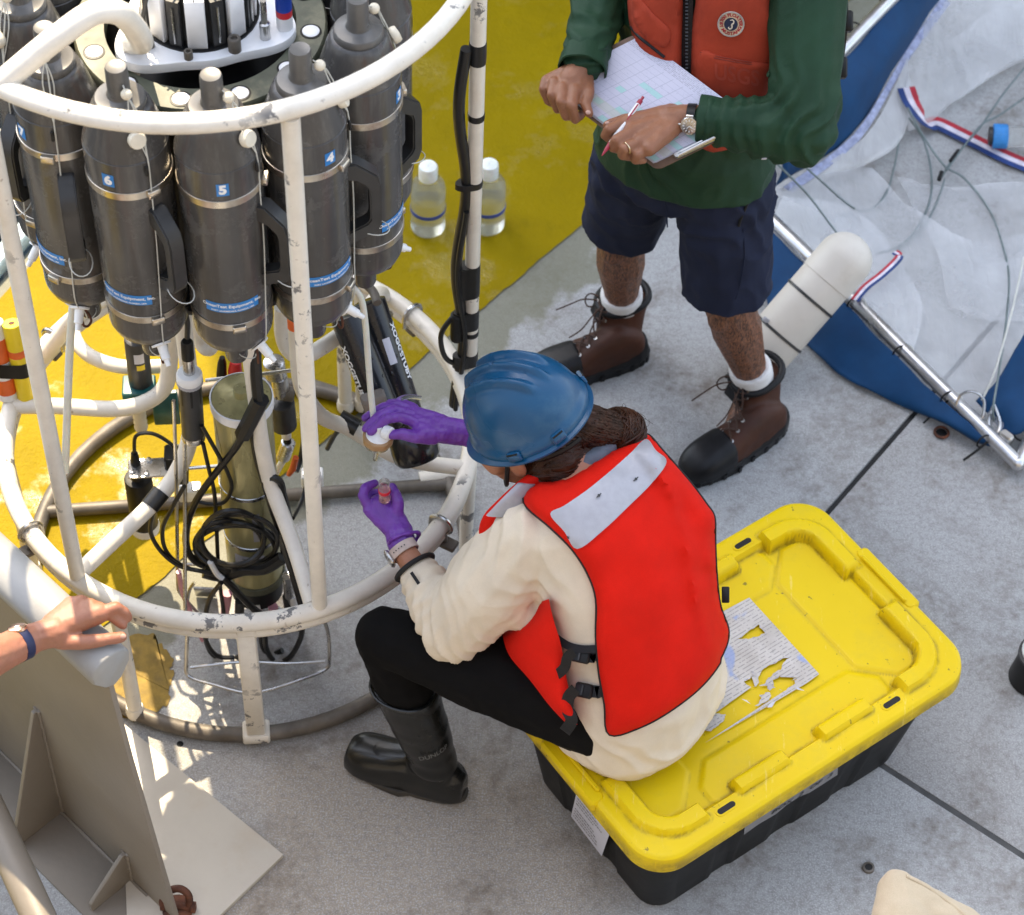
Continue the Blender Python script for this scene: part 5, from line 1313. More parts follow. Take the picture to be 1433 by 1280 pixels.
# rubber boots
def rubber_boot(ank, knee, toe, name='boot'):
    t = (knee - ank).normalized(); f = (toe - V((ank.x, ank.y, 0))); f.z = 0; f.normalize(); s = V((f.y, -f.x, 0))
    g = V((ank.x, ank.y, 0)); mm = M(); top = ank + t * .245
    rings = []
    # sole to shaft: rings along the leg
    def rg(c, a, b, X=s, Y=f, e=2.2): return ring_el(c, X, Y, a, b, 28, e)
    mm.loft([rg(g + V((0, 0, .10)) + f * .0, .049, .056), rg(ank + t * .02, .049, .056), rg(ank + t * .08, .055, .062), rg(ank + t * .18, .062, .069), rg(top, .066, .073)])
    # foot
    def dome(y, w_, h, z0=.012, e=.62):
        return [g + f * y + s * (w_ * math.copysign(abs(math.cos(q)) ** .8, math.cos(q))) + V((0, 0, z0 + (h - z0) * max(0, math.sin(q)) ** e)) for q in [PI * i / 12 for i in range(13)]]
    K = smooth_path([V((-.078, .024, .085)), V((-.055, .040, .11)), V((.0, .045, .125)), V((.05, .048, .118)), V((.10, .054, .100)), V((.15, .056, .088)), V((.185, .050, .078)), V((.207, .036, .062))], 4)
    mm.loft([dome(q.x, q.y, q.z) for q in K])
    b = obj(name, remesh(mm, .0045, 8, name, lambda co, n: .0022 * noise.noise(V((co.x * 9, co.y * 9, co.z * 38))) if co.z > .09 else 0), RUBBER_BOOT, WOM)
    so = M(); P = []
    for i in range(40):
        q = 2 * PI * i / 40; y = .062 + .142 * math.cos(q); wd = .055 if y > .05 else .047
        P.append(g + f * y + s * (wd * math.copysign(abs(math.sin(q)) ** .75, math.sin(q)) * (1.02 if y > .06 else .95)))
    so.loft([[p + V((0, 0, .001)) for p in P], [p + (p - g - f * .06) * .03 + V((0, 0, .006)) for p in P], [p + (p - g - f * .06) * .035 + V((0, 0, .016)) for p in P], [p + V((0, 0, .021)) for p in P]])
    obj('sole', so, SOLE, b)
    cuff = M().tube([p for p in ring_el(top + t * .002, s, f, .0665, .0735, 28)], .004, 8, True); obj('cuff', cuff, RUBBER_BOOT, b)
    return b, g, f, s, ank, t
toeL = px(505, 1055, .03)
BT = rubber_boot(LA, LK, toeL); rubber_boot(RA, RK, RA + V((-.2, .12, 0)))
b_, g, f, s, ank, t = BT
sd_ = V((-t.y, t.x, 0)); vdir = (CAM - ank); vdir = (vdir - t * vdir.dot(t)).normalized(); udir = t.cross(vdir)
mm = text_on(text_mesh('DUNLOP', .017, .0002), lambda x, y: ank + t * (.075 + y) + (vdir * math.cos(x / .06 + .1) + udir * math.sin(x / .06 + .1)) * .0640)
obj('boot_lettering', mm, simple('grey_lettering', (.10, .10, .095), .6), b_)
# fleece top
sh_ = M(); torso_loft(sh_, [(HIP + V((.02, .0, -.108)), .190, .150), (HIP + V((.012, .0, -.06)), .208, .165)] + [(c, a + .012, d + .012) for c, a, d in spineW[2:7]], Wr)
sh_.chain([V((.80, -.475, .885)), LS], [.095, .074]); sh_.cap(LS.lerp(LE, .55), px(738, 848, .705), .086, .056)
sh_.chain([V((.80, -.475, .885)), RS], [.095, .066])
cuffL = LE.lerp(LWr, .62)
sh_.chain([LS, LS.lerp(LE, .5) + V((-.004, 0, .0)), LE, LE.lerp(cuffL, .55), cuffL], [.082, .098, .074, .064, .050])
cuffR = RE.lerp(RWr, .55); sh_.chain([RS, RS.lerp(RE, .5), RE, cuffR], [.066, .06, .054, .045])
armax = (LE - LS).normalized(); fax = (cuffL - LE).normalized()
def wr_w(co, n):
    d1 = (co - LE).length; k = math.exp(-(d1 / .11) ** 2); d2 = (co - LE.lerp(cuffL, .6)); k2 = math.exp(-(d2.length / .08) ** 2)
    d3 = (co - LS).length; k3 = math.exp(-((d3 - .08) / .07) ** 2); k4 = math.exp(-((co - (LS.lerp(LE, .5) + V((.06, .0, -.02)))).length / .09) ** 2)
    low = max(0, 1 - abs(co.z - .50) / .10)
    return .005 * noise.noise(co * 11) + k * .014 * crease(co, (armax * .7 + fax * .7), 34, 1) + k2 * .010 * crease(co, fax, 40, 2) + k3 * .007 * crease(co, (V((.5, -.5, .6))), 24, 3) + k4 * .005 * crease(co, V((.6, .2, -.7)), 26, 6) + low * .009 * crease(co, V((.55, -.5, .65)), 20, 4)
shme = remesh(sh_, .0055, 4, 'fleece_top', wr_w)
TOP = obj('fleece_top', shme, CREAM, WOM)
cf = M(); fa = (LWr - LE).normalized(); x = fa.orthogonal().normalized(); y = fa.cross(x)
obj('cuff_band', M().tube([cuffL + fa * .034 + (x * math.cos(q) + y * math.sin(q)) * .0445 for q in [2 * PI * i / 28 for i in range(28)]], .0055, 8, True), WEB, TOP)
vdd = (CAM - cuffL).normalized(); vdd = (vdd - fa * vdd.dot(fa)).normalized()
obj('cuff_tab', M().box(cuffL - fa * .0 + vdd * .0535 + fa.cross(vdd) * -.012, (.030, .007, .003), fa, fa.cross(vdd)), WEB, TOP)
# smart watch on the left wrist
wc = LWr + fa * .004; x = vdd
wt = thing('smart_watch', 'pale smart watch on the seated woman left wrist above the purple glove', 'watch', loc=wc)
x2 = fa.orthogonal().normalized(); y2 = fa.cross(x2)
obj('band', M().loft([[fa * h + (x2 * math.cos(q) + y2 * math.sin(q)) * r for q in [2 * PI * i / 28 for i in range(28)]] for h, r in ((-.011, .0300), (-.010, .0325), (.010, .0325), (.011, .0300))], caps=False), simple('blush_silicone', (.52, .42, .37), .5), wt)
cdir = (fa.cross(vdd) * -1 + vdd * .15).normalized(); cdir = cdir if cdir.x < 0 else -cdir
obj('case', M().box(cdir * .034, (.036, .034, .010), fa, cdir.cross(fa), None, .004), STEEL, wt)
for i in range(5):
    q = (vdd * math.cos(.25 - .22 * i) + fa.cross(vdd) * math.sin(.25 - .22 * i)).normalized()
    obj('band_hole', M().lathe([(.0016, .0), (.0016, .0008)], q * .0325, q, 8), DGREY, wt)
# helmet
HELM = thing('safety_helmet', 'scuffed blue safety helmet with ridges worn by the seated woman', 'helmet')
hc = px(737, 577, 1.035)
fwd, up, rgt = hf, hu, hr
ca = math.radians(-9); fwd, up = (fwd * math.cos(ca) + up * math.sin(ca)), (up * math.cos(ca) - fwd * math.sin(ca))
def shell_r(th, ph):
    """distance of the shell from hc; th from the crown, ph round (0 = front)"""
    return 1.0
AX, AY, AZ = .112, .130, .134
nT, nP = 40, 96; rows = []
for i in range(nT + 1):
    th = .04 + (PI / 2 + .16 - .04) * i / nT; row = []
    for j in range(nP):
        ph = 2 * PI * j / nP
        x, y, z = math.sin(th) * math.sin(ph), math.sin(th) * math.cos(ph), math.cos(th)
        q = V((x * AX, y * AY, z * AZ if z > 0 else z * .10))
        # three crown ridges running front to back
        k = 0
        for cx_, wd, ln in ((0, .0105, .10), (-.037, .0095, .085), (.037, .0095, .085)):
            e = abs(q.x - cx_) / wd
            if z > .15 and abs(q.y + .005) < ln:
                k = max(k, max(0, 1 - e ** 2) * min(1, (ln - abs(q.y + .005)) / .02) * min(1, (z - .15) / .15))
        q = q * (1 + .10 * k)
        if z < .10: q.x *= 1 + .06 * min(1, (.10 - z) / .12); q.y *= 1 + .05 * min(1, (.10 - z) / .12)
        row.append(hc + rgt * q.x + fwd * q.y + up * q.z)
    rows.append(row)
# visor lip and brim turned outwards
last = rows[-1]; br = []; br2 = []
for j in range(nP):
    ph = 2 * PI * j / nP; fr = max(0, math.cos(ph)); out = (rgt * math.sin(ph) + fwd * math.cos(ph))
    br.append(last[j] + out * (.007 + 0.020 * fr ** 3) - up * (.004 + .016 * fr ** 3)); br2.append(br[-1] - up * .0045 - out * .001)
inner = [p - (p - hc).normalized() * .006 for p in last]; inner2 = [hc + (p - hc) * .93 for p in rows[nT // 2]]
hm = M(); hm.loft(rows + [br, br2, inner, inner2], True, False); hm.add(rows[0] + [hc + up * AZ], [(j, (j + 1) % nP, nP) for j in range(nP)])
SHELL = obj('shell', hm, HELMET, HELM, 50)
for ph_, wd in ((-95, .03), (-138, .03), (95, .03), (138, .03)):
    ph = math.radians(ph_); q = V((math.sin(ph) * AX * 1.055, math.cos(ph) * AY * 1.055, -.002)); p = hc + rgt * q.x + fwd * q.y + up * q.z; n_ = (rgt * math.sin(ph) + fwd * math.cos(ph)).normalized()
    sl = obj('accessory_slot', M().box(p + n_ * .002, (wd, .010, .022), n_.cross(up), n_, up, .003), HELMET, HELM)
    obj('slot_opening', M().box(p + n_ * .0045 + up * .009, (wd * .8, .006, .003), n_.cross(up), n_, up), BLACK, sl)
# suspension at the nape, chin strap
SUSP = []
for i in range(13):
    ph = math.radians(105 + 150 * i / 12); SUSP.append(hc + rgt * (math.sin(ph) * .094) + fwd * (math.cos(ph) * .118) - up * (.042 + .012 * math.sin(PI * i / 12)))
obj('headband', M().tube(SUSP, [.009] * 13, 8), BLACK, HELM)
p = SUSP[6]; obj('ratchet_knob', M().lathe([(.006, -.004), (.019, -.002), (.019, .010), (.015, .014), (.004, .015)], p - fwd * .004, -fwd, 18), BLACK, HELM)
for s in (-1, 1):
    obj('chin_strap', M().tube(smooth_path([hp(.082 * s, .0, .0), hp(.082 * s, .022, -.05), hp(.058 * s, .05, -.10), hp(.02 * s, .075, -.128), hp(0, .08, -.132)], 5), .005, 6), WEB, HELM)
# hair with a twisted bun
hh = M(); hh.ball(hc - up * .03 - fwd * .035, .092, 20, (.98, .95, .85), rgt, fwd)
hh.ball(hp(.0, -.055, -.065), .066, 16, (1.1, .85, 1.1), hr, hf); hh.cap(hp(-.04, -.05, -.06), px(785, 646, .985), .048, .040); hh.cap(px(785, 646, .985), px(826, 630, .965), .038, .032)
bunC = px(868, 606, .965)
hh.ball(bunC, .047, 18, (1.15, .95, .95), (px(900, 615, .95) - bunC), (0, 0, 1)); hh.cap(hc - fwd * .105 - up * .05, bunC, .042, .036)
HA = obj('hair', remesh(hh, .005, 3, 'hair', folds(60, .002, 3)), HAIR, WOM)
st = M(); rr = random.Random(5)
ba = (bunC - hc).normalized(); bx = ba.orthogonal().normalized(); by = ba.cross(bx)
for i in range(330):
    a0 = rr.uniform(0, 2 * PI); tilt = rr.uniform(-1.1, 1.1); ax_ = (ba * math.cos(tilt) + bx * math.sin(tilt) * math.cos(a0) + by * math.sin(tilt) * math.sin(a0)).normalized()
    u1 = ax_.orthogonal().normalized(); u2 = ax_.cross(u1); off = rr.uniform(-.036, .036); R_ = math.sqrt(max(.0002, .0515 ** 2 - off ** 2)) * rr.uniform(.94, 1.04); L_ = rr.uniform(1.2, 4.0); P = []
    for k in range(13):
        q = a0 + L_ * k / 12; P.append(bunC + ax_ * (off + .004 * math.sin(q * 2)) + (u1 * math.cos(q) + u2 * math.sin(q)) * R_)
    st.tube(P, [.0006] + [.0014 + .0010 * rr.random()] * 11 + [.0006], 5)
hbv = bvh_of(HA.data)
for i in range(330):
    ph = math.radians(rr.uniform(95, 268)); h = rr.uniform(-.02, .03)
    a = hc + rgt * (math.sin(ph) * .098) + fwd * (math.cos(ph) * .118) - up * (.055 + h * .5)
    e = bunC + (bx * rr.uniform(-1, 1) + by * rr.uniform(-1, 1)) * .03 - ba * .02; sag = V((0, 0, -1)) * rr.uniform(-.01, .05); P = []
    for k in range(9):
        t_ = k / 8; q = a.lerp(e, t_) + sag * math.sin(PI * t_); hn = hbv.find_nearest(q); P.append(hn[0] + hn[1] * rr.uniform(.0, .0022))
    st.tube(P, [.0008] + [.0019] * 7 + [.0008], 4)
for i in range(26):                                                    # stray hairs
    a = bunC + V((rr.uniform(-1, 1), rr.uniform(-1, 1), rr.uniform(-.5, 1))).normalized() * .044; d = (a - bunC).normalized()
    st.tube(smooth_path([a, a + d * .012 + V((rr.uniform(-1, 1), rr.uniform(-1, 1), rr.uniform(-1, 1))) * .008, a + d * .022 + V((rr.uniform(-1, 1), rr.uniform(-1, 1), rr.uniform(-1, 1))) * .018], 3), .0004, 4)
hv = [v.co.copy() for v in HA.data.vertices if (v.co - hc).dot(up) < .01]
for i in range(1000):
    q = rr.choice(hv).copy(); P = []
    for k in range(8):
        hn = hbv.find_nearest(q); P.append(hn[0] + hn[1] * (.0006 + .0012 * rr.random())); d = (bunC - q); d = d - hn[1] * d.dot(hn[1])
        if d.length < .012: break
        q = hn[0] + (d.normalized() + V((rr.uniform(-1, 1), rr.uniform(-1, 1), rr.uniform(-1, 1))) * .12) * .011
    if len(P) > 3: st.tube(P, [.0005] + [.0012] * (len(P) - 2) + [.0006], 4)
obj('hair_strands', st, HAIR, HA, kind='stuff')
# gloves
def glove(name, mm, parent, seed):
    return obj(name, remesh(mm, .0024, 3, name, lambda co, n: .0009 * noise.noise(co * 70 + V((seed, 0, 0))) + .0007 * noise.noise(co * 160)), GLOVE, parent)
gr = M(); z = .855
w1 = px(652, 606, .835); kn = px(588, 592, .862)
gr.chain([w1 + (w1 - kn).normalized() * .03, w1, px(612, 600, .848)], [.031, .028, .030]); 
for (u0, v0), (u1, v1), r in (((618, 592), (578, 578), .020), ((615, 600), (582, 590), .021), ((612, 606), (588, 600), .020), ((622, 606), (590, 607), .019)): gr.cap(px(u0, v0, .850), px(u1, v1, .862), r, r * .85)
hand_finger(gr, [px(584, 592, .866), px(560, 583, .886), px(541, 586, .888), px(528, 596, .876), px(519, 604, .866)], .0125, .0095)
hand_finger(gr, [px(580, 582, .866), px(552, 573, .880), px(530, 582, .882), px(519, 592, .870), px(512, 599, .862)], .0125, .0092)
hand_finger(gr, [px(578, 574, .862), px(556, 565, .872), px(536, 569, .872), px(522, 577, .864), px(511, 585, .856)], .0115, .0085)
hand_finger(gr, [px(580, 571, .852), px(562, 563, .856), px(545, 564, .855)], .0105, .0085)
hand_finger(gr, [px(606, 612, .846), px(582, 611, .858), px(562, 607, .866), px(548, 608, .868)], .0165, .0105)
GR_ = glove('glove', gr, WOM, 1)
gl = M()
wl = LWr; gl.chain([px(563, 762, .668), px(558, 748, .675)], [.031, .030])
for (u0, v0), (u1, v1), z0, z1, r in (((556, 748), (520, 712), .675, .692, .021), ((560, 744), (530, 704), .68, .70, .022), ((564, 742), (545, 706), .678, .695, .021)): gl.cap(px(u0, v0, z0), px(u1, v1, z1), r, r * .9)
hand_finger(gl, [px(517, 708, .698), px(508, 694, .715), px(511, 682, .726), px(524, 676, .722)], .0125, .0092)
hand_finger(gl, [px(518, 712, .685), px(511, 700, .688), px(519, 690, .690), px(533, 690, .690)], .0122, .0095)
hand_finger(gl, [px(524, 716, .670), px(517, 706, .668), px(524, 698, .668), px(536, 698, .672)], .0118, .0095)
hand_finger(gl, [px(556, 718, .700), px(557, 702, .722), px(553, 690, .732), px(549, 682, .732)], .0145, .0105)
GL_ = glove('glove', gl, WOM, 2)
ga = (px(566, 772, .67) - px(552, 742, .675)).normalized(); x = ga.orthogonal().normalized(); y = ga.cross(x)
obj('rolled_cuff', M().tube([px(565, 757, .672) + (x * math.cos(q) + y * math.sin(q)) * (.0325 + .0025 * math.sin(3 * q)) + ga * .002 * math.sin(2 * q) for q in [2 * PI * i / 32 for i in range(32)]], [.0045 + .0012 * math.sin(5 * i) for i in range(32)], 8, True), GLOVE, GL_)
# filter holder, vial
fo = px(529, 612, .845); t = thing('filter_holder', 'brown ringed filter holder held in the purple gloved right hand', 'filter holder', loc=fo)
tx = (V((0, 0, 1)) + V((.10, .02, 0))).normalized()
nk = [2 * PI * i / 48 for i in range(48)]; xo = tx.orthogonal().normalized(); yo = tx.cross(xo)
obj('ring', M().loft([[tx * h + (xo * math.cos(q) + yo * math.sin(q)) * (r + (.0012 if (j // 3) % 2 and 0 < k < 4 else 0)) for j, q in enumerate(nk)] for k, (r, h) in enumerate(((.028, -.010), (.031, -.008), (.0315, 0), (.031, .008), (.028, .010)))]), simple('tan_brown_plastic', (.36, .215, .10), .45, 0, .12, 20, .05), t)
obj('skirt', M().lathe([(.026, -.020), (.0285, -.018), (.0285, -.009), (.02, -.0085)], (0, 0, 0), tx, 32), CLEAR, t)
obj('dome', M().lathe([(.027, .0095), (.024, .013), (.012, .016), (.007, .020), (.006, .034)], (0, 0, 0), tx, 24), WHITE_PLASTIC, t)
obj('spout', M().lathe([(.0045, -.075), (.0055, -.05), (.006, -.022), (.009, -.019)], (0, 0, 0), tx, 14), CLEAR, t)
p = px(538, 603, .868) - fo; obj('valve_cap', M().lathe([(.006, 0), (.0145, .001), (.0145, .016), (.012, .018), (.004, .018)], p, (.75, -.5, .15), 18), WHITE_PLASTIC, t)
o = obj('side_tube', M().tube(smooth_path([px(545, 575, .86), px(556, 560, .875), px(572, 555, .885), px(590, 557, .885)], 6), .0052, 10), CLEAR); tag(o, 'short clear tube sticking out above the purple gloved right hand', 'tubing')
vo = px(538, 688, .75); t = thing('sample_vial', 'small glass vial of red topped sample held in the purple gloved left hand', 'vial', loc=vo)
obj('glass', M().lathe([(.001, -.030), (.0115, -.029), (.0125, -.026), (.0125, .010), (.010, .015), (.010, .020), (.0115, .021), (.0115, .034), (.0102, .035), (.0102, .022)], n=24, caps=False), CLEAR, t)
obj('red_band', M().lathe([(.0126, .000), (.0131, .001), (.0131, .009), (.0126, .010)], n=24, caps=False), RED_PL, t)
obj('liquid', M().lathe([(.001, -.0275), (.011, -.026), (.011, .0085), (.001, .009)], n=20, caps=False), clearish('pink_liquid', (.9, .35, .35), .1, .8, .6, 1.2), t)
# life vest
mm = M(); torso_loft(mm, [(HIP + V((.0, .0, -.06)), .20, .155)] + [(c, a + .016, d + .016) for c, a, d in spineW[2:7]], Wr)
mm.chain([V((.80, -.475, .885)), LS], [.095, .074]); mm.chain([V((.80, -.475, .885)), RS], [.095, .064])
formme = remesh(mm, .008, 6, 'form'); tb = bvh_of(formme)
VEST = thing('life_vest', 'bright red life vest with reflective patches worn by the seated woman', 'life vest')
backO = [(733, 703), (748, 672), (790, 668), (835, 640), (872, 618), (905, 604), (930, 628), (968, 672), (992, 704), (1003, 722), (1004, 752), (1006, 800), (1011, 845), (1023, 884), (1012, 920), (985, 957), (945, 990), (900, 1016), (853, 1028), (846, 985), (838, 940), (834, 890), (834, 838), (822, 802), (800, 768), (770, 738)]
pm, rim = trace_panel(tb, backO, .010, .026, .034, 8, .009)
BP = obj('back_panel', pm, RED_VEST, VEST, 55)
obj('piping', M().tube(rim, .0028, 6, True), WEB, BP)
pt = [(771, 720), (820, 690), (868, 655), (902, 618), (932, 645), (905, 685), (865, 720), (808, 768)]
b2 = bvh_of(mesh(pm, 'tmp'))
pm2, rim2 = trace_panel(b2, [(770, 719), (790, 707), (822, 685), (855, 658), (882, 634), (904, 614), (918, 630), (933, 646), (912, 676), (880, 708), (845, 741), (808, 768), (790, 744)], .006, .0006, 0, 7, 0, 1)
RP = obj('reflective_patch', pm2, REFLECT, VEST, 50)
for u, v in ((838, 693), (890, 670), (795, 752)):
    h = b2.ray_cast(CAM, pray(u, v))
    if h[0]: obj('stitch_mark', M().box(h[0] + (CAM - h[0]).normalized() * .0105, (.014, .0022, .0006), (px(u + 10, v - 9, h[0].z) - px(u, v, h[0].z)), h[1].cross(px(u + 10, v - 9, h[0].z) - px(u, v, h[0].z)), h[1]), DGREY, RP); obj('stitch_dot', M().lathe([(.003, 0), (.003, .0008), (.0005, .001)], h[0] + (CAM - h[0]).normalized() * .0100, h[1], 10), DGREY, RP)
# shoulder strap going over to the front
def ribbon(pairs, th, k=4):
    A_ = smooth_path([px(*q[0]) for q in pairs], k); B_ = smooth_path([px(*q[1]) for q in pairs], k); rings = []
    for i in range(len(A_)):
        t = ((A_[min(i + 1, len(A_) - 1)] + B_[min(i + 1, len(A_) - 1)]) - (A_[max(i - 1, 0)] + B_[max(i - 1, 0)])).normalized()
        wv = (B_[i] - A_[i]); n_ = t.cross(wv).normalized(); n_ = n_ if n_.dot(CAM - A_[i]) > 0 else -n_; a, b = A_[i], B_[i]
        rings.append([a, a + wv * .06 + n_ * th * .75, a + wv * .25 + n_ * th, b - wv * .25 + n_ * th, b - wv * .06 + n_ * th * .75, b, b - wv * .1 - n_ * .004, a + wv * .1 - n_ * .004])
    return M().loft(rings)
SP = [((738, 664, .972), (776, 664, .955)), ((722, 676, .965), (752, 678, .945)), ((698, 698, .94), (738, 698, .925)), ((676, 722, .90), (722, 724, .895)), ((668, 750, .85), (694, 755, .85)), ((662, 785, .80), (684, 792, .80))]
obj('shoulder_strap', ribbon(SP, .014), RED_VEST, VEST, 60)
obj('reflective_patch', ribbon([((724, 676, .977), (749, 677, .962)), ((702, 698, .957), (737, 698, .943)), ((680, 721, .922), (722, 722, .915))], .006, 5), REFLECT, VEST, 60)
# front panel seen under the arm and at the chest
lg_ = LEG.data; un = M(); un.add([v.co.copy() for v in lg_.vertices], [tuple(p.vertices) for p in lg_.polygons]); un.add([v.co.copy() for v in formme.vertices], [tuple(p.vertices) for p in formme.polygons])
UB = BVHTree.FromPolygons(un.v, un.f)
def onu(u, v, l):
    h = UB.ray_cast(CAM, pray(u, v)); p = h[0] if h[0] else px(u, v, .6); return p + (CAM - p).normalized() * l
rows = [((700, 862), (768, 838)), ((702, 882), (773, 862)), ((706, 902), (779, 882)), ((714, 922), (785, 899)), ((732, 940), (789, 925)), ((750, 962), (794, 955)), ((770, 990), (801, 985)), ((792, 1012), (808, 1014))]
A_ = smooth_path([onu(*r[0], .030) for r in rows], 4); B_ = smooth_path([onu(*r[1], .036) for r in rows], 4); rings = []
for _ in range(6):
    for Q_ in (A_, B_):
        for i in range(1, len(Q_) - 1): Q_[i] = Q_[i] * .5 + (Q_[i - 1] + Q_[i + 1]) * .25
for i in range(len(A_)):
    a, b = A_[i], B_[i]; wv = b - a; n_ = (CAM - a).normalized(); k = .35 + .65 * min(1, min(i, len(A_) - 1 - i) / 3)
    top_ = [a.lerp(b, t) + n_ * (.030 * k * math.sin(PI * t) ** .6 + .005 * noise.noise(a.lerp(b, t) * 22)) for t in [j / 12 for j in range(13)]]
    rings.append(top_ + [b - n_ * .035, a - n_ * .035])
obj('front_panel', M().loft(rings), RED_VEST, VEST, 60)
mm = M(); mm.cap(V((.68, -.42, .73)), V((.70, -.47, .60)), .055, .075); mm.cap(V((.68, -.36, .73)), V((.74, -.40, .60)), .055, .085)
obj('chest_panel', remesh(mm, .006, 4, 'chest_panel', folds(14, .005, 5)), RED_VEST, VEST)
p = px(1014, 832, .66); hh_ = b2.ray_cast(CAM, pray(1008, 832)); p = (hh_[0] if hh_[0] else p) + CR * .002; obj('web_tab', M().box(p, (.016, .010, .034), CR, CF, CU, .002), WEB, VEST)
obj('collar', M().tube(smooth_path([px(778, 664, .962), px(800, 657, .972), px(828, 641, .982), px(856, 620, .975)], 5), [.008] + [.021] * 14 + [.008], 12), simple('grey_blue_collar', (.12, .14, .17), .9, 0, .2, 60, .3, 300), TOP)
# side buckles
bv = bvh_of(shme)
def on(u, v, l):
    h = bv.ray_cast(CAM, pray(u, v)); return (h[0] + (CAM - h[0]).normalized() * l) if h[0] else px(u, v, .55)
def webs(pts, w_, l, name, par):
    P = [on(u, v, l) for u, v in pts]; P = smooth_path(P, 4); rings = []
    for i, p in enumerate(P):
        t = (P[min(i + 1, len(P) - 1)] - P[max(i - 1, 0)]).normalized(); c_ = (CAM - p).normalized(); s_ = t.cross(c_).normalized()
        rings.append([p + s_ * w_, p + s_ * w_ + c_ * .002, p - s_ * w_ + c_ * .002, p - s_ * w_])
    return obj(name, M().loft(rings), WEB, par)
for k, (u, v) in enumerate(((813, 917), (817, 966))):
    p = on(u, v, .014); c_ = (CAM - p).normalized(); ex = (on(u + 14, v + 3, .014) - on(u - 14, v - 3, .014)).normalized(); ey = c_.cross(ex).normalized(); c_ = ex.cross(ey)
    bk = obj('buckle', M().box(p, (.042, .030, .011), ex, ey, c_, .004), BLACK, VEST)
    obj('buckle_prong', M().box(p + c_ * .006, (.004, .020, .003), ex, ey, c_), DGREY, bk)
    webs([(u + 8, v + 1), (u + 20, v + 2), (834, v + 3)], .0125, .012, 'web_strap', VEST)
webs([(803, 912), (794, 920), (790, 934), (778, 944), (770, 938)], .0105, .078, 'web_strap', VEST)
webs([(806, 964), (796, 975), (794, 992), (800, 1008), (790, 1024)], .0125, .072, 'web_strap', VEST)
webs([(775, 888), (792, 902), (812, 908), (834, 908)], .008, .010, 'web_strap', VEST)
# ------------------------------------------------------------------ standing man
Mf = V((-.42, -.91, 0)).normalized(); Ml = V((-Mf.y, Mf.x, 0)); Ml = Ml if Ml.x > 0 else -Ml          # facing, his left
PEL = V((.985, .555, .93))
mLA, mRA = px(1056, 538, .13), px(870, 432, .13)
mLK, mRK = px(1018, 418, .50), px(868, 325, .50)
mLH, mRH = PEL + Ml * .10 + V((0, 0, -.02)), PEL - Ml * .10 + V((0, 0, -.02))
CHm = V((1.02, .67, 1.27)); NKm = V((1.03, .71, 1.50))
mLS, mRS = V((1.205, .575, 1.43)), V((.85, .765, 1.45))
mLE, mLW = px(1122, 182, 1.20), px(962, 164, 1.19)
mRE, mRW = V((.785, .78, 1.26)), px(818, 84, 1.205)
spineM = [(PEL + V((.0, .0, -.08)), .165, .12), (PEL, .172, .125), (PEL.lerp(CHm, .35), .160, .118), (PEL.lerp(CHm, .75), .172, .125), (CHm, .182, .130), (CHm.lerp(NKm, .5), .185, .115), (CHm.lerp(NKm, .85), .13, .085), (NKm + V((0, 0, .01)), .065, .065)]
hb = M(); torso_loft(hb, [(c, a - .02, d - .02) for c, a, d in spineM], Ml)
hb.chain([mLS, mLE, mLW], [.052, .042, .029]); hb.chain([mRS, mRE, mRW], [.052, .042, .029])
hb.chain([CHm.lerp(NKm, .5), mLS], [.08, .06]); hb.chain([CHm.lerp(NKm, .5), mRS], [.08, .06])
for H_, K_, A_, s in ((mLH, mLK, mLA, 1), (mRH, mRK, mRA, -1)):
    hb.chain([H_, K_], [.09, .062]); 
    hb.chain([K_, K_.lerp(A_, .12), K_.lerp(A_, .35), K_.lerp(A_, .75), A_], [.062, .060, .063, .045, .040])
    hb.cap(K_ + Mf * .030, K_ + Mf * .034 + V((0, 0, -.04)), .036, .032)                       # kneecap
    cf_ = K_.lerp(A_, .34) - Mf * .022; hb.cap(cf_, K_.lerp(A_, .55) - Mf * .014, .050, .036)   # calf
    hb.cap(A_, A_ + Mf * .12 - V((0, 0, .07)), .036, .03)
# head above the frame
mh = NKm + V((0, 0, .20)) + Mf * .045; md = (Mf + V((0, 0, -.35))).normalized(); mu = Ml.cross(md); mu = mu if mu.z > 0 else -mu
hb.cap(NKm, mh - mu * .05, .058, .055); hb.ball(mh + mu * .03, .098, 20, (.82, 1.05, 1.1), Ml, md); hb.ball(mh + md * .025 - mu * .06, .072, 16, (.9, .95, 1.05), Ml, md)
hb.cap(mh + md * .09 - mu * .0, mh + md * .115 - mu * .03, .010, .015); hb.cap(mh + md * .085 - mu * .105, mh + md * .088 - mu * .11, .022, .02)
for s in (-1, 1): hb.ball(mh + Ml * .082 * s - md * .01 - mu * .01, .03, 12, (.35, .75, 1.15), Ml, md)
# his right hand: a fist over the edge of the clipboard (left in the picture)
R = 1.165
hb.chain([mRW, px(800, 112, R + .025)], [.029, .030])
hb.chain([px(806, 100, R + .025), px(768, 114, R + .012)], [.026, .017]); hb.chain([px(808, 102, R + .025), px(790, 126, R + .022)], [.028, .020]); hb.chain([px(818, 98, R + .02), px(806, 128, R + .022)], [.027, .019])
for pts, r0, r1 in (([(764, 112, .018), (760, 124, .012), (767, 141, -.012), (776, 146, -.028)], .0115, .0085),
                    ([(775, 115, .026), (772, 132, .022), (780, 152, -.008), (790, 152, -.028)], .0128, .0095),
                    ([(787, 122, .032), (785, 142, .026), (792, 162, -.006), (802, 160, -.026)], .0132, .0100),
                    ([(804, 126, .030), (800, 148, .024), (805, 166, -.006), (814, 160, -.024)], .0135, .0100),
                    ([(822, 112, .016), (824, 130, .020), (819, 146, .016), (824, 158, .010)], .0145, .0105)):
    hand_finger(hb, [px(u, v, R + dz) for u, v, dz in pts], r0, r1)
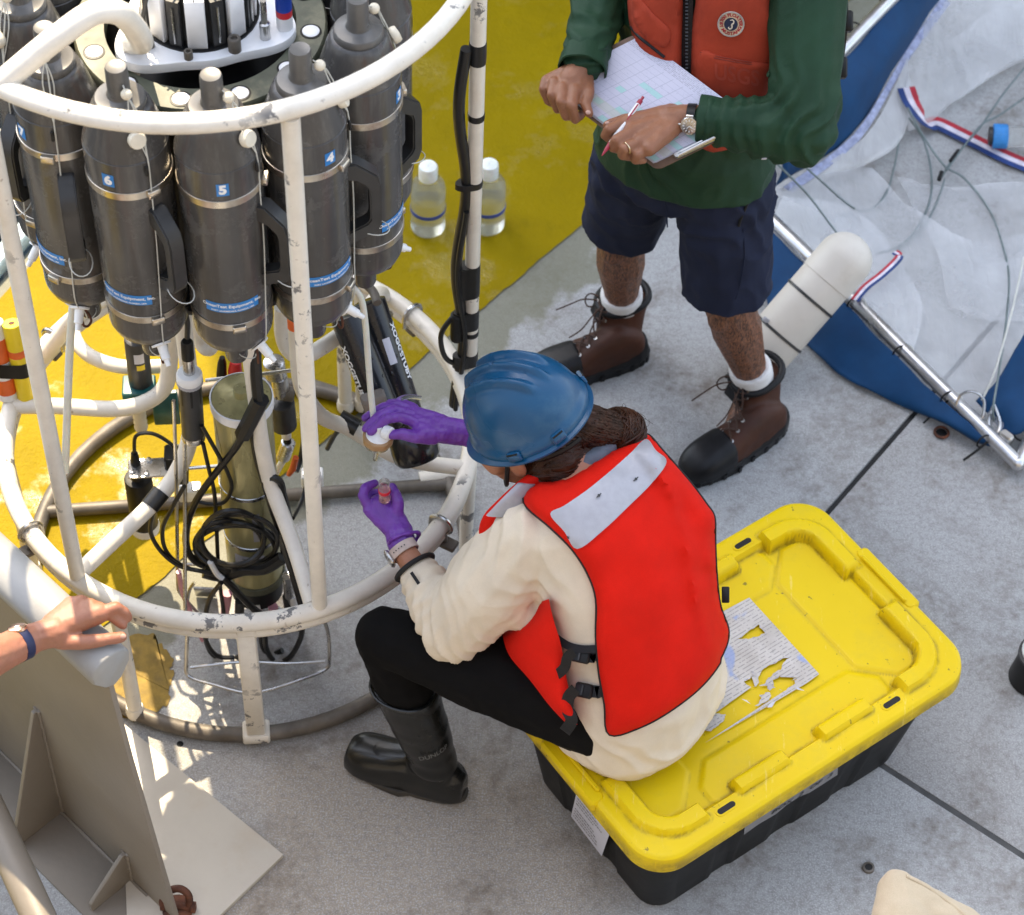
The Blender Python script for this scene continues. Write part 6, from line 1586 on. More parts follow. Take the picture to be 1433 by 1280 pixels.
# his left hand: resting on the clipboard, holding the pen (middle of the picture)
Q = 1.172
hb.chain([mLW, px(935, 168, Q + .012)], [.029, .031])
for (u, v), r in (((874, 172), .019), ((884, 185), .020), ((897, 198), .019), ((908, 208), .017)): hb.cap(px(940, 166 + (v - 185) * .45, Q + .012), px(u, v, Q + .014), .025, r)
for pts, r0, r1 in (([(872, 171, .018), (852, 181, .020), (847, 189, .004), (856, 196, -.006)], .0132, .0098),
                    ([(884, 184, .020), (862, 196, .020), (858, 206, .002), (870, 210, -.010)], .0138, .0102),
                    ([(897, 197, .016), (874, 208, .014), (871, 217, -.004), (884, 219, -.014)], .0132, .0098),
                    ([(908, 207, .010), (892, 217, .006), (889, 224, -.008), (900, 224, -.016)], .0118, .0090),
                    ([(905, 165, .000), (875, 166, -.004), (856, 172, -.004), (849, 174, -.004)], .0135, .0092)):
    hand_finger(hb, [px(u, v, Q + dz) for u, v, dz in pts], r0, r1)
def tendon(co, n):
    return .0010 * noise.noise(co * 60) + .0006 * noise.noise(co * 140)
MAN = obj('person', remesh(hb, .0036, 3, 'person', tendon), SKIN_MAN); tag(MAN, 'man in orange vest and green shirt standing with clipboard', 'person')
for s in (-1, 1):
    e = obj('eye', M().ball(mh + Ml * .033 * s + md * .088 + mu * .02, .0118, 12), WHITE_PLASTIC, MAN); obj('iris', M().ball(mh + Ml * .033 * s + md * .0965 + mu * .019, .0055, 8), BLACK, e)
hm_ = M(); hm_.ball(mh + mu * .05 - md * .012, .102, 20, (.86, 1.05, 1.0), Ml, md); obj('hair', remesh(hm_, .006, 2, 'hair', folds(50, .003, 8)), HAIR, MAN)
# finger nails
def nail(u, v, z, w_, n_=None):
    p = px(u, v, z); c_ = (CAM - p).normalized(); obj('nail', M().ball(p + c_ * .0005, w_, 10, (1, .8, .35), CR, CU), simple('finger_nail', (.55, .33, .25), .3) if 'finger_nail' not in bpy.data.materials else bpy.data.materials['finger_nail'], MAN)
nail(823, 157, R + .021, .0062); nail(850, 172, Q + .006, .005)
# navy shorts
so = M(); torso_loft(so, [(PEL + V((0, 0, -.12)), .175, .13), (PEL + V((0, 0, -.03)), .195, .142), (PEL + V((0, 0, .06)), .185, .135)], Ml)
def leg_tube(H_, K_, e0, e1, flare):
    d = (K_ - H_).normalized(); hem = H_ + d * ((K_ - H_).length * e1); X = (Ml - d * Ml.dot(d)).normalized(); Y = d.cross(X)
    so.loft([ring_el(H_.lerp(hem, t), X, Y, a, b, 28, 2.2) for t, a, b in ((-.12, .095, .115), (.2, .108, .122), (.55, .106, .112), (.85, flare, flare * 1.0), (1.0, flare, flare * 1.0))])
    return hem, d, X, Y
hl = leg_tube(mLH, mLK, 0, .925, .106); hr_ = leg_tube(mRH, mRK, 0, .90, .100)
def shorts_fold(co, n):
    hk = max(0, 1 - abs(co.z - .80) / .16); return hk * .011 * crease(co, V((.45, -.1, .8)), 13, 7, 1.5) + .005 * crease(co, V((.8, -.4, .25)), 8, 8, 1.6) + .007 * noise.noise(V((co.x * 9, co.y * 9, co.z * 3.5))) + .0025 * noise.noise(co * 26)
SHO = obj('shorts', remesh(so, .006, 4, 'shorts', shorts_fold), NAVY, MAN)
for hem, d, X, Y in (hl, hr_):
    pass
sb = bvh_of(SHO.data)
def on_s(u, v, l, b=sb):
    h = b.ray_cast(CAM, pray(u, v)); return (h[0] + (CAM - h[0]).normalized() * l, h[1]) if h[0] else (px(u, v, .8), V((0, -1, 0)))
def seam(pts, r, mat, par, b=sb, name='seam', l=.001): return obj(name, M().tube(smooth_path([on_s(u, v, l, b)[0] for u, v in pts], 4), r, 6), mat, par)
seam([(1049, 278), (1043, 292), (1036, 308), (1034, 316)], .0035, WEB, SHO, name='zip_pocket', l=.003)
seam([(1040, 320), (1042, 360), (1035, 400), (1030, 418)], .0016, NAVY, SHO); seam([(925, 262), (932, 290), (934, 318)], .0016, NAVY, SHO)
# socks and boots
def man_boot(A_, toe, heel, name):
    f = V((toe.x - heel.x, toe.y - heel.y, 0)); Lb = f.length; f.normalize(); s = V((f.y, -f.x, 0)); g = V((heel.x, heel.y, 0)) + f * .075      # g: below the ankle
    A0 = V((A_.x, A_.y, 0)); b = thing(name, '', 'boot') if False else None
    so_ = obj('sock', remesh(M().lathe([(.044, -.03), (.050, .0), (.053, .03), (.0545, .072), (.052, .082), (.03, .083)], V((A_.x, A_.y, .135)), ((mLK if A_ is mLA else mRK) - A_).normalized(), 24), .004, 2, 'sock', lambda co, n: .0008 * math.sin(co.z * 900)), SOCK, MAN)
    mm = M()
    def prof(y, w_, h, z0=.028, k=.62): return [g + f * y + s * (w_ * 1.04 * math.copysign(abs(math.cos(q)) ** .75, math.cos(q))) + V((0, 0, z0 + (h - z0) * max(0, math.sin(q)) ** k)) for q in [PI * i / 12 for i in range(13)]]
    def many(rows, **kw): return [prof(q.x, q.y, q.z, **kw) for q in smooth_path([V(r) for r in rows], 4)]
    mm.loft(many([(-.072, .024, .09), (-.05, .037, .12), (.0, .040, .14), (.05, .043, .128), (.10, .049, .104), (.16, .053, .088), (.205, .048, .078), (.235, .033, .06)]))
    mm.loft([ring_el(g + f * .005 + V((0, 0, .06)), s, f, .044, .062, 24), ring_el((g + f * .0).lerp(A0, .5) + V((0, 0, .11)), s, f, .046, .060, 24), ring_el(A0.lerp(g, .1) + V((0, 0, .15)), s, f, .053, .065, 24), ring_el(A0 + V((0, 0, .172)), s, f, .056, .068, 24)])
    up_ = obj('boot', remesh(mm, .0042, 5, 'boot', lambda co, n: .0012 * noise.noise(co * 40)), BOOT_BR, MAN)
    # black rubber toe cap, heel counter, collar
    tc = M(); tc.loft(many([(.112, .0525, .103), (.13, .0545, .100), (.16, .0555, .094), (.19, .0535, .087), (.215, .0475, .077), (.234, .036, .062), (.243, .024, .048)], z0=.026))
    obj('toe_cap', remesh(tc, .004, 7, 'toe_cap'), BOOT_BK, up_)
    hcm = M(); hcm.loft([prof(-.078, .027, .088, .026), prof(-.052, .040, .095, .026, .8), prof(-.0, .044, .066, .026, .95), prof(.06, .047, .052, .026, .95), prof(.10, .051, .05, .026, .95)])
    obj('heel_counter', remesh(hcm, .004, 3, 'heel_counter'), BOOT_BK, up_)
    ctr = A0 + V((0, 0, .174)); obj('collar', M().tube([p + V((0, 0, .012 * (-f).dot((p - ctr).normalized()))) for p in ring_el(ctr, s, f, .054, .066, 32)], .0095, 10, True), BOOT_BK, up_)
    obj('tongue', M().box(A0 + f * .060 + V((0, 0, .160)), (.06, .012, .085), s, (f + V((0, 0, .35))).normalized(), None, .005), BOOT_BK, up_)
    P = []
    for i in range(44):
        q = 2 * PI * i / 44; y = .080 + .166 * math.cos(q); w_ = (.056 if y > .1 else .047) * math.copysign(abs(math.sin(q)) ** .7, math.sin(q)); P.append(g + f * y + s * w_)
    cen = g + f * .08
    so2 = M(); so2.loft([[p + V((0, 0, .0015)) for p in P], [p + V((0, 0, .022)) for p in P], [cen + (p - cen) * 1.03 + V((0, 0, .026)) for p in P], [cen + (p - cen) * 1.03 + V((0, 0, .036)) for p in P], [cen + (p - cen) * .97 + V((0, 0, .040)) for p in P]])
    so_l = obj('sole', so2, BOOT_BK, up_)
    for i in range(0, 44, 2): 
        q = P[i]; obj('lug', M().box(q * 1.0 + (q - cen).normalized() * .001 + V((0, 0, .011)), (.010, .006, .018), (P[(i + 1) % 44] - P[i - 1]), (q - cen)), BOOT_BK, so_l)
    ub_ = bvh_of(up_.data)
    lac = []
    for i in range(6):
        y = .100 - i * .0165; z = .095 + i * .0145
        for sg in (-1, 1):
            st_ = g.lerp(A0, min(1, i / 5)) + f * (y - (.0 if i < 4 else .0)) + V((0, 0, z)); q = st_ + s * sg * .026; h = ub_.find_nearest(q + f * .02 + V((0, 0, .02)))
            lac.append((h[0], h[1])); obj('eyelet', M().lathe([(.0030, 0), (.0055, .0005), (.005, .0018), (.003, .002), (.0028, .0005)], h[0] + h[1] * .0005, h[1], 10), STEEL, up_)
    for i in range(5):
        for sg in (0, 1):
            a, b_ = lac[2 * i + sg], lac[2 * i + 2 + (1 - sg)]; obj('lace', M().tube(smooth_path([a[0] + a[1] * .003, (a[0] + b_[0]) / 2 + (a[1] + b_[1]).normalized() * .011, b_[0] + b_[1] * .003], 4), .0022, 6), LACE, up_)
    tp_ = (lac[10][0] + lac[11][0]) / 2 + f * .006
    for sg in (-1, 1):
        obj('lace_loop', M().tube(smooth_path([tp_, tp_ + s * sg * .035 + f * .03 + V((0, 0, .005)), tp_ + s * sg * .05 + f * .04 - V((0, 0, .03)), tp_ + s * sg * .03 + f * .035 - V((0, 0, .04)), tp_ + f * .004], 5), .0022, 6), LACE, up_)
        obj('lace_end', M().tube(smooth_path([tp_, tp_ + s * sg * .03 + f * .05 + V((0, 0, -.005)), tp_ + s * sg * .045 + f * .085 - V((0, 0, .03)), tp_ + s * sg * .05 + f * .12 - V((0, 0, .045))], 5), .002, 6), LACE, up_)
    return up_
LACE = cloth('brown_lace', (.05, .022, .012), .2, 900, .2)
man_boot(mLA, px(957, 668, .02), px(1093, 590, .02), 'boot'); man_boot(mRA, px(778, 522, .02), px(900, 492, .02), 'boot')
# green shirt
gs = M(); torso_loft(gs, [(PEL + V((.0, -.005, -.055)), .215, .155), (PEL + V((0, 0, .02)), .208, .152)] + [(c, a + .022, d + .020) for c, a, d in spineM[2:7]], Ml)
gs.chain([CHm.lerp(NKm, .5), mLS], [.10, .088]); gs.chain([CHm.lerp(NKm, .5), mRS], [.10, .085])
mcl = mLE.lerp(mLW, .76); gs.chain([mLS, mLS.lerp(mLE, .55), mLE, mLE.lerp(mcl, .5), mcl], [.090, .083, .076, .066, .051])
mcr = mRE.lerp(mRW, .97); gs.chain([mRS, mRS.lerp(mRE, .5), mRE, mcr], [.088, .080, .070, .052])
la, fa2 = (mLE - mLS).normalized(), (mcl - mLE).normalized()
def man_fold(co, n):
    k = math.exp(-((co - mLE).length / .13) ** 2); k2 = math.exp(-((co - mcl).length / .12) ** 2); k3 = math.exp(-((co - mcr).length / .10) ** 2)
    k4 = max(0, 1 - abs(co.z - .98) / .16); k5 = math.exp(-((co - mRE.lerp(mcr, .5)).length / .12) ** 2)
    return .006 * noise.noise(V((co.x * 8, co.y * 8, co.z * 5))) + k * .020 * crease(co, (fa2 * .8 - la * .5), 20, 1, 1.3) + k2 * .013 * crease(co, fa2, 26, 2, 1.2) + k3 * .009 * crease(co, V((0, .5, .9)), 36, 3) + k5 * .012 * crease(co, V((.3, .4, .8)), 24, 5) + k4 * .012 * crease(co, V((.7, -.2, .55)), 9, 4, 1.6)
gme = remesh(gs, .0055, 3, 'shirt', man_fold); SHI = obj('shirt', gme, GREEN_SH, MAN)
for c_, ax_, r_ in ((mcr, (mRW - mRE).normalized(), .051), (mcl, fa2, .049)):
    x = ax_.orthogonal().normalized(); y = ax_.cross(x); rg = []
    for h, k in ((-.012, .98), (.012, 1.05), (.034, 1.06), (.036, 1.0), (.02, .93)): rg.append([c_ + ax_ * h + (x * math.cos(q) + y * math.sin(q)) * (r_ * k + .0012 * math.sin(q * 7)) for q in [2 * PI * i / 32 for i in range(32)]])
    obj('cuff', M().loft(rg, True, False), GREEN_SH, SHI)
gb = bvh_of(gme)
h = on_s(1076, 104, .002, gb); obj('sleeve_button', M().lathe([(.002, .0005), (.0055, .001), (.0065, .002), (.0055, .003), (.003, .0025)], h[0], h[1], 14), GREEN_SH, SHI)
h = on_s(1069, 222, .002, gb); obj('hem_tag', M().box(h[0], (.010, .018, .002), CR, h[1].cross(CR), h[1]), PAPER, SHI)
seam([(1012, 90), (1040, 106), (1075, 104), (1100, 92)], .0012, GREEN_SH, SHI, gb); seam([(905, 232), (912, 250), (914, 275)], .0014, GREEN_SH, SHI, gb)
# orange vest
OV = thing('work_vest', 'faded orange flotation vest with dark zip and patch pockets on the standing man', 'life vest')
fm_ = M(); torso_loft(fm_, [(PEL.lerp(CHm, .30), .185, .145)] + [(c, a + .030, d + .030) for c, a, d in spineM[3:6]] + [(CHm.lerp(NKm, .85), .15, .12)], Ml)
ob = bvh_of(remesh(fm_, .008, 4, 'form'))
rightO = [(880, -70), (960, -70), (957, -20), (955, 30), (954, 70), (953, 108), (940, 130), (915, 110), (890, 75), (884, 48), (879, 20), (878, -20)]
leftO = [(966, -70), (1075, -70), (1078, -10), (1082, 25), (1087, 52), (1089, 80), (1088, 110), (1078, 150), (1060, 190), (1010, 215), (975, 205), (966, 160), (966, 108), (967, 70), (969, 30), (974, -10)]
p1_, r1_ = trace_panel(ob, rightO, .012, .026, .03, 8, .005); VR = obj('front_panel', p1_, ORANGE_VEST, OV, 55)
p2_, r2_ = trace_panel(ob, leftO, .012, .028, .03, 8, .005); VL = obj('front_panel', p2_, ORANGE_VEST, OV, 55)
zb, rz_ = trace_panel(ob, [(955, -70), (969, -70), (970, 0), (968, 60), (967, 110), (966, 200), (953, 200), (953, 110), (954, 60), (956, 0)], .014, .004, .004, 8); obj('zip', zb, WEB, OV)
for i in range(26):
    v = -20 + i * 5.0; h = ob.ray_cast(CAM, pray(961, v))
    if h[0]: obj('zip_tooth', M().box(h[0] + (CAM - h[0]).normalized() * .022, (.006, .0035, .003), CR, CU), DGREY, OV)
vb1 = bvh_of(mesh(p1_, 't')); vb2 = bvh_of(mesh(p2_, 't'))
pk, _ = trace_panel(vb2, [(980, 72), (1010, 79), (1050, 86), (1086, 92), (1084, 112), (1070, 135), (1030, 150), (1000, 140), (978, 122), (974, 112)], .003, .005, .006, 7, .001, 3); PK = obj('pocket_flap', pk, ORANGE_VEST, VL, 50)
pkb = bvh_of(mesh(pk, 't'))
for pts, b_ in (([(980, 73), (1010, 80), (1050, 87), (1086, 93)], pkb), ([(980, 76), (1010, 83), (1050, 90), (1084, 96)], pkb)): seam(pts, .0010, simple('dark_stitching', (.20, .03, .015), .8) if 'dark_stitching' not in bpy.data.materials else bpy.data.materials['dark_stitching'], PK, pkb)
pk, _ = trace_panel(vb1, [(884, -5), (897, 0), (915, 20), (937, 42), (935, 62), (925, 66), (905, 55), (890, 35), (883, 15)], .003, .005, .006, 7, .001, 3); PK1 = obj('pocket_flap', pk, ORANGE_VEST, VR, 50)
seam([(883, 38), (895, 52), (910, 64), (930, 80)], .0035, WEB, VR, vb1, 'pocket_zip', .002)
# stencilled letters on the pocket
me = text_mesh('USGS', 1.0, .02); mm = M(); P = []
for v_ in me.vertices:
    u = 1031 + v_.co.x * 27; w_ = 106 - v_.co.y * 31 + v_.co.x * 4.5; h = pkb.ray_cast(CAM, pray(u, w_))
    P.append(h[0] + (CAM - h[0]).normalized() * .0012 if h[0] else px(u, w_, 1.2))
obj('pocket_lettering', M().add(P, [tuple(p.vertices) for p in me.polygons]), simple('faded_stencil', (.36, .048, .022), .8), PK)
# round badge
hb_ = vb2.ray_cast(CAM, pray(1023, 33)); bn = hb_[1].normalized(); bn = (bn + (CAM - hb_[0]).normalized() * .3).normalized(); bc = hb_[0] + bn * .001
bxr = (CR - bn * CR.dot(bn)).normalized(); byu = bn.cross(bxr); bxr, byu = bxr * .97 - byu * .2, byu * .97 + bxr * .2
def disc(r, z, n=36): return M().lathe([(r, -.006), (r, z), (.0005, z + .0001)], bc, bn, n)
BG = obj('badge', disc(.0275, .0022), simple('tan_badge_cloth', (.50, .38, .24), .8), VL); obj('badge_border', M().tube([bc + bn * .002 + (bxr * math.cos(q) + byu * math.sin(q)) * .0272 for q in [2 * PI * i / 40 for i in range(40)]], .0018, 6, True), simple('grey_thread', (.36, .32, .28), .8), BG)
obj('badge_field', disc(.0145, .0028), simple('navy_badge_cloth', (.012, .018, .045), .8), BG); rdm = simple('dark_red_thread', (.30, .01, .02), .8)
for s_, a0, fl in (('300 FLOATER', 90, 1), ('BY MUSTANG', -90, -1)):
    me = text_mesh(s_, .0098, .0004); rad = .0208
    obj('badge_lettering', text_on(me, lambda x, y: bc + bn * .0030 + (bxr * math.cos(math.radians(a0) - fl * x / (rad * .92)) + byu * math.sin(math.radians(a0) - fl * x / (rad * .92))) * (rad + fl * y)), rdm, BG)
sh_pts = [(-.004, .0085), (.0005, .0105), (.004, .0085), (.0045, .004), (.002, 0), (.0035, -.004), (.003, -.008), (-.0005, -.0105), (-.0035, -.0085), (-.002, -.0065)]
obj('badge_figure', M().tube(smooth_path([bc + bn * .0034 + bxr * x + byu * y for x, y in sh_pts], 4), [.0008 + .0012 * math.sin(PI * i / 36) for i in range(37)], 6), simple('cream_thread', (.55, .47, .36), .8), BG)
for (u, v) in ((1186, 30), (1178, 95)):
    p = px(u, v, 1.28 - (v - 30) * .001); o = obj('strap_buckle', M().box(p, (.022, .03, .045), CR, CF, CU, .004), BLACK, OV)
obj('web_strap', strip(smooth_path([px(1182, -30, 1.38), px(1184, 20, 1.3), px(1180, 70, 1.22), px(1172, 110, 1.16)], 4), CF * .03, .003, CR), WEB, OV)
# clipboard
cA = px(757, 112, 1.14); cD = px(921, 238, 1.115); cB = px(887, 47, 1.238)
ex = (cD - cA).normalized(); ey = (cB - cA); Wc = ey.length; ey.normalize(); en = ex.cross(ey).normalized(); en = en if en.dot(CAM - cA) > 0 else -en; Lc = (cD - cA).length
CB = thing('clipboard', 'brown clipboard with a stack of printed forms held by the standing man', 'clipboard', loc=cA)
def cb_(x, y, z=0): return ex * (x * Lc) + ey * (y * Wc) + en * z
P = []
for cx_, cy_, a0 in ((.955, .945, 0), (.045, .945, 90), (.045, .055, 180), (.955, .055, 270)):
    for i in range(5): a = math.radians(a0 + 90 * i / 4); P.append(cb_(cx_, cy_) + ex * (.014 * math.cos(a)) + ey * (.014 * math.sin(a)))
obj('board', M().prism([p - en * .004 for p in P], .004, en), CLIP_BROWN, CB)
def form_mat():
    mt, t, n, l, b = node_mat('printed_form'); tc = n.new('ShaderNodeUVMap'); sp = n.new('ShaderNodeSeparateXYZ'); l.new(tc.outputs[0], sp.inputs[0]); x, y = sp.outputs[0], sp.outputs[1]
    base = (.56, .56, .66)
    def lines(v, k, w_): return mth(n, l, 'LESS_THAN', mth(n, l, 'FRACT', mth(n, l, 'MULTIPLY', v, k)), w_)
    g1 = lines(y, 16, .06); g2 = mth(n, l, 'MULTIPLY', lines(x, 11, .06), mth(n, l, 'GREATER_THAN', x, .18)); g = mth(n, l, 'MAXIMUM', g1, g2); g = mth(n, l, 'MULTIPLY', g, mth(n, l, 'LESS_THAN', y, .84))
    hd = mth(n, l, 'MULTIPLY', mth(n, l, 'MULTIPLY', lines(y, 60, .4), mth(n, l, 'GREATER_THAN', y, .86)), ramp(n, l, nz(n, l, tc.outputs[0], 60, 2), .45, .5))
    c = mixc(n, l, mth(n, l, 'MULTIPLY', g, .45), base, (.25, .27, .36)); c = mixc(n, l, mth(n, l, 'MULTIPLY', hd, .6), c, (.18, .18, .24))
    # shaded cells, chosen per grid cell
    cell = n.new('ShaderNodeTexWhiteNoise'); cell.noise_dimensions = '2D'; cv = n.new('ShaderNodeCombineXYZ'); l.new(mth(n, l, 'FLOOR', mth(n, l, 'MULTIPLY', x, 11)), cv.inputs[0]); l.new(mth(n, l, 'FLOOR', mth(n, l, 'MULTIPLY', y, 16)), cv.inputs[1]); l.new(cv.outputs[0], cell.inputs['Vector'])
    k = mth(n, l, 'MULTIPLY', mth(n, l, 'GREATER_THAN', cell.outputs['Value'], .84), mth(n, l, 'MULTIPLY', mth(n, l, 'GREATER_THAN', x, .30), mth(n, l, 'LESS_THAN', y, .72)))
    c = mixc(n, l, mth(n, l, 'MULTIPLY', k, .75), c, (.33, .62, .58))
    sc = mth(n, l, 'MULTIPLY', ramp(n, l, nz(n, l, tc.outputs[0], 85, 4, .8, 1.5), .60, .64), ramp(n, l, nz(n, l, tc.outputs[0], 7, 2), .5, .55)); c = mixc(n, l, mth(n, l, 'MULTIPLY', sc, .7), c, (.12, .13, .25))
    ol = mth(n, l, 'MULTIPLY', mth(n, l, 'LESS_THAN', y, .20), mth(n, l, 'GREATER_THAN', y, .10)); c = mixc(n, l, mth(n, l, 'MULTIPLY', ol, .45), c, (.50, .55, .42))
    l.new(c, b.inputs['Base Color']); b.inputs['Roughness'].default_value = .8; return mt
FORM = form_mat(); rr = random.Random(2)
def page(x0, x1, y0, y1, z, curl, mat, name):
    NXp, NYp = 20, 14; vs = []; uv = []; fs = []
    for i in range(NXp + 1):
        for j in range(NYp + 1):
            a, b = i / NXp, j / NYp; x = x0 + (x1 - x0) * a; y = y0 + (y1 - y0) * b
            lift = curl * (b ** 3) * (.5 + .5 * a) + .0012 * noise.noise(V((a * 3, b * 3, z * 900))); vs.append(cb_(x, y, z + lift)); uv.append((a, b))
    for i in range(NXp):
        for j in range(NYp): q = i * (NYp + 1) + j; fs.append((q, q + NYp + 1, q + NYp + 2, q + 1))
    if (vs[NYp + 1] - vs[0]).cross(vs[1] - vs[0]).dot(en) < 0: fs = [tuple(reversed(f)) for f in fs]
    o = obj(name, M().add(vs, fs), mat, CB); ul = o.data.uv_layers.new(name='UVMap')
    for lp in o.data.loops: ul.data[lp.index].uv = uv[lp.vertex_index]
    return o
for k in range(5): page(.06 + .008 * k, .945 - .006 * (k % 2), .05 - .012 * (k % 3), .985 + .003 * k, .0008 + .0011 * k, .001, PAPER, 'page')
page(.05, .94, .045, 1.01, .0072, .003, FORM, 'top_page')
obj('clip_bar', M().box(cb_(.975, .52, .008), (.016, Wc * .62, .011), ex, ey, en, .003), STEEL, CB); obj('clip_spring', M().tube([cb_(.985, .25, .014), cb_(.985, .5, .016), cb_(.985, .78, .014)], .004, 8), STEEL, CB)
obj('binder_clip', M().box(cb_(.93, .62, .012), (.02, .03, .012), ex, ey, en, .002), BLACK, CB)
# pen
pa, pb = px(899, 137, 1.215), px(842, 218, 1.17); d = (pb - pa).normalized(); Lp = (pb - pa).length
t = thing('pen', 'white ballpoint pen with dark red ends between the fingers of the standing man', 'pen', loc=pa); DRED = simple('dark_red_plastic', (.30, .008, .03), .35, 0, .1, 20, 0)
obj('barrel', M().lathe([(.0046, .016), (.0052, .018), (.0054, Lp * .78), (.005, Lp * .79)], (0, 0, 0), d, 14), WHITE_PLASTIC, t)
obj('clicker', M().lathe([(.002, -.004), (.0032, -.003), (.0032, .006), (.0055, .007), (.0055, .018)], (0, 0, 0), d, 14), DRED, t); obj('tip', M().lathe([(.0053, Lp * .785), (.0046, Lp * .88), (.0018, Lp * .97), (.0008, Lp)], (0, 0, 0), d, 12), DRED, t)
obj('clip', M().box(d * (.04) + (CAM - pa).normalized() * .0062, (.045, .003, .002), d, d.cross(CAM - pa), None), DRED, t)
# watch and ring
wp = px(968, 166, 1.193); wa = (px(990, 168, 1.195) - px(945, 165, 1.187)).normalized(); wcam = (CAM - wp); wcam = (wcam - wa * wcam.dot(wa)).normalized(); wsd = wa.cross(wcam)
t = thing('wrist_watch', 'steel wrist watch with blue dial on the left wrist of the standing man', 'watch', loc=wp); cdir = (wcam + wsd * (-.45 if wsd.dot(CU) > 0 else .45)).normalized(); cs = wa.cross(cdir)
obj('band', M().loft([[wa * h + (wcam * math.cos(q) + wsd * math.sin(q)) * r for q in [2 * PI * i / 28 for i in range(28)]] for h, r in ((-.009, .030), (-.009, .033), (.009, .033), (.009, .030))], caps=False), BLACK, t)
obj('case', M().lathe([(.016, .026), (.0195, .029), (.0195, .036), (.0185, .038), (.0165, .0385)], (0, 0, 0), cdir, 28), STEEL, t); dl = obj('dial', M().lathe([(.0165, .0382), (.0005, .0384)], (0, 0, 0), cdir, 28, False), simple('blue_dial', (.02, .09, .25), .2), t)
for i in range(12):
    q = 2 * PI * i / 12; r = (wa * math.cos(q) + cs * math.sin(q)); obj('hour_mark', M().box(cdir * .0388 + r * .0125, (.004, .0016, .0006), r, cdir.cross(r), cdir), LETTER, dl)
for q, L_ in ((.6, .010), (2.3, .0075)): r = (wa * math.cos(q) + cs * math.sin(q)); obj('hand', M().box(cdir * .0392 + r * L_ * .5, (L_, .0013, .0006), r, cdir.cross(r), cdir), LETTER, dl)
obj('crown', M().lathe([(.0028, 0), (.003, .004), (.001, .0045)], cdir * .032 - wa * .0195, -wa, 10), STEEL, t)
for s in (-1, 1): obj('lug', M().box(cdir * .031 + cs * .019 * s, (.018, .008, .007), wa, cs, cdir, .002), STEEL, t)
rp = px(877, 207, Q + .0145); ra_ = (px(874, 208, Q + .014) - px(897, 197, Q + .016)).normalized(); x = ra_.orthogonal().normalized(); y = ra_.cross(x)
tag(obj('finger_ring', M().tube([rp + (x * math.cos(q) + y * math.sin(q)) * .0128 for q in [2 * PI * i / 26 for i in range(26)]], .0017, 8, True), simple('pale_gold', (.75, .6, .38), .25, 1.0)), 'pale gold ring on the ring finger of the standing man', 'ring')
# ------------------------------------------------------------------ plankton net on its frame
NF = thing('net_frame', 'aluminium tube frame carrying blue canvas and white mesh, lying on the deck', 'net frame')
fr1 = [px(1060, 288, .10), px(1180, 405, .085), px(1300, 525, .07), px(1424, 648, .045)]
obj('tube', M().tube(smooth_path(fr1, 5), .0185, 18), ALU, NF)
fr2 = [px(1424, 648, .045), px(1450, 600, .045), px(1520, 480, .05)]; obj('tube', M().tube(fr2, .0185, 18), ALU, NF)
fr3 = [px(1275, -30, .32), px(1238, 8, .30), px(1190, 58, .28), px(1140, 112, .26)]; obj('tube', M().tube(smooth_path(fr3, 5), .0185, 18), ALU, NF)
obj('elbow_joint', M().ball(px(1424, 648, .045), .0195, 14), ALU, NF)
fdir = (fr1[-1] - fr1[0]).normalized(); fx = fdir.orthogonal().normalized(); fy = fdir.cross(fx)
def tie(u, v, z, d, par=NF, r=.0192):
    p = px(u, v, z); x = d.orthogonal().normalized(); y = d.cross(x)
    obj('cable_tie', M().tube([p + (x * math.cos(q) + y * math.sin(q)) * r + d * .003 * math.sin(q) for q in [2 * PI * i / 20 for i in range(20)]], .0026, 6, True), BLACK, par)
for u, v, z in ((1194, 424, .083), (1258, 492, .075), (1325, 556, .065), (1376, 617, .053)): tie(u, v, z, fdir)
tie(1199, 38, .285, (fr3[0] - fr3[-1]).normalized()); tie(1240, 2, .30, (fr3[0] - fr3[-1]).normalized()); tie(1428, 608, .045, (fr2[0] - fr2[-1]).normalized())
obj('tie_tail', M().tube([px(1382, 618, .055), px(1365, 632, .03), px(1348, 644, .012)], .0035, 6), BLACK, NF); obj('tie_tail', M().tube([px(1327, 560, .07), px(1310, 575, .03), px(1292, 592, .012)], .003, 6), BLACK, NF)
cord = []
for i in range(60):
    t_ = i / 59; p = V(fr1[1]).lerp(fr1[-1], t_ * .92); q = t_ * 2 * PI * 3.3 + 1; cord.append(p + (fx * math.cos(q) + fy * math.sin(q)) * .0195)
obj('lacing_cord', M().tube(cord, .0017, 6), LANYARD, NF)
obj('pad_eye', M().tube(smooth_path([px(1338, 566, .075), px(1345, 552, .10), px(1362, 548, .115), px(1377, 560, .10), px(1374, 585, .07), px(1364, 590, .06)], 5), .0038, 8), STEEL, NF)
def sheet(name, rows, mat, parent, wave=.01, f=4.0, sub=5, th=0, seed=0):
    """cloth through rows of (u, v, z) points"""
    R = [smooth_path([px(*q) for q in r], sub) for r in rows]; cols = list(zip(*R)); C2 = [smooth_path(c, sub) for c in cols]
    n, k = len(C2), len(C2[0]); vs = []
    for i in range(n):
        for j in range(k):
            p = C2[i][j]; p = p + V((0, 0, wave * (noise.noise(p * f + V((seed, 0, 0))) + .5 * noise.noise(p * f * 2.6 + V((0, seed, 0)))))); p.z = max(p.z, .006); vs.append(p)
    fs = [(i * k + j, (i + 1) * k + j, (i + 1) * k + j + 1, i * k + j + 1) for i in range(n - 1) for j in range(k - 1)]
    o = obj(name, M().add(vs, fs), mat, parent, 0)
    if th: s_ = o.modifiers.new('s', 'SOLIDIFY'); s_.thickness = th
    return o, C2
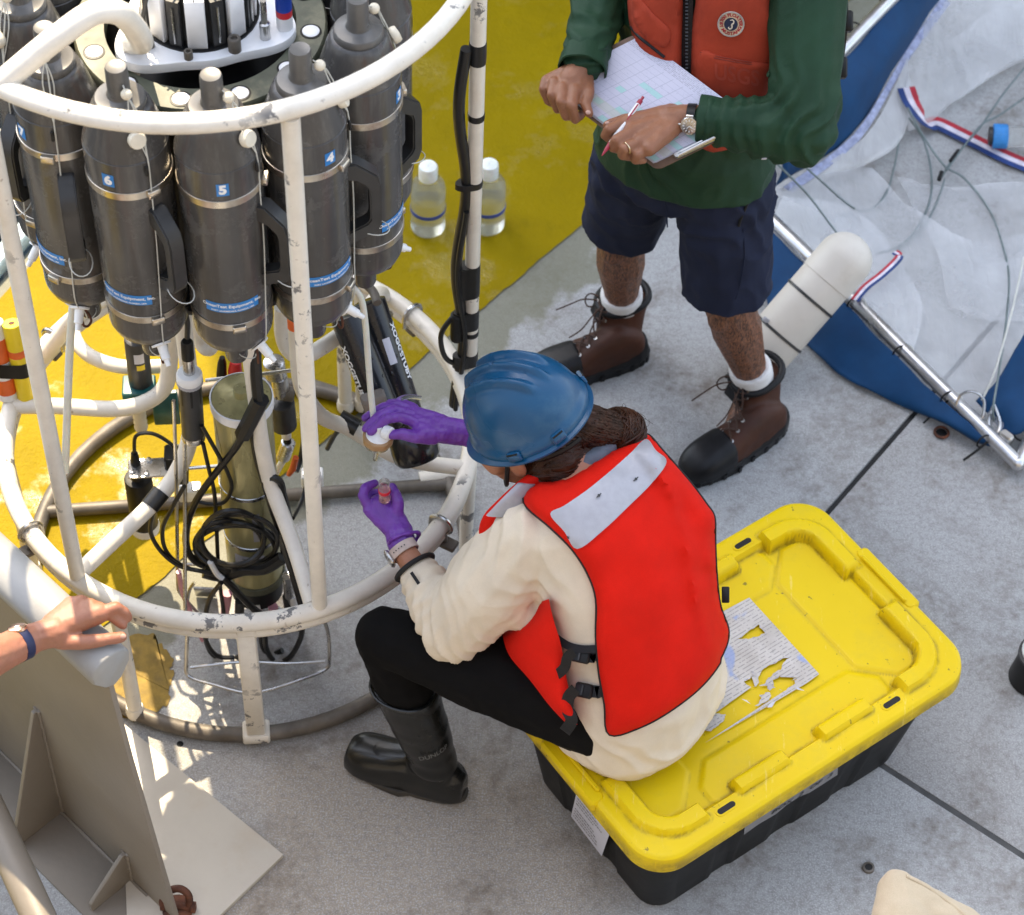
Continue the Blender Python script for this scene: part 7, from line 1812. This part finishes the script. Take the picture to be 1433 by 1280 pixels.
canv = [[(1300, -40, .30), (1215, 45, .28), (1150, 120, .26), (1085, 190, .2)], [(1310, -20, .22), (1240, 85, .20), (1175, 160, .18), (1095, 235, .14)], [(1315, 0, .12), (1258, 85, .10), (1190, 190, .08), (1085, 262, .06)]]
c1, _ = sheet('blue_canvas', canv, BLUE_CANVAS, NF, .014, 7, 6, .002, 1)
hem = [[(1320, -8, .128), (1261, 82, .108), (1195, 187, .088), (1096, 262, .066)], [(1330, 4, .11), (1264, 96, .094), (1202, 197, .074), (1108, 270, .05)]]
sheet('canvas_hem', hem, simple('pale_canvas_hem', (.33, .36, .50), .8, 0, .35, 60, .4, 50, (.10, .14, .36), .5, 40), NF, .006, 9, 5, .001, 2)
canv2 = [[(1066, 310, .09), (1170, 412, .08), (1260, 505, .07), (1345, 583, .06), (1392, 625, .05)], [(1062, 360, .05), (1140, 440, .05), (1225, 505, .05), (1305, 580, .04), (1380, 622, .04)], [(1075, 430, .012), (1125, 476, .012), (1185, 531, .012), (1275, 572, .012), (1366, 618, .012)]]
sheet('blue_canvas', canv2, BLUE_CANVAS, NF, .010, 9, 6, .002, 3)
canv3 = [[(1440, 455, .09), (1395, 530, .09), (1365, 562, .06)], [(1450, 500, .11), (1412, 560, .10), (1385, 585, .05)], [(1460, 540, .08), (1435, 600, .07), (1402, 604, .05)]]
sheet('blue_canvas', canv3, BLUE_CANVAS, NF, .012, 12, 6, .002, 4)
tri_col = (simple('red_webbing', (.38, .02, .035), .75), simple('white_webbing', (.62, .58, .64), .75), simple('navy_webbing', (.01, .035, .15), .75))
def webbing(pts, w_, label):
    t = thing('webbing', label, 'webbing'); P = smooth_path([px(*q) for q in pts], 6)
    for k, (mt, nm) in enumerate(zip(tri_col, ('red_stripe', 'white_stripe', 'blue_stripe'))):
        A_ = []; B_ = []
        for i, p in enumerate(P):
            d = (P[min(i + 1, len(P) - 1)] - P[max(i - 1, 0)]).normalized(); s = d.cross(V((0, 0, 1))).normalized(); s = s if s.dot(CU) > 0 else -s
            A_.append(p + s * w_ * (.5 - k / 3)); B_.append(p + s * w_ * (.5 - (k + 1) / 3))
        mm = M(); n = len(P); mm.add(A_ + B_ + [q - V((0, 0, .0015)) for q in A_ + B_], [(i, i + 1, n + i + 1, n + i) for i in range(n - 1)] + [(2 * n + i, 3 * n + i, 3 * n + i + 1, 2 * n + i + 1) for i in range(n - 1)] + [(i, 2 * n + i, 2 * n + i + 1, i + 1) for i in range(n - 1)] + [(n + i, n + i + 1, 3 * n + i + 1, 3 * n + i) for i in range(n - 1)])
        obj(nm, mm, mt, t)
webbing([(1268, 122, .10), (1276, 142, .09), (1292, 165, .05), (1300, 174, .02), (1312, 172, .012), (1338, 184, .012), (1370, 200, .012), (1410, 220, .012), (1450, 236, .012)], .052, 'red white and blue striped webbing lying across the white mesh')
webbing([(1196, 420, .125), (1212, 401, .10), (1235, 383, .085), (1258, 360, .075), (1252, 352, .07)], .022, 'narrow striped webbing strip beside the white float')
# sheer net: overlapping layers
NT = thing('plankton_net', 'sheer white mesh net spread out over the deck in folds', 'net')
sheet('mesh_layer', [[(1275, 60, .10), (1330, -10, .12), (1440, -40, .10)], [(1268, 130, .10), (1330, 120, .05), (1460, 60, .05)], [(1272, 180, .05), (1310, 165, .03), (1370, 110, .03)]], NET, NT, .02, 5, 6, 0, 5)
sheet('mesh_layer', [[(1270, 80, .11), (1275, 150, .07), (1270, 172, .05)], [(1210, 190, .08), (1240, 215, .05), (1262, 185, .03)], [(1090, 265, .06), (1150, 250, .03), (1205, 235, .02)]], NET2, NT, .012, 7, 6, 0, 6)
sheet('mesh_layer', [[(1085, 250, .05), (1200, 230, .02), (1330, 330, .016), (1450, 320, .02)], [(1060, 290, .09), (1150, 330, .05), (1300, 430, .04), (1450, 430, .03)], [(1062, 305, .10), (1170, 410, .08), (1290, 520, .07), (1400, 610, .05)]], NET, NT, .034, 7, 6, 0, 7)
sheet('mesh_layer', [[(1095, 275, .05), (1190, 290, .02), (1255, 355, .016)], [(1085, 300, .09), (1175, 350, .04), (1290, 430, .03)], [(1080, 315, .10), (1180, 415, .09), (1275, 500, .08)]], NET2, NT, .016, 6, 6, 0, 8)
sheet('mesh_layer', [[(1330, 60, .03), (1390, 10, .05), (1450, -20, .04)], [(1360, 130, .025), (1410, 90, .03), (1470, 60, .03)]], NET, NT, .02, 6, 6, 0, 9)
sheet('mesh_layer', [[(1255, 250, .012), (1340, 260, .014), (1450, 250, .014)], [(1300, 330, .014), (1380, 340, .02), (1460, 330, .02)], [(1330, 430, .03), (1400, 450, .03), (1460, 450, .03)]], NET, NT, .03, 7, 6, 0, 10)
# float
fa_, fb_ = px(1062, 500, .07), px(1182, 362, .27); fd = (fb_ - fa_).normalized(); FL = (fb_ - fa_).length; fr_ = .071
t = thing('float', 'off white cylindrical float with a domed end clamped to the aluminium frame', 'float', loc=fa_)
obj('tube', M().lathe([(fr_ * .9, -.06), (fr_, -.05), (fr_, FL * .72), (fr_ * 1.0, FL * .78), (fr_ * 1.03, FL * .782), (fr_ * 1.03, FL - .002)], (0, 0, 0), fd, 40), FLOATM, t)
obj('dome', M().lathe([(fr_ * 1.03 * math.cos(q), FL - .002 + fr_ * 1.03 * math.sin(q) * .95) for q in [PI / 2 * i / 12 for i in range(13)]], (0, 0, 0), fd, 40), FLOATM, t)
for f_ in (.02, .24, .60): 
    obj('hose_clamp', M().lathe([(fr_ + .0003, f_ * FL - .004), (fr_ + .003, f_ * FL - .003), (fr_ + .003, f_ * FL + .003), (fr_ + .0003, f_ * FL + .004)], (0, 0, 0), fd, 40, False), DGREY, t)
x = (CAM - fa_); x = (x - fd * x.dot(fd)).normalized(); y = fd.cross(x); sgn = 1 if y.dot(CR) < 0 else -1
obj('clamp_screw', M().box(fd * (.26 * FL) + (x * .75 + y * sgn * .62) * (fr_ + .004), (.026, .012, .01), fd.cross(x * .75 + y * .62), fd, None, .002), REFLECT, t)
# wires
def wire(pts, r, label, k=8): return tag(obj('wire', M().tube(smooth_path([px(*q) for q in pts], k), r, 8), WIRE), label, 'wire')
wire([(1088, 198, .30), (1140, 245, .20), (1190, 288, .05), (1216, 294, .02), (1240, 270, .015), (1252, 230, .015), (1258, 195, .03)], .0028, 'grey wire curving over the blue canvas hem onto the white mesh')
wire([(1080, 222, .28), (1130, 272, .16), (1175, 330, .06), (1205, 352, .02), (1240, 352, .015), (1275, 330, .015), (1300, 285, .015), (1303, 240, .015), (1292, 195, .03), (1272, 165, .08)], .003, 'grey wire looping behind the float and up beside the striped webbing')
wire([(1270, 150, .10), (1295, 195, .05), (1322, 232, .03), (1350, 250, .025), (1385, 295, .025), (1405, 350, .03), (1412, 390, .04), (1408, 450, .09), (1398, 520, .12), (1390, 570, .10), (1391, 588, .06)], .003, 'grey wire running down the right side to the corner of the aluminium frame')
wire([(1318, 248, .03), (1335, 220, .03), (1370, 180, .03), (1405, 130, .03), (1450, 75, .03)], .003, 'grey wire rising to the upper right corner of the photograph')
wire([(1325, 238, .035), (1370, 178, .04), (1400, 160, .03), (1450, 125, .03)], .0028, 'grey wire passing above the blue and white bottle at the right edge')
wire([(1322, 250, .03), (1310, 285, .02), (1290, 320, .015), (1255, 350, .012)], .0024, 'thin grey wire from the wire crimp down to the narrow webbing')
wire([(1433, 360, .10), (1415, 440, .13), (1392, 520, .12), (1374, 560, .09)], .0028, 'white cord dropping to the pad eye on the frame corner').data.materials[0] = LANYARD
for (u, v), (u2, v2) in (((1330, 226), (1342, 210)), ((1314, 252), (1318, 240))):
    a, b = px(u, v, .035), px(u2, v2, .035); tag(obj('wire_crimp', M().lathe([(.004, 0), (.0065, .002), (.0065, (b - a).length - .002), (.004, (b - a).length)], a, (b - a).normalized(), 12), BLACK), 'dark crimp sleeve ' + ('on the wire above the wire crossing' if u == 1330 else 'just below the wire crossing on the mesh'), 'crimp', 'crimp sleeves on the grey wires')
th = M().tube(smooth_path([px(1391, 566, .09), px(1384, 585, .07), px(1386, 602, .06), (px(1397, 604, .06)), px(1399, 588, .07), px(1391, 566, .09)], 5), .004, 8); tag(obj('wire_thimble', th, STEEL), 'steel wire thimble loop at the corner of the aluminium frame', 'thimble')
tag(obj('shackle_block', M().box(px(1408, 612, .06), (.035, .022, .03), (.7, -.7, 0), (.7, .7, 0), None, .004), STEEL), 'small steel block beside the wire thimble at the frame corner', 'block')
# cod end bottle at the right edge
a, b = px(1386, 190, .05), px(1450, 192, .06); d = (b - a).normalized(); t = thing('collecting_bottle', 'clear jar with a blue ribbed lid lying on the striped webbing', 'jar', loc=a)
obj('collar', M().lathe([(.018, -.006), (.026, -.005), (.026, .008), (.02, .01)], (0, 0, 0), d, 24), DGREY, t)
obj('lid', M().loft([[d * h + (d.orthogonal().normalized() * math.cos(q) + d.cross(d.orthogonal().normalized()) * math.sin(q)) * (r + .0012 * (j % 2)) for j, q in enumerate([2 * PI * i / 56 for i in range(56)])] for r, h in ((.030, .006), (.034, .008), (.034, .046), (.030, .048))]), simple('sky_blue_plastic', (.03, .22, .55), .4), t)
obj('glass', M().lathe([(.029, .046), (.030, .05), (.030, .14), (.02, .145)], (0, 0, 0), d, 28), CLEAR, t)
# things cut by the frame
bc_ = px(1452, 930, .06); t = thing('black_container', 'dark container with a pale lid cut off by the right edge', 'container', loc=V((bc_.x, bc_.y, 0)))
obj('body', M().lathe([(.055, .001), (.058, .004), (.048, .105), (.05, .107)], (0, 0, 0), n=28), BLACK, t); obj('rim', M().lathe([(.047, .098), (.054, .100), (.054, .108), (.047, .110)], (0, 0, 0), n=28), DGREY, t); obj('lid', M().lathe([(.046, .106), (.048, .118), (.036, .136), (.001, .142)], (0, 0, 0), n=28), WHITE_PLASTIC, t)
# beige cloth at the bottom edge
g0 = M(); kz = .62
g0.chain([px(1254, 1245, kz), px(1262, 1290, kz - .02), px(1265, 1380, kz - .1)], [.040, .062, .10]); g0.chain([px(1256, 1246, kz), px(1330, 1305, kz - .05), px(1410, 1380, kz - .1)], [.038, .062, .09])
bm_ = remesh(g0, .005, 6, 'cloth', lambda co, n: .004 * noise.noise(co * 18) + .003 * noise.noise(co * 40)); CL = obj('cloth_bundle', bm_, BEIGE); tag(CL, 'beige cloth top poking in at the bottom right corner', 'cloth')
cbv = bvh_of(bm_); obj('seam', M().tube(smooth_path([on_s(u, v, .001, cbv)[0] for u, v in ((1268, 1226), (1296, 1240), (1328, 1262), (1350, 1280))], 4), .0035, 8), BEIGE, CL)
# ------------------------------------------------------------------ third person's arm resting on the cap rail
z = .985
ab = M(); W3 = px(48, 892, z + .02); E3 = px(-150, 985, z + .13); S3 = E3 + V((-.16, -.10, .28))
ab.chain([E3, E3.lerp(W3, .35), W3], [.046, .047, .029]); ab.chain([S3, E3], [.06, .046])
tz = S3 + V((-.10, -.10, -.02))
ab.loft([ring_el(tz + V((0, 0, dz)), (.5, -.87, 0), (.87, .5, 0), a, b, 24) for dz, a, b in ((-.50, .17, .12), (-.25, .16, .12), (0, .19, .12), (.06, .10, .08))]); ab.cap(tz + V((0, 0, .02)), tz + V((.02, .03, .16)), .058, .055)
hd3 = tz + V((.04, .05, .26)); ab.ball(hd3, .1, 18, (.85, 1.05, 1.15)); ab.cap(hd3 + V((.07, .08, -.02)), hd3 + V((.085, .095, -.04)), .012, .016); ab.ball(hd3 + V((.02, .03, -.07)), .07, 14)
for s in (-1, 1): ab.ball(hd3 + V((.065 * s, -.065 * s, -.01)), .028, 10, (.6, .6, 1.1))
for s in (-1, 1): ab.chain([tz + V((.06 * s, -.08 * s, -.48)), V((tz.x + .06 * s, tz.y - .08 * s, .42)), V((tz.x + .06 * s, tz.y - .08 * s, .05))], [.095, .06, .045])
ab.chain([W3, px(78, 884, z + .022)], [.028, .030])
for (u, v), r in (((138, 858), .021), ((126, 852), .021), ((112, 846), .020), ((100, 846), .017)): ab.cap(px(76, 878 + (v - 852) * .5, z + .022), px(u, v, z + .028), .026, r)
for pts, r0, r1 in (([(140, 858, .030), (162, 850, .034), (174, 856, .020), (179, 864, .004)], .0135, .0095),
                    ([(128, 852, .026), (152, 858, .026), (164, 868, .012), (172, 875, .002)], .0130, .0095),
                    ([(114, 846, .022), (140, 850, .018), (152, 858, .006), (158, 864, -.004)], .0125, .0090),
                    ([(82, 896, .012), (112, 899, .012), (140, 896, .010), (170, 891, .004)], .0175, .0108)):
    hand_finger(ab, [px(u, v, z + dz) for u, v, dz in pts], r0, r1)
ARM = obj('person', remesh(ab, .0034, 4, 'person', lambda co, n: .0011 * noise.noise(co * 55) + .0005 * noise.noise(co * 140)), SKIN_ARM); tag(ARM, 'person at the left edge resting a bare hand with a blue watch on the rail', 'person')
slv = M(); slv.chain([S3, S3.lerp(E3, .75)], [.085, .07]); slv.loft([ring_el(tz + V((0, 0, dz)), (.5, -.87, 0), (.87, .5, 0), a, b, 24) for dz, a, b in ((-.52, .19, .14), (-.25, .18, .14), (0, .21, .14), (.05, .12, .1))]); obj('shirt', remesh(slv, .01, 4, 'shirt', folds(9, .006, 2)), NAVY, ARM)
trs = M()
for s in (-1, 1): trs.chain([tz + V((.06 * s, -.08 * s, -.46)), V((tz.x + .06 * s, tz.y - .08 * s, .42)), V((tz.x + .06 * s, tz.y - .08 * s, .06))], [.115, .08, .07])
obj('trousers', remesh(trs, .01, 4, 'trousers', folds(9, .006, 3)), NAVY, ARM)
for s in (-1, 1):
    bt = M(); q = V((tz.x + .06 * s, tz.y - .08 * s, .04)); bt.cap(q + V((-.03, -.02, 0)), q + V((.12, .1, -.002)), .042, .038); bt.cap(q, q + V((0, 0, .06)), .05, .055); obj('shoe', remesh(bt, .008, 3, 'shoe'), BLACK, ARM)
nm_ = bpy.data.materials['finger_nail']; p = px(172, 890, z + .013); obj('nail', M().ball(p, .0065, 10, (1, .75, .35), CR, CU), nm_, ARM)
wp = W3.lerp(E3, .10); wa = (W3 - E3).normalized(); wc_ = (CAM - wp); wc_ = (wc_ - wa * wc_.dot(wa)).normalized(); ws_ = wa.cross(wc_); ws_ = ws_ if ws_.dot(CU) > 0 else -ws_
t = thing('blue_watch', 'slim watch with a blue strap on the wrist at the left edge', 'watch', loc=wp); cdir = (ws_ * .85 + wc_ * .35).normalized(); cs = wa.cross(cdir)
obj('strap', M().loft([[wa * h + (wc_ * math.cos(q) + ws_ * math.sin(q)) * r for q in [2 * PI * i / 30 for i in range(30)]] for h, r in ((-.0095, .0300), (-.009, .0328), (.009, .0328), (.0095, .0300))], caps=False), simple('navy_strap', (.004, .009, .05), .5), t)
obj('case', M().lathe([(.015, .028), (.0185, .029), (.0185, .034), (.0165, .0355)], (0, 0, 0), cdir, 28), simple('rose_gold', (.72, .48, .36), .25, 1.0), t); obj('face', M().lathe([(.0165, .0352), (.0004, .0356)], (0, 0, 0), cdir, 28, False), LETTER, t)
